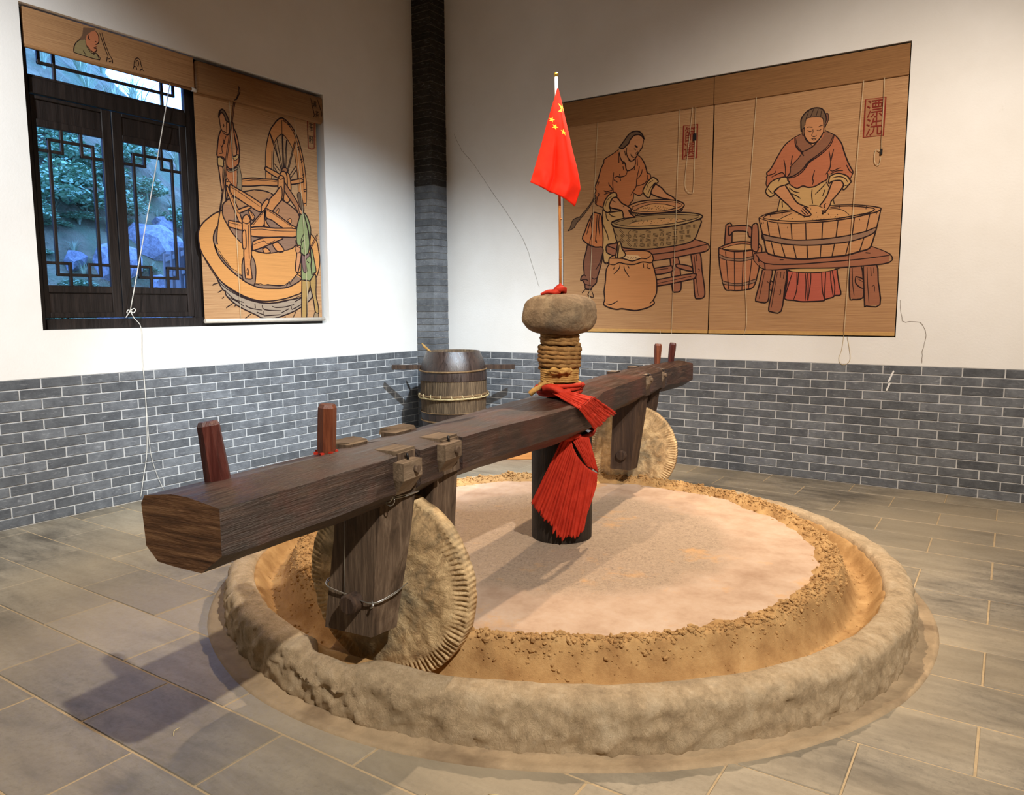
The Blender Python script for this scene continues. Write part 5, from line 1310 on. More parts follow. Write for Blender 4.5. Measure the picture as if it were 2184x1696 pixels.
# ------------------------------------------------------------------ powder in the trough
def sandz(r, a):
    c, s_ = math.cos(a), math.sin(a)
    w = nz(c*3.1, s_*3.1, 2)*.5+nz(c*8, s_*8, 4)*.3; rc = 1.405+.028*w; ri = 1.30+.045*nz(c*5, s_*5, 9)+.03*nz(c*14, s_*14, 3)
    ad = math.degrees(a)
    hc = .238+.016*nz(c*4, s_*4, 6)+.012*sstep(20, 60, ad % 360)*(1-sstep(140, 170, ad % 360))
    x, y = c*r, s_*r; crumb = abs(fbm(x*9, y*9, 1, 1.3))*.5+abs(fbm(x*26, y*26, 5, 1.0))*.35
    if r < ri: return .214 + .004*fbm(x*20, y*20, 3)
    if r < rc: t = (r-ri)/(rc-ri); return .2165+(hc-.2165)*sstep(0, 1, t*1.15)+crumb*.05*sstep(0, .3, t)
    fl_ = .088+.012*nz(c*6, s_*6, 8)+.012*fbm(x*7, y*7, 2)
    if r < 1.615:
        t = (r-rc)/(1.50-rc); h = lerp(hc, fl_, sstep(0, 1, t)); h += crumb*.045*(1-sstep(0, .45, t)) + fbm(x*5, y*5, 11)*.010*sstep(.1, .5, t)
        up = sstep(1.535, 1.612, r); return h + up*.075 + fbm(x*30, y*30, 3)*.003
    return .162-.03*sstep(1.615, 1.66, r)
NA, NR = 560, 54
m = MB()
m.grid(lambda u, v: (lambda r, a: (r*math.cos(a), r*math.sin(a), sandz(r, a)))(1.235+v*.425, u*2*PI), NA, NR)
sand = m.build('ground_powder', MT['sand'], None, (CX, CY, 0)); tag(sand, 'orange-brown ground powder heaped along the stone trough', 'powder', kind='stuff')
m = MB(); ico = bmesh.new(); bmesh.ops.create_icosphere(ico, subdivisions=1, radius=1); iv = [q.co.copy() for q in ico.verts]; ico.verts.index_update(); if_ = [[q.index for q in f.verts] for f in ico.faces]; ico.free()
for i in range(9000):
    a = random.uniform(0, 2*PI); r = random.gauss(1.385, .034)
    if random.random() < .08: r = random.uniform(1.44, 1.56)
    r = max(1.27, min(1.57, r)); s_ = (random.uniform(.0018, .006) if random.random() < .85 else random.uniform(.006, .013))*(1 if r < 1.45 else .7); z = sandz(r, a)+s_*.3
    q = Matrix.Rotation(random.uniform(0, 6), 3, 'Z') @ Matrix.Rotation(random.uniform(0, 6), 3, 'X')
    sc = Vector((random.uniform(.8, 1.7), random.uniform(.7, 1.2), random.uniform(.5, .9)))
    m.add([(r*math.cos(a)+(q @ Vector((p_.x*sc.x, p_.y*sc.y, p_.z*sc.z))).x*s_, r*math.sin(a)+(q @ Vector((p_.x*sc.x, p_.y*sc.y, p_.z*sc.z))).y*s_, z+(q @ Vector((p_.x*sc.x, p_.y*sc.y, p_.z*sc.z))).z*s_) for p_ in iv], if_)
tag(m.build('powder_crumb', MT['sand'], sand), kind='stuff')
# ------------------------------------------------------------------ centre post
post = empty('mill_post', (CX, CY, .2)); tag(post, 'black round timber post standing in the middle of the stone platform', 'post')
def pofn(r, z, a): return r*(1+.02*nz(math.cos(a)*2, math.sin(a)*2, z*2)+.012*nz(math.cos(a)*9, math.sin(a)*9, z)), z
MB().lathe([(.160, .0), (.165, .02)]+[(.165, .05+i*.06) for i in range(9)]+[(.16, .575), (.14, .59)], 48, 0, True, True, fn=pofn).build('post', MT['post'], post)
MB().lathe([(.085, .58), (.085, .8), (.085, 1.16)], 24).build('upper_shaft', MT['legd'], post)
MB().lathe([(.10, .575), (.105, .585), (.105, .612), (.09, .62)], 24).build('iron_collar', MT['wire'], post)
# ------------------------------------------------------------------ beam
beam = bempty('mill_beam', 0, 0, .88); BO = (0, 0, .88)
tag(beam, 'long dark timber mill beam lying across the post with handle pegs', 'beam')
NOT = [(-1.706, -1.575), (-1.428, -1.285), (1.175, 1.305), (1.535, 1.65)]
def bright(s): return interp([(-2.45, .106), (-1.8, .115), (-1.0, .128), (-.35, .19), (-.05, .195), (.35, .11), (1.2, .118), (1.7, .135), (2.0, .2), (2.12, .215)], s)
def bleft(s): return interp([(-2.45, -.178), (-1.8, -.15), (-1.0, -.166), (-.3, -.198), (.05, -.195), (.6, -.19), (1.2, -.165), (1.7, -.12), (2.0, -.03), (2.12, .03)], s)
def btop(s): return .975+(.03*s if s > 0 else 0)
def bsec(s, cut):
    R_, L_, T_ = bright(s)-(.028 if cut else 0), bleft(s)+(.022 if cut else 0), btop(s)
    j = lambda k, a: a*nz(s*2.3, k*3.1, 1)+a*.4*nz(s*9, k*2.1, 4)
    W_ = R_-L_; Bz = T_-.182+.01*nz(s*1.2, 3, 3)
    P = [(R_+j(1, .005), T_-.004+j(2, .004)), (R_+j(3, .005), T_-.07), (R_+j(4, .006), T_-.128+j(5, .008)), (R_-.075+j(6, .012), Bz+j(7, .006)), (L_+W_*.42, Bz+.004), (L_+.05, Bz+.01+j(8, .006)), (L_+.008, T_-.135), (L_+j(9, .006), T_-.02), (L_+.012, T_+.002+j(10, .003)), (L_+W_*.4, T_+.016), (L_+W_*.62, T_+.012+j(11, .003)), (R_-.03, T_+.002)]
    return [L(s, t, z) for t, z in P][::-1]
ss = []
edges = sorted([e for n_ in NOT for e in n_])
s = -2.45
grid_s = [round(-2.45+i*.05, 3) for i in range(int(4.57/.05)+1)]+[2.12]
secs = []
for s in grid_s:
    if any(abs(s-e) < .012 for e in edges): continue
    secs.append((s, any(a < s < b for a, b in NOT)))
for a, b in NOT: secs += [(a-.0015, False), (a+.0015, True), (b-.0015, True), (b+.0015, False)]
secs.sort()
lb = LB(BO); lb.rings([bsec(s, c) for s, c in secs], True, True, True, 0, False, 1)
lb.build('beam_timber', [MT['beam'], MT['endgrain']], beam)
def frustum(m, secs, mi=0, cap=None):   # secs: list of (z, [(s,t)...])
    m.rings([[L(s, t, z) for s, t in p] for z, p in secs], True, True, True, mi, False, cap); return m
def leg(s0, s1, rows, mat, dark=False):
    """forked leg: plank below the beam and two prongs let into its sides"""
    lb = LB(BO); secs_ = []
    for z, tl, tr, tb in rows: secs_.append((z, [(s0, tl+.012), (s0, (tl+tr)/2), (s0, tr), (s1, tb), (s1, (tl+tb)/2), (s1, tl+.02), (s0+.03, tl)]))
    frustum(lb, secs_)
    sm = (s0+s1)/2; T_ = btop(sm); r_, l_ = bright(sm), bleft(sm)
    zt = rows[-1][0]
    frustum(lb, [(zt-.01, [(s0+.004, r_-.034), (s0+.004, r_-.004), (s1-.004, r_-.004), (s1-.004, r_-.034)]), (T_+.002, [(s0+.006, r_-.034), (s0+.006, r_-.008), (s1-.006, r_-.008), (s1-.006, r_-.034)])], 0, 1)
    frustum(lb, [(zt-.01, [(s0+.004, l_-.004), (s0+.004, l_+.03), (s1-.004, l_+.03), (s1-.004, l_-.004)]), (T_+.016, [(s0+.006, l_-.004), (s0+.006, l_+.06), (s1-.006, l_+.06), (s1-.006, l_-.004)])], 0, 1)
    return lb.build('leg', [MT[mat], MT['block']], beam)
leg(-1.70, -1.585, [(.31, -.235, -.015, .012), (.36, -.228, -.012, .02), (.66, -.18, .02, .079), (.80, -.168, .038, .10), (.86, -.165, .045, .109)], 'leg')
leg(-1.42, -1.295, [(.33, -.2, .03, .05), (.62, -.16, .06, .09), (.86, -.15, .08, .105)], 'leg')
leg(1.185, 1.30, [(.35, -.14, .015, .03), (.74, -.127, .06, .085), (.88, -.125, .08, .10)], 'legd')
leg(1.545, 1.645, [(.35, -.16, -.03, .0), (.74, -.12, .04, .07), (.9, -.12, .06, .09)], 'legd')
# split chips of end grain raised on the back edge, wedge blocks with dowels on the front edge
for s0, s1, t0, t1, h in ((-1.70, -1.54, -.205, -.10, .02), (-1.36, -1.20, -.215, -.12, .02)):
    lb = LB(BO); frustum(lb, [(.97, [(s0, t0), (s0+.02, t1), (s1-.01, t1-.01), (s1, t0+.01)]), (.975+h, [(s0+.005, t0+.005), (s0+.03, t1-.01), (s1-.03, t1-.015), (s1-.01, t0+.015)])]); lb.build('tenon_end', MT['block'], beam)
for s0, s1 in ((-1.70, -1.58), (-1.425, -1.29)):
    lb = LB(BO); frustum(lb, [(.96, [(s0, .02), (s0, .10), (s1, .10), (s1, .03)]), (.986, [(s0+.004, .015), (s0+.004, .104), (s1-.004, .104), (s1-.004, .02)])]); lb.build('tenon_end', MT['block'], beam)
def block(s0, s1, z0, z1, t=.095, w=.062):
    lb = LB(BO); a = t; b = t+w
    frustum(lb, [(z0-.055, [(s0+.012, a), (s0+.012, a+.02), (s1-.02, a+.02), (s1-.02, a)]), (z0, [(s0, a), (s0, b), (s1, b-.006), (s1, a)]), (z1, [(s0, a), (s0, b), (s1, b-.006), (s1, a)])])
    o = lb.build('wedge_block', MT['block'], beam)
    sm = (s0+s1)/2+.015; zm = (z0+z1)/2
    l2 = LB(BO); l2.tube([L(sm, b-.01, zm), L(sm, b+.010, zm)], .013, 10); l2.build('dowel', MT['leg'], o)
    l3 = LB(BO); l3.tube([L(sm, t+.03, z1-.005), L(sm-.004, t+.028, z1+.022)], .005, 6); l3.build('nail', MT['black'], o)
block(-1.73, -1.61, .895, .954); block(-1.464, -1.34, .915, .972); block(1.18, 1.27, .955, 1.0, .088, .05); block(1.545, 1.60, .96, 1.005, .098, .04)
# handle pegs
def peg(b, t, r0, r1, mat, n=7):
    lb = LB(BO); b, t = L(*b), L(*t); P = [b.lerp(t, k) for k in (0, .25, .5, .75, .94, 1)]; rr = [r0, r0*.99, lerp(r0, r1, .5), r1, r1*.98, r1*.8]
    lb.tube(P, rr, n, up=(1, .3, 0)); lb.sm = [False]*len(lb.sm); return lb.build('handle_peg', MT[mat], beam)
peg((-2.255, -.105, .95), (-2.262, -.132, 1.15), .036, .032, 'pegd', 8)
peg((-1.81, -.098, .95), (-1.81, -.086, 1.15), .031, .031, 'peg', 6)
peg((1.93, -.02, .99), (1.93, -.012, 1.19), .024, .03, 'peg', 10)
peg((2.04, .055, 1.0), (2.04, .075, 1.195), .024, .028, 'pegd', 10)
lb = LB(BO)
for k in range(7):
    a = k*.9; lb.box(0, .012, 0, .012, 0, .008, mat=Matrix.Translation(L(-1.81+.04*math.cos(a), -.098+.04*math.sin(a), .985)) @ Matrix.Rotation(a, 4, 'Z'))
lb.build('red_paper_scrap', MT['red'], beam)
# ------------------------------------------------------------------ grinding wheels
def wheel(name, s, t, z, R_, th, label, seed, axl):
    w = bempty(name, s, t, z); tag(w, label, 'grinding wheel', 'stone wheels under the beam')
    N = 440; rows = []; NRAD = 30
    for side in (-1, 1):
        rs = [(i/NRAD) for i in range(NRAD+1)]
        if side == 1: rs = rs[::-1]
        for q in rs:
            q = max(q, .02); ring = []
            for j in range(N):
                a = 2*PI*j/N; y, zz = math.cos(a)*q*R_, math.sin(a)*q*R_
                dome = th*.5*(1-.42*sstep(.72, 1.0, q)*.9)+.012*(1-q)
                n_ = fbm(y*8+seed, zz*8, side*3, 1.2)*.008+fbm(y*24+seed, zz*24, side, 1.2)*.004
                rib = 0
                if .84 < q < .995:
                    wr_ = .5+.5*sstep(-.25, .3, nz(math.cos(a)*1.6+seed, math.sin(a)*1.6, 3)); rib = 0.0055*math.cos(a*110)*wr_*sstep(.84, .88, q)*(1-sstep(.97, .995, q))
                rr = 1+(.006*nz(math.cos(a)*7+seed, math.sin(a)*7, 1) if q > .95 else 0)
                ring.append((side*(dome+n_+rib), y*rr, zz*rr))
            rows.append(ring)
    MB().rings(rows, True, True).build('stone_disc', MT['wheel'], w)
    MB().tube([(-axl[0], 0, 0), (-axl[0]+.006, 0, 0), (axl[1], 0, 0)], [.031, .037, .036], 8).build('axle', MT['legd'], w)
    return w
wheel('grinding_wheel', -1.49, -.08, .434, .361, .085, 'larger ribbed stone wheel under the two weathered grey-brown legs', 1.7, (.262, .2))
wheel('grinding_wheel', 1.43, -.046, .452, .322, .08, 'smaller stone wheel under the two dark brown legs', 8.3, (.275, .25))
# ------------------------------------------------------------------ wire binding round the near leg
wire = bempty('wire_binding', -1.64, -.08, .4); WO = (-1.64, -.08, .4); tag(wire, 'thin steel wire tied round the weathered mill leg', 'wire')
def loop(z, tl, tr, tb, dz, n=2):
    for k in range(n):
        lb = LB(WO); o = .005+k*.004
        P = [L(-1.585-.0+o, tl+.02, z+.02), L(-1.65, tl-o, z+.012+k*.006), L(-1.70-o, tl+.01, z+k*.005), L(-1.702-o, (tl+tr)/2, z-dz*.6+k*.004), L(-1.703-o, tr, z-dz+k*.003), L(-1.64, (tr+tb)/2+.012+o, z-dz*.5+k*.008), L(-1.585+o, tb+.012, z+.01)]
        lb.tube(smooth(P, 5), .0022, 6); lb.build('wire_loop', MT['wire'], wire)
loop(.47, -.212, .0, .045, .03); loop(.815, -.168, .04, .102, .0)
lb = LB(WO); lb.tube([L(-1.706, -.108, .765), L(-1.706, -.118, .60), L(-1.707, -.125, .455)], .002, 6); lb.build('wire_strand', MT['wire'], wire)
lb = LB(WO); lb.tube(smooth([L(-1.706, .02, .80), L(-1.715, .05, .86), L(-1.715, .075, .93)], 4), .0022, 6)
for k in range(3): lb.tube([L(-1.715+.004*k, .07+.02*math.cos(a_*.6)+.006*k, .845-.012*k+.022*math.sin(a_*.6)) for a_ in range(12)], .002, 5)
lb.build('wire_twist', MT['wire'], wire)
lb = LB(WO); lb.tube(smooth([L(-1.71, .0, .45), L(-1.72, .01, .435), L(-1.715, -.005, .425), L(-1.71, .008, .44)], 4), .0022, 5); lb.build('wire_twist', MT['wire'], wire)
# ------------------------------------------------------------------ rope coil and capstone
rope = empty('rope_coil', (CX-.0125, CY-.008, 1.0)); tag(rope, 'thick hemp rope wound round the shaft under the capstone', 'rope')
def helix(r, z0, z1, turns, rad, mat, name, n=46, wob=.006):
    P = []
    for i in range(int(turns*n)+1):
        k = i/n; a = k*2*PI; rr = r+wob*nz(k*1.7, 2, z0*9)+wob*.7*nz(int(k)*3.3, 1, 1); P.append((rr*math.cos(a), rr*math.sin(a), lerp(z0, z1, k/turns)+.0018*nz(a, 1, 1)))
    MB().tube(P, rad, 9, lobes=3, twist=105, amp=.17).build(name, MT[mat], rope)
helix(.092, .335, .27, 3.4, .0135, 'rope', 'rope_turn'); helix(.103, .268, .145, 5.6, .0135, 'rope', 'rope_turn')
helix(.097, .142, .068, 6.8, .0075, 'ropel', 'thin_rope_turn', wob=.003); helix(.106, .062, .028, 2.2, .012, 'ropel', 'rope_turn')
MB().lathe([(.088, .02), (.088, .34)], 30).build('wrapped_core', MT['rope'], rope)
cdir = Vector((.5514, -.8342, 0)); cr = Vector((.8345, .5511, 0))     # towards the viewer side, and along it
def cp(l, z, off): return cdir*off+cr*l+Vector((0, 0, z))
MB().tube(smooth([cp(-.055, .135, .10), cp(-.03, .142, .122), cp(0, .13, .126), cp(.02, .14, .124), cp(.055, .138, .108)], 6), .013, 9, lobes=3, twist=110, amp=.2).build('rope_knot', MT['ropel'], rope)
MB().tube(smooth([cp(-.05, .126, .11), cp(-.02, .128, .12), cp(.01, .142, .128), cp(.045, .128, .112)], 6), .011, 9, lobes=3, twist=110, amp=.2).build('rope_knot', MT['ropel'], rope)
MB().tube(smooth([cp(-.075, .075, .09), cp(-.11, .05, .085), cp(-.14, .03, .09), cp(-.165, .012, .09)], 6), [.012]*6+[.013]*6+[.015]*6+[.013], 9, lobes=3, twist=90, amp=.2).build('rope_tail', MT['ropel'], rope)
capst = empty('capstone', (CX-.0125, CY-.008, 1.33)); tag(capst, 'rounded brown boulder capping the rope-wound shaft', 'stone')
bm = bmesh.new(); bmesh.ops.create_icosphere(bm, subdivisions=5, radius=1)
for v in bm.verts:
    q = v.co.copy(); e = 3.1; k = (abs(q.x)**e+abs(q.y)**e+abs(q.z)**e)**(-1/e); q = q*k
    n_ = 1+.05*fbm(q.x*1.1, q.y*1.1, q.z*1.1+4)+.008*fbm(q.x*7, q.y*7, q.z*7)
    v.co = Vector((q.x*.178*n_, q.y*.178*n_, q.z*.103*n_+.105)); v.co -= Vector((0, 0, .012*max(0, -q.z)))
me = bpy.data.meshes.new('boulder'); bm.to_mesh(me); bm.free(); me.materials.append(MT['cap']); me.polygons.foreach_set('use_smooth', [True]*len(me.polygons)); put('boulder', me, capst)
# ------------------------------------------------------------------ red cloths
def drape(name, root, tip, parent, nu=90, nv=26, amp=.007, freq=34, seed=0, sag=.0, nrm=cdir, rag=.012, belly=0):
    def at(tab, u): 
        x = u*(len(tab)-1); i = min(int(x), len(tab)-2); return Vector(tab[i]).lerp(Vector(tab[i+1]), x-i)
    def fn(u, v):
        a, b = at(root, u), at(tip, u); k = 1+rag*3*nz(u*40+seed, 1, 0)*(1 if v > .97 else 0)
        q = a.lerp(b, v*k); pl = math.sin(u*freq+5*nz(u*3.3, v*.8, seed))*(.5+abs(nz(u*7, v, seed+9))*1.6)+.6*math.sin(u*freq*2.3+seed+2*nz(u*9, v*2, seed))
        q = q+nrm*(amp*pl*(.45+.55*v)+.006*nz(u*6, v*6, seed+3)+belly*math.sin(PI*v)); q.z -= sag*math.sin(PI*v); return q
    o = MB().grid(fn, nu, nv).build(name, MT['red'], parent); md = o.modifiers.new('thickness', 'SOLIDIFY'); md.thickness = .0025; return o
c1 = empty('red_cloth', (CX, CY, .25)); tag(c1, 'pleated red cloth sheet hanging down the black post under the beam', 'cloth')
o2 = .2
def cq(l, z, off=None):
    off = (.205-.9*l*l) if off is None else off
    return cp(l, z-.25, off)
tips_old = [(-.174, .447), (-.150, .415), (-.128, .388), (-.098, .36), (-.072, .335), (-.045, .29), (-.014, .249), (.024, .277), (.059, .258), (.085, .285), (.103, .301), (.098, .34), (.118, .39), (.136, .444), (.155, .49), (.168, .529), (.172, .604)]
root = [(-.012, .795), (.01, .79), (.036, .775), (.046, .74), (.066, .70), (.095, .66), (.125, .632), (.172, .604), (.172, .56), (.167, .525)]
tips = [(-.174, .447), (-.150, .415), (-.128, .388), (-.098, .36), (-.072, .335), (-.045, .29), (-.014, .249), (.024, .277), (.059, .258), (.103, .301), (.098, .335), (.125, .40), (.138, .45)]
drape('pleated_sheet', [cq(*q) for q in root], [cq(*q) for q in tips], c1, 200, 34, .0065, 62, 3, rag=.03)
drape('folded_strip', [cq(.03, .80, .19), cq(.08, .80, .18), cq(.133, .787, .15)], [cq(.118, .64, .18), cq(.15, .625, .165), cq(.183, .597, .13)], c1, 50, 20, .005, 26, 9, nrm=cdir, belly=.01)
MB().tube(smooth([cq(-.03, .80, .17), cq(.0, .808, .20), cq(.02, .80, .215), cq(.05, .805, .20), cq(.08, .80, .17)], 6), [.012+.008*math.sin(i*.13) for i in range(25)], 10, lobes=4, twist=40, amp=.18).build('knot', MT['red'], c1)
ring = [(.172*math.cos(a), .172*math.sin(a), .795-.25+.01*math.sin(a*2)) for a in [i*2*PI/40 for i in range(41)]]
MB().tube(ring, .012, 8, lobes=4, twist=30, amp=.2).build('tied_band', MT['red'], c1)
c2 = empty('red_cloth', (CX, CY, 1.0)); tag(c2, 'red cloth tied round the rope foot and trailing over the beam', 'cloth')
for k in range(3):
    MB().tube([((.115+.006*k)*math.cos(a)-.012, (.115+.006*k)*math.sin(a)-.008, .018+.014*k+.012*math.sin(a+k)) for a in [i*2*PI/44 for i in range(45)]], .011, 8, lobes=4, twist=36, amp=.22).build('tied_band', MT['red'], c2)
d3 = Vector((math.cos(ANG), math.sin(ANG), 0)); t3 = Vector((d3.y, -d3.x, 0))
def bq(s, t, z): q = d3*s+t3*t; q.z = z-1.0; return q
rootp = [cp(-.06, .02, .135), cp(-.04, .03, .14), cp(-.01, .03, .14), cp(.03, .028, .138)]
midp = [bq(-.30, .215, .968), bq(-.25, .222, .985), bq(-.2, .225, 1.0), bq(-.12, .225, 1.01)]
tipp = [bq(-.13, .235, .845), bq(-.08, .24, .85), bq(-.02, .24, .865), bq(.05, .235, .87), bq(.12, .232, .885), bq(.20, .225, .872), bq(.24, .22, .885)]
drape('trailing_fold', rootp, midp, c2, 70, 16, .006, 30, 5, nrm=(cdir+Vector((0, 0, .6))).normalized(), rag=0)
drape('trailing_end', midp, tipp, c2, 110, 24, .006, 34, 5, nrm=t3, rag=.02)
MB().tube(smooth([cp(-.10, .04, .09), cp(-.07, .05, .13), cp(-.03, .035, .15), cp(.0, .02, .148), cp(.03, .03, .135)], 6), .02, 10, lobes=4, twist=30, amp=.2).build('knot', MT['red'], c2)
c3 = empty('red_cloth', (CX-.0125, CY-.008, 1.535)); tag(c3, 'small red cloth knotted at the flagpole foot on the capstone', 'cloth')
MB().tube(smooth([cp(-.105, .0, .06), cp(-.07, .012, .06), cp(-.03, .012, .05), cp(-.01, .02, .04)], 6), [.006+.0007*i for i in range(19)], 8, lobes=3, twist=40, amp=.2).build('cloth_tail', MT['red'], c3)
MB().tube(smooth([cp(-.03, .01, .03), cp(-.01, .025, .045), cp(.015, .03, .035), cp(.02, .015, .0), cp(-.005, .02, -.02), cp(-.02, .025, .02), cp(.01, .045, .01)], 7), .015, 9, lobes=4, twist=40, amp=.2).build('knot', MT['red'], c3)
# ------------------------------------------------------------------ flag
fl_ = empty('flag', (CX-.01, CY-.006, 1.53)); tag(fl_, 'red national flag with yellow stars on a bamboo pole above the capstone', 'flag')
def fp(l, z, off=0): return cp(l, z-1.53, off)
MB().tube([fp(0, 1.50), fp(-.002, 1.75), fp(-.006, 2.0), fp(-.015, 2.3), fp(-.022, 2.46)], .0075, 10).build('pole', MT['bamboo'], fl_)
for z in (1.72, 1.93, 2.14): MB().lathe([(.0078, -.004), (.0092, 0), (.0078, .004)], 12, center=fp(-.001-.012*sstep(1.9, 2.4, z), z)).build('pole_node', MT['bamboo'], fl_)
MB().tube([fp(-.022, 2.44), fp(-.027, 2.648)], .0085, 10).build('pole_tip', MT['white'], fl_)
MB().lathe([(.002, -.012), (.009, -.008), (.0115, 0), (.009, .009), (.002, .013)], 14, center=fp(-.027, 2.66)).build('finial', MT['brass'], fl_)
LE = [(2.59, -.022), (2.55, -.032), (2.494, -.05), (2.40, -.078), (2.343, -.093), (2.25, -.120), (2.18, -.140), (2.115, -.161)]
RE = [(2.59, -.017), (2.507, .005), (2.45, .018), (2.375, .037), (2.28, .06), (2.195, .084), (2.13, .098), (2.084, .104), (1.996, .075)]
def fsurf(u, v, off=0):
    zl, zr = lerp(2.59, 2.115, v), lerp(2.59, 1.996, v)
    ll = interp([(a, b) for a, b in LE[::-1]], zl); lr = interp([(a, b) for a, b in RE[::-1]], zr)
    z = lerp(zl, zr, u)+.0*u; l = lerp(ll, lr, u)
    w = .045*math.sin(PI*u)*sstep(0, .4, v) + .014*math.sin(u*9+1.2)*v - .022*math.exp(-((u-.42)/.05)**2)*sstep(.45, .7, v) - .05*max(0, u-.75)*4*v*.5 + .012*sstep(.8, .95, v)*nz(u*7, v*9, 2)
    return fp(l, z, .014+w+off)
fcl = o = MB().grid(lambda u, v: fsurf(u, v), 60, 60).build('flag_cloth', MT['flag'], fl_); o.modifiers.new('thickness', 'SOLIDIFY').thickness = .0012
def star(u, v, r, rot, clip=1.0, asp=1.0):
    mb = MB(); P = []
    for k in range(10):
        a = rot+k*PI/5; q = r*(1 if k % 2 == 0 else .40); W_ = max(.05, lerp(.01, .27, v)); P.append((min(clip, u+q*math.sin(a)/W_), v-q*math.cos(a)/.53))
    C = (min(u, clip), v); n_ = 5
    for k in range(10):
        A_, B_ = P[k], P[(k+1) % 10]; idx = {}; V = []
        for i in range(n_+1):
            for j in range(n_+1-i):
                idx[i, j] = len(V); a, b = i/n_, j/n_; V.append(fsurf(C[0]+(A_[0]-C[0])*a+(B_[0]-C[0])*b, C[1]+(A_[1]-C[1])*a+(B_[1]-C[1])*b, .0026))
        F = []
        for i in range(n_):
            for j in range(n_-i):
                F.append((idx[i, j], idx[i+1, j], idx[i, j+1]))
                if i+j < n_-1: F.append((idx[i+1, j], idx[i+1, j+1], idx[i, j+1]))
        mb.add(V, F)
    mb.build('star', MT['gold'], fcl)
def star_at(l, z, r, rot, clip=1.0):
    bu = bv = 0; bd = 9
    for i in range(101):
        for j in range(101):
            q = fsurf(i/100, j/100)-fp(l, z, 0); q = q-cdir*q.dot(cdir)
            if q.length < bd: bd, bu, bv = q.length, i/100, j/100
    star(bu, bv, r, rot, clip)
for l, z, r, rot in ((.014, 2.478, .037, .3), (-.051, 2.428, .0155, .15), (-.035, 2.386, .016, .3), (.010, 2.362, .015, 0), (.037, 2.364, .014, .1)): star_at(l, z, r, rot)
# ================================================================== barrel, box
BX, BY = .764, -.582
bar = empty('wooden_barrel', (BX, BY, 0), math.radians(33.4)); tag(bar, 'dark lacquered wooden barrel with cane hoops in the brick corner', 'barrel')
def brad(z): return interp([(0, .275), (.1, .295), (.25, .318), (.4, .33), (.6, .341), (.75, .341), (.85, .332), (.93, .312), (1.0, .283), (1.035, .268)], z)
def shell(name, z0, z1, mat, out=0, grooves=0, n=10, seg=300, caps=False):
    P = [(brad(lerp(z0, z1, i/n))+out, lerp(z0, z1, i/n)) for i in range(n+1)]
    fn = None
    if grooves: fn = lambda r, z, a: (r-.006*(1-abs(math.sin(a*grooves/2)))**4-.003*(.5+.5*nz(math.floor(a*grooves/2/PI)*3.7, 1, 1)), z)
    return MB().lathe(P, seg if grooves else 72, 0, False, False, fn=fn).build(name, MT[mat], bar)
shell('stave_band', .30, .80, 'stave', 0, 110, 12, 440)
shell('upper_shell', .745, 1.035, 'barrel', .006); shell('lower_shell', .0, .425, 'barrel', .005)
MB().lathe([(brad(1.035)+.006, 1.035), (brad(1.035)-.018, 1.035), (brad(.9)-.022, .9), (brad(.6)-.022, .6), (brad(.3)-.02, .3), (.02, .3)], 60, 0, False, True).build('inner_shell', MT['stave'], bar)
MB().lathe([(brad(0), 0), (.02, 0)], 60, 0, False, False).build('barrel_bottom', MT['barrel'], bar)
def hoop(z, r, mat, out=.008, tilt=.012, lob=0):
    global last_hoop
    P = [((brad(z)+out)*math.cos(a), (brad(z)+out)*math.sin(a), z+tilt*math.sin(a+.6)) for a in [i*2*PI/72 for i in range(73)]]
    last_hoop = MB().tube(P, r, 8, lobes=lob, twist=60, amp=.25).build('hoop', MT[mat], bar); return last_hoop
hoop(.848, .009, 'cane', .012); hoop(.60, .013, 'cane', .010, .012, 3); th = hoop(.578, .010, 'twine', .014, .01, 3); hoop(.345, .008, 'cane', .010); hoop(.425, .005, 'cane', .008, .004)
for s_ in (-1, 1): MB().bbox(min(s_*.25, s_*.632), max(s_*.25, s_*.632), -.02, .02, .842, .892, .004).build('carrying_bar', MT['legd'], bar)
for a in range(20):
    b = a*2*PI/20; MB().tube([((brad(.59)+.012)*math.cos(b), (brad(.59)+.012)*math.sin(b), .61), ((brad(.59)+.026)*math.cos(b+.02), (brad(.59)+.026)*math.sin(b+.02), .588), ((brad(.57)+.012)*math.cos(b+.04), (brad(.57)+.012)*math.sin(b+.04), .566)], .005, 6).build('hoop_lashing', MT['twine'], th)
ld = empty('bamboo_ladle', (BX-.22, BY-.14, 1.03)); tag(ld, 'pale split-bamboo stick poking out over the barrel rim', 'ladle')
MB().tube([(.06, .04, -.25), (.02, .012, 0), (-.03, -.02, .05), (-.05, -.035, .085)], [.012, .012, .014, .004], 8).build('bamboo_ladle_handle', MT['ropel'], ld)
bxm = empty('wooden_box', (1.52, -.70, 0), math.radians(33.4)); tag(bxm, 'low orange-brown wooden plinth on the floor beyond the post', 'plinth')
MB().bbox(-.40, .27, .0, .22, .0, .19, .004).build('plinth_body', MT['boxwood'], bxm)
MB().bbox(-.41, .28, -.01, .23, .185, .205, .004).build('plinth_top', MT['boxwood'], bxm)
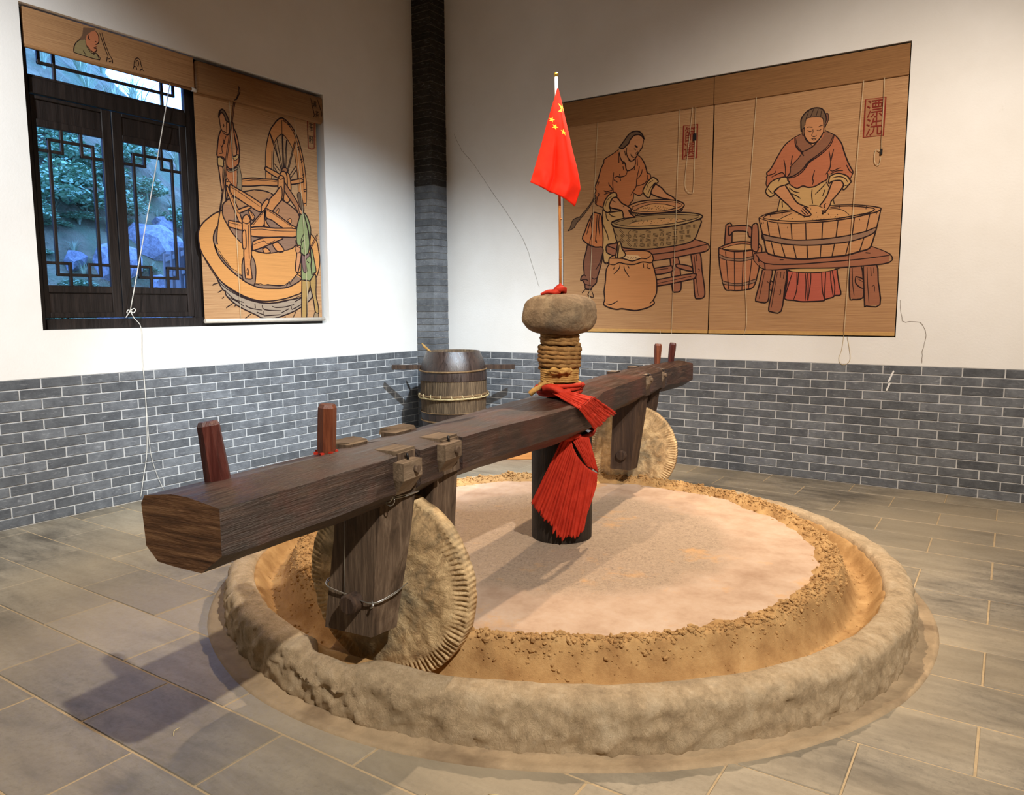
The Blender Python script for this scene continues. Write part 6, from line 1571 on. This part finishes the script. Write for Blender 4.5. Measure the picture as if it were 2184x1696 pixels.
# ================================================================== bamboo blinds with printed figures
PAL = dict(skin=lin(196, 132, 88), skin2=lin(184, 122, 80), skin3=lin(206, 122, 84), coat=lin(176, 92, 62), coat2=lin(186, 106, 60), collar=lin(118, 68, 54), cream=lin(196, 156, 98), cream2=lin(220, 180, 128), tub=lin(190, 134, 88), tub2=lin(176, 106, 72), band=lin(130, 98, 82), bench=lin(146, 82, 62), red=lin(182, 70, 64), hair=lin(66, 54, 48), hair2=lin(86, 66, 58), grain=lin(200, 150, 96), grain2=lin(206, 150, 94), weave=lin(150, 122, 80), weave2=lin(168, 140, 94), maroon=lin(104, 52, 46), sash=lin(194, 108, 58), sack=lin(194, 128, 76), sealbg=lin(160, 110, 76), seal=lin(130, 40, 28),
 stone=lin(142, 132, 118), plate=lin(206, 140, 72), trough=lin(110, 88, 76), pit=lin(150, 102, 72), pit2=lin(118, 88, 76), pit3=lin(164, 112, 70), wood=lin(200, 126, 66), woodd=lin(150, 90, 54), green=lin(112, 140, 92), green2=lin(136, 130, 90), purple=lin(92, 72, 84), khaki=lin(156, 126, 68), grey=lin(126, 112, 88), ink=lin(40, 24, 22))
def art_print(key, to3, parent, sel=None):
    mb = MB(); cols = []
    for n_, (k, c, flat) in enumerate(ART[key]):
        pts = [(flat[i]/1000, flat[i+1]/1000) for i in range(0, len(flat), 2)]; off = .0012+n_*.00001
        if sel and not sel(pts[0][0]): continue
        if k == 'f':
            mb.add([to3(a, b, off) for a, b in pts], [list(range(len(pts)))]); cols.append(tuple(lerp(x, y, .27) for x, y in zip(PAL[c], lin(172, 130, 89))))
        else:
            w = c/1000*.5; P = [Vector((a, b, 0)) for a, b in pts]
            closed = (P[0]-P[-1]).length < 1e-6 and len(P) > 3
            if k == 's' and len(P) > 2: P = smooth(P, 3)
            V = []
            for i, q in enumerate(P):
                p0 = P[i-1] if i else (P[-2] if closed else q); p1 = P[i+1] if i < len(P)-1 else (P[1] if closed else q)
                tg = (p1-p0); tg = tg.normalized() if tg.length > 1e-9 else Vector((1, 0, 0)); n2 = Vector((-tg.y, tg.x, 0))*w*(1 if k == 'q' or closed else (.55+.45*math.sin(PI*(i+.5)/len(P))))
                V += [to3((q+n2).x, (q+n2).y, off), to3((q-n2).x, (q-n2).y, off)]
            F = [(2*i, 2*i+1, 2*i+3, 2*i+2) for i in range(len(P)-1)]; mb.add(V, F); cols += [PAL['seal' if k == 'q' else 'ink']]*len(F)
    me = mb.mesh('printed_figure', MT['ink']); ca = me.color_attributes.new('ink', 'FLOAT_COLOR', 'CORNER')
    for p_, c in zip(me.polygons, cols):
        for li in p_.loop_indices: ca.data[li].color = c
    return put('printed_figure', me, parent)
def lettering(ch, x0, z0, x1, z1, to3, mat, parent):
    cu = bpy.data.curves.new('lettering', 'FONT'); cu.body = ch; cu.size = 1.0; cu.resolution_u = 3
    ob = bpy.data.objects.new('lettering_source', cu); COL.objects.link(ob)
    dg = bpy.context.evaluated_depsgraph_get(); me = bpy.data.meshes.new_from_object(ob.evaluated_get(dg)); bpy.data.objects.remove(ob)
    if not me.vertices: return
    xs = [v.co.x for v in me.vertices]; ys = [v.co.y for v in me.vertices]; ax, bx, ay, by = min(xs), max(xs), min(ys), max(ys)
    for v in me.vertices: v.co = to3(lerp(x0, x1, (v.co.x-ax)/(bx-ax)), lerp(z0, z1, (v.co.y-ay)/(by-ay)),  .0068)
    me.materials.clear(); me.materials.append(MT[mat]); return put('lettering', me, parent)
def cordmesh(pts, r, mat, name, parent): return MB().tube(smooth(pts, 5), r, 6).build(name, MT[mat], parent)
def right_blind(x0, x1, key, label, glyphs):
    o = Vector(((x0+x1)/2, .022, 1.235)); b = empty('bamboo_blind', o); tag(b, label, 'blind', 'printed bamboo blinds')
    to3 = lambda a, z, off: (a-o.x, .02-off-o.y, z-o.z)
    wp = MB().bbox(x0-o.x, x1-o.x, .02-o.y, .026-o.y, 1.236-o.z, 3.462-o.z, .001).build('woven_panel', MT['blind'], b)
    MB().bbox(x0-.002-o.x, x1+.002-o.x, .004-o.y, .02-o.y, 3.236-o.z, 3.468-o.z, .002).build('valance', MT['valance'], b)
    MB().bbox(x0-o.x, x1-o.x, .008-o.y, .03-o.y, 1.232-o.z, 1.262-o.z, .003).build('bottom_batten', MT['railwood'], b)
    art_print(key, to3, wp)
    for ch, q in glyphs: lettering(ch, *q, to3, 'sealink', wp)
    return b, o
b1, o1 = right_blind(1.716, 3.226, 'sift', 'bamboo blind printed with a man sifting grain over a woven basket', [('\u7be9', (2.969, 2.944, 3.077, 3.078)), ('\u9078', (2.964, 2.811, 3.07, 2.94))])
def rc(pts, o, y=.004): return [(a-o.x, y-o.y, z-o.z) for a, z in pts]
for q in ([(2.098, 3.24), (2.06, 2.4), (2.023, 1.544), (2.0, 1.3)], [(2.923, 3.24), (2.905, 2.2), (2.888, 1.254)], [(2.777, 1.25), (2.776, 1.142)], [(3.042, 3.24), (3.02, 3.0), (2.999, 2.774), (2.987, 2.56), (3.046, 2.494), (3.07, 2.582), (3.07, 3.24)], [(2.888, 1.27), (2.889, 1.123)]): cordmesh(rc(q, o1), .0022, 'cord', 'pull_cord', b1)
MB().bbox(3.052-o1.x, 3.082-o1.x, .0-o1.y, .008-o1.y, 2.948-o1.z, 3.012-o1.z, .003).build('cord_clip', MT['black'], b1)
b2, o2_ = right_blind(3.236, 4.758, 'wash', 'bamboo blind printed with a woman rinsing grain in a wooden tub', [('\u6f02', (4.473, 2.95, 4.589, 3.087)), ('\u6d17', (4.473, 2.814, 4.589, 2.948))])
for q in ([(3.604, 3.24), (3.575, 2.5), (3.552, 1.857), (3.582, 1.36), (3.56, 1.225)], [(4.443, 3.24), (4.41, 2.2), (4.386, 1.246), (4.356, 1.04), (4.394, .99), (4.442, 1.042), (4.413, 1.22)], [(4.591, 3.24), (4.593, 2.702)], [(4.59, 2.68), (4.553, 2.699), (4.55, 2.609), (4.581, 2.58), (4.594, 2.64)]): cordmesh(rc(q, o2_, -.004 if q[0][0] == 4.443 else .004), .0022, 'cord', 'pull_cord', b2)
MB().bbox(4.586-o2_.x, 4.603-o2_.x, .0-o2_.y, .008-o2_.y, 2.657-o2_.z, 2.702-o2_.z, .003).build('cord_clip', MT['black'], b2)
# left window, lowered blind
o3 = Vector((-.055, -2.2, 1.37)); b3 = empty('bamboo_blind', o3); tag(b3, 'bamboo blind printed with a water-wheel tea mill, its top rolled up', 'blind', 'printed bamboo blinds')
lt3 = lambda o, x: (lambda a, z, off: (x+off-o.x, a-o.y, z-o.z))
wp3 = MB().bbox(-.061-o3.x, -.055-o3.x, -2.865-o3.y, -1.585-o3.y, 1.372-o3.z, 3.42-o3.z, .001).build('woven_panel', MT['blind'], b3)
P = [(-.055, 3.43), (-.03, 3.437), (-.008, 3.432), (0, 3.415), (0, 3.225), (-.006, 3.205), (-.02, 3.196), (-.038, 3.197), (-.05, 3.21)]
rt3 = MB().rings([[(x-o3.x, y-o3.y, z-o3.z) for x, z in P] for y in (-2.852, -1.552)], True, True, True, 0, True).build('rolled_top', MT['valance'], b3)
MB().tube([(-.042-o3.x, -2.875-o3.y, 1.368-o3.z), (-.042-o3.x, -1.572-o3.y, 1.368-o3.z)], .0175, 14).build('bottom_rail', MT['rail'], b3)
art_print('mill', lt3(o3, -.055), wp3); art_print('roll', lt3(o3, 0), rt3, lambda a: a < -2.2); art_print('roll', lt3(o3, 0), rt3, lambda a: a >= -2.2)
for ch, q, x in (('\u8336', (-1.675, 3.122, -1.628, 3.192), -.055), ('\u7c7d', (-1.681, 3.007, -1.627, 3.076), -.055), ('\u78be', (-1.671, 3.328, -1.621, 3.384), -.0055), ('\u8336', (-1.639, 3.24, -1.596, 3.3), -.0055)): lettering(ch, *q, lt3(o3, x), 'blackink', wp3 if x < -.05 else rt3)
for q in ([(-2.544, 3.21), (-2.535, 2.3), (-2.527, 1.38)], [(-1.86, 3.21), (-1.80, 2.4), (-1.778, 1.726), (-1.781, 1.38)]): cordmesh([(-.038-o3.x, a-o3.y, z-o3.z) for a, z in q], .002, 'cord', 'pull_cord', b3)
# left window, blind drawn right up
o4 = Vector((-.03, -3.5, 3.2)); b4 = empty('bamboo_blind', o4); tag(b4, 'bamboo blind drawn up over the lattice window, only a printed head showing', 'blind', 'printed bamboo blinds')
fp4 = MB().bbox(-.05-o4.x, -.03-o4.x, -4.125-o4.y, -2.872-o4.y, 3.214-o4.z, 3.455-o4.z, .003).build('folded_panel', MT['blind'], b4)
MB().tube([(-.035-o4.x, -4.125-o4.y, 3.208-o4.z), (-.035-o4.x, -2.865-o4.y, 3.208-o4.z)], .012, 12).build('bottom_rail', MT['valance'], b4)
MB().tube([(-.033-o4.x, -2.90-o4.y, 3.206-o4.z), (-.033-o4.x, -2.858-o4.y, 3.206-o4.z)], .0155, 12).build('rail_cap', MT['rail'], b4)
art_print('rolled', lt3(o4, -.03), fp4, lambda a: a < -3.455); art_print('rolled', lt3(o4, -.03), fp4, lambda a: a >= -3.455)
# its white cord, tied at the sill and hanging down the wall
o5 = Vector((.0, -3.5, 1.33)); b5 = empty('blind_cord', o5); tag(b5, 'white cord from the raised blind knotted at the lattice window and hanging down the wall', 'cord')
lc = lambda pts: [Vector((x, y, z))-o5 for x, y, z in pts]
cordmesh(lc([(-.025, -3.089, 3.2), (-.03, -3.28, 2.395), (-.03, -3.515, 1.456)]), .004, 'cordw', 'cord_line', b5)
cordmesh(lc([(-.03, -3.515, 1.456), (-.01, -3.50, 1.40), (.006, -3.459, 1.324), (.008, -3.466, 1.111), (.008, -3.459, .75), (.01, -3.474, .386), (.012, -3.518, .172), (.014, -3.549, .03)]), .0028, 'cordw', 'cord_line', b5)
cordmesh(lc([(.008, -3.46, 1.0), (.009, -3.457, .75), (.01, -3.448, .382), (.012, -3.409, .189), (.014, -3.358, .05)]), .0022, 'cordw', 'cord_line', b5)
for k in (-1, 1): cordmesh(lc([(-.03, -3.515, 1.456), (-.02, -3.515+k*.024, 1.466+.006*k), (-.018, -3.515+k*.034, 1.45+.008*k), (-.02, -3.515+k*.016, 1.44), (-.03, -3.515, 1.455)]), .0038, 'cordw', 'cord_bow', b5)
cordmesh(lc([(-.03, -3.515, 1.456), (-.02, -3.54, 1.43), (-.018, -3.56, 1.405)]), .0035, 'cordw', 'cord_bow', b5)
# loose straws on the floor
for i, (x, y, a, l) in enumerate(((4.55, -4.85, .4, .10), (4.62, -4.93, 1.9, .12), (4.72, -4.82, 2.6, .08), (4.35, -4.98, .1, .09), (4.9, -4.7, 1.2, .06), (3.2, -5.3, 2.2, .05), (4.2, -5.1, 2.9, .11), (4.48, -5.06, .9, .07))):
    mb = MB(); q = Vector((math.cos(a), math.sin(a), 0)); n_ = Vector((-q.y, q.x, 0)); mb.tube(smooth([q*-l*.5, n_*.008+Vector((0, 0, .003)), q*l*.5], 4), .0013, 5)
    tag(mb.build('straw', MT['straw'], None, (x, y, .0015)), 'thin dry straw lying on the slate beside the mill trough', 'straw', 'loose straws on the floor')
# ================================================================== outside the window
def hz(x, y):
    k = -x-1.5; sl = 1.0-.34*sstep(-1.2, 2.5, y)
    return .35+max(0, k)*sl+.12*fbm(x*.9, y*.9, 2)+.05*fbm(x*4, y*4, 1)*sstep(0, 1, k)
hill = MB().grid(lambda u, v: (lambda x, y: (x, y, hz(x, y)))(-.45-u*8.6, -7.5+v*15), 90, 140).build('ground_hillside', MT['earth']); tag(hill, kind='structure')
def rockmesh(seed):
    bm = bmesh.new(); bmesh.ops.create_icosphere(bm, subdivisions=2, radius=1)
    for v in bm.verts:
        q = v.co.copy(); v.co = q*(1+.5*nz(q.x*1.3+seed, q.y*1.3, q.z*1.3)+.32*nz(q.x*3.1+seed, q.y*3.1, q.z*3.1)); v.co.z *= .8
    me = bpy.data.meshes.new('rock'); bm.to_mesh(me); bm.free(); me.materials.append(MT['rock']); return me
rms = [rockmesh(k*3.3) for k in range(4)]
rnd = random.Random(5)
RK = [(-3.0, -1.95, .26), (-3.1, -2.35, .13), (-2.7, -1.6, .16), (-3.3, -1.25, .30), (-2.5, -2.3, .14), (-3.5, -1.6, .12), (-2.2, -2.5, .13), (-2.9, -1.0, .15), (-3.7, -.9, .14), (-2.1, -2.85, .12), (-2.4, -1.9, .10), (-3.9, -1.9, .12)]
for i, (x, y, r) in enumerate(RK):
    o = put('rock', rms[i % 4], None, (x, y, hz(x, y)+r*.3)); o.scale = (r, r*.9, r*1.1); o.rotation_euler = (rnd.uniform(-.4, .4), rnd.uniform(-.4, .4), rnd.uniform(0, 6))
    tag(o, 'pale blue-grey boulder on the slope outside the lattice window' if r > .2 else 'small grey rock lodged on the slope outside the lattice window', 'rock', 'rocks on the slope outside')
def leafmesh(n, rad, seed, size):
    rn = random.Random(seed); mb = MB()
    for i in range(n):
        d = Vector((rn.gauss(0, 1), rn.gauss(0, 1), abs(rn.gauss(0, .8)))).normalized()*rad*rn.uniform(.45, 1); d.z *= .8
        q = Matrix.Rotation(rn.uniform(0, 6.3), 3, 'Z') @ Matrix.Rotation(rn.uniform(-.9, .9), 3, 'X') @ Matrix.Rotation(rn.uniform(-.7, .7), 3, 'Y'); s_ = size*rn.uniform(.7, 1.3)
        sh = [(-.5, 0, 0), (-.2, .28, .05), (.25, .26, .04), (.6, 0, -.08), (.25, -.26, .04), (-.2, -.28, .05), (0, 0, -.02)]
        mb.add([d+q @ (Vector(p_)*s_) for p_ in sh], [(6, 0, 1), (6, 1, 2), (6, 2, 3), (6, 3, 4), (6, 4, 5), (6, 5, 0)])
    mb.tube([(0, 0, -.15), (0, 0, rad*.5)], .015, 6); return mb.mesh('shrub', MT['leaf'])
lm = [leafmesh(1100, .42, 1, .058), leafmesh(900, .36, 2, .052), leafmesh(700, .3, 3, .05)]
BS = [(-3.95, -1.95), (-3.7, -1.5), (-4.2, -1.35), (-3.75, -2.3), (-4.3, -1.8), (-4.1, -.85), (-3.75, -.45), (-4.6, -.7), (-4.2, -2.5), (-4.4, -1.0), (-4.7, -1.7), (-3.5, -2.6)]
for i, (x, y) in enumerate(BS):
    o = put('shrub', lm[i % 3], None, (x, y, hz(x, y)+.12)); o.rotation_euler = (0, 0, i*1.3); s_ = rnd.uniform(.85, 1.15); o.scale = (s_, s_, s_)
    tag(o, 'leafy green shrub on the slope outside the lattice window', 'shrub', 'shrubs on the slope outside')
LP = []
for i in range(600):
    x = rnd.uniform(-3.7, -2.1); y = rnd.uniform(-3.0, -.9)
    if len(LP) >= 18 or any((x-a)**2+(y-b)**2 < .27**2 for a, b in LP) or any((x-a)**2+(y-b)**2 < (r+.12)**2 for a, b, r in RK): continue
    LP.append((x, y)); o = put('low_plant', lm[i % 3], None, (x, y, hz(x, y)+.02)); o.rotation_euler = (0, 0, i*1.7); s_ = rnd.uniform(.28, .45); o.scale = (s_*1.3, s_*1.3, s_*.7)
    tag(o, 'low leafy plant hugging the slope among the rocks outside', 'plant', 'low plants among the rocks outside')
def tuft(seed, h):
    rn = random.Random(seed); mb = MB()
    for i in range(46):
        a = rn.uniform(0, 6.3); l = h*rn.uniform(.6, 1.1); b = rn.uniform(.2, .9); w = .011; d = Vector((math.cos(a), math.sin(a), 0)); n_ = Vector((-d.y, d.x, 0)); V = []
        for k in range(6):
            t = k/5; q = d*(b*l*t*t*.9)+Vector((0, 0, l*(t-.38*b*t*t*t)))+d*.03; V += [q+n_*w*(1-t*.9), q-n_*w*(1-t*.9)]
        mb.add(V, [(2*k, 2*k+1, 2*k+3, 2*k+2) for k in range(5)])
    return mb.mesh('grass_tuft', MT['grass'])
tm = [tuft(k, .75) for k in range(3)]
GP = []
for i in range(900):
    x = rnd.uniform(-7.4, -4.9); y = rnd.uniform(-3.2, 2.4)
    if len(GP) >= 40 or any((x-a)**2+(y-b)**2 < .42**2 for a, b in GP): continue
    GP.append((x, y))
    o = put('grass_tuft', tm[i % 3], None, (x, y, hz(x, y)-.03)); o.rotation_euler = (0, 0, rnd.uniform(0, 6)); s_ = rnd.uniform(.65, 1.0); o.scale = (s_, s_, s_)
    tag(o, 'long-bladed grass tuft high on the slope outside the window', 'grass', 'grass tufts on the slope outside')
WP = []
for i in range(900):
    x = rnd.uniform(-4.6, -2.2); y = rnd.uniform(-3.0, -.4)
    if len(WP) >= 40 or any((x-a)**2+(y-b)**2 < .2**2 for a, b in WP): continue
    WP.append((x, y))
    o = put('weed', tm[i % 3], None, (x, y, hz(x, y)-.03)); o.rotation_euler = (0, 0, rnd.uniform(0, 6)); s_ = rnd.uniform(.2, .36); o.scale = (s_, s_, s_)
    tag(o, 'short grassy weed between the rocks outside the window', 'weed', 'weeds between the rocks outside')
fe = empty('timber_fence', (-1.4, -2.2, .3)); tag(fe, 'grey timber fence of narrow boards just outside the lattice window', 'fence')
A, B_ = Vector((-2.1, -1.885, 0)), Vector((-.75, -2.495, 0)); dr = (B_-A).normalized(); Ln = (B_-A).length; fa = math.atan2(dr.y, dr.x)
fm = Matrix.Translation(A-Vector((-1.4, -2.2, .3))) @ Matrix.Rotation(fa, 4, 'Z')
for z in (1.97, 1.80): MB().bbox(0, Ln, -.02, .02, z, z+.05, .004, mat=fm).build('rail', MT['fence'], fe)
bmsh = MB().bbox(0, .062, -.012, .012, .2, 1.79, .003).mesh('board', MT['fence'])
for i in range(int(Ln/.072)):
    o = put('board', bmsh, fe); o.matrix_local = fm @ Matrix.Translation((i*.072, .01, 0))
for i in range(4): MB().bbox(i*Ln/3-.035, i*Ln/3+.035, -.035, .035, .2, 2.06, .005, mat=fm).build('post', MT['fence'], fe)
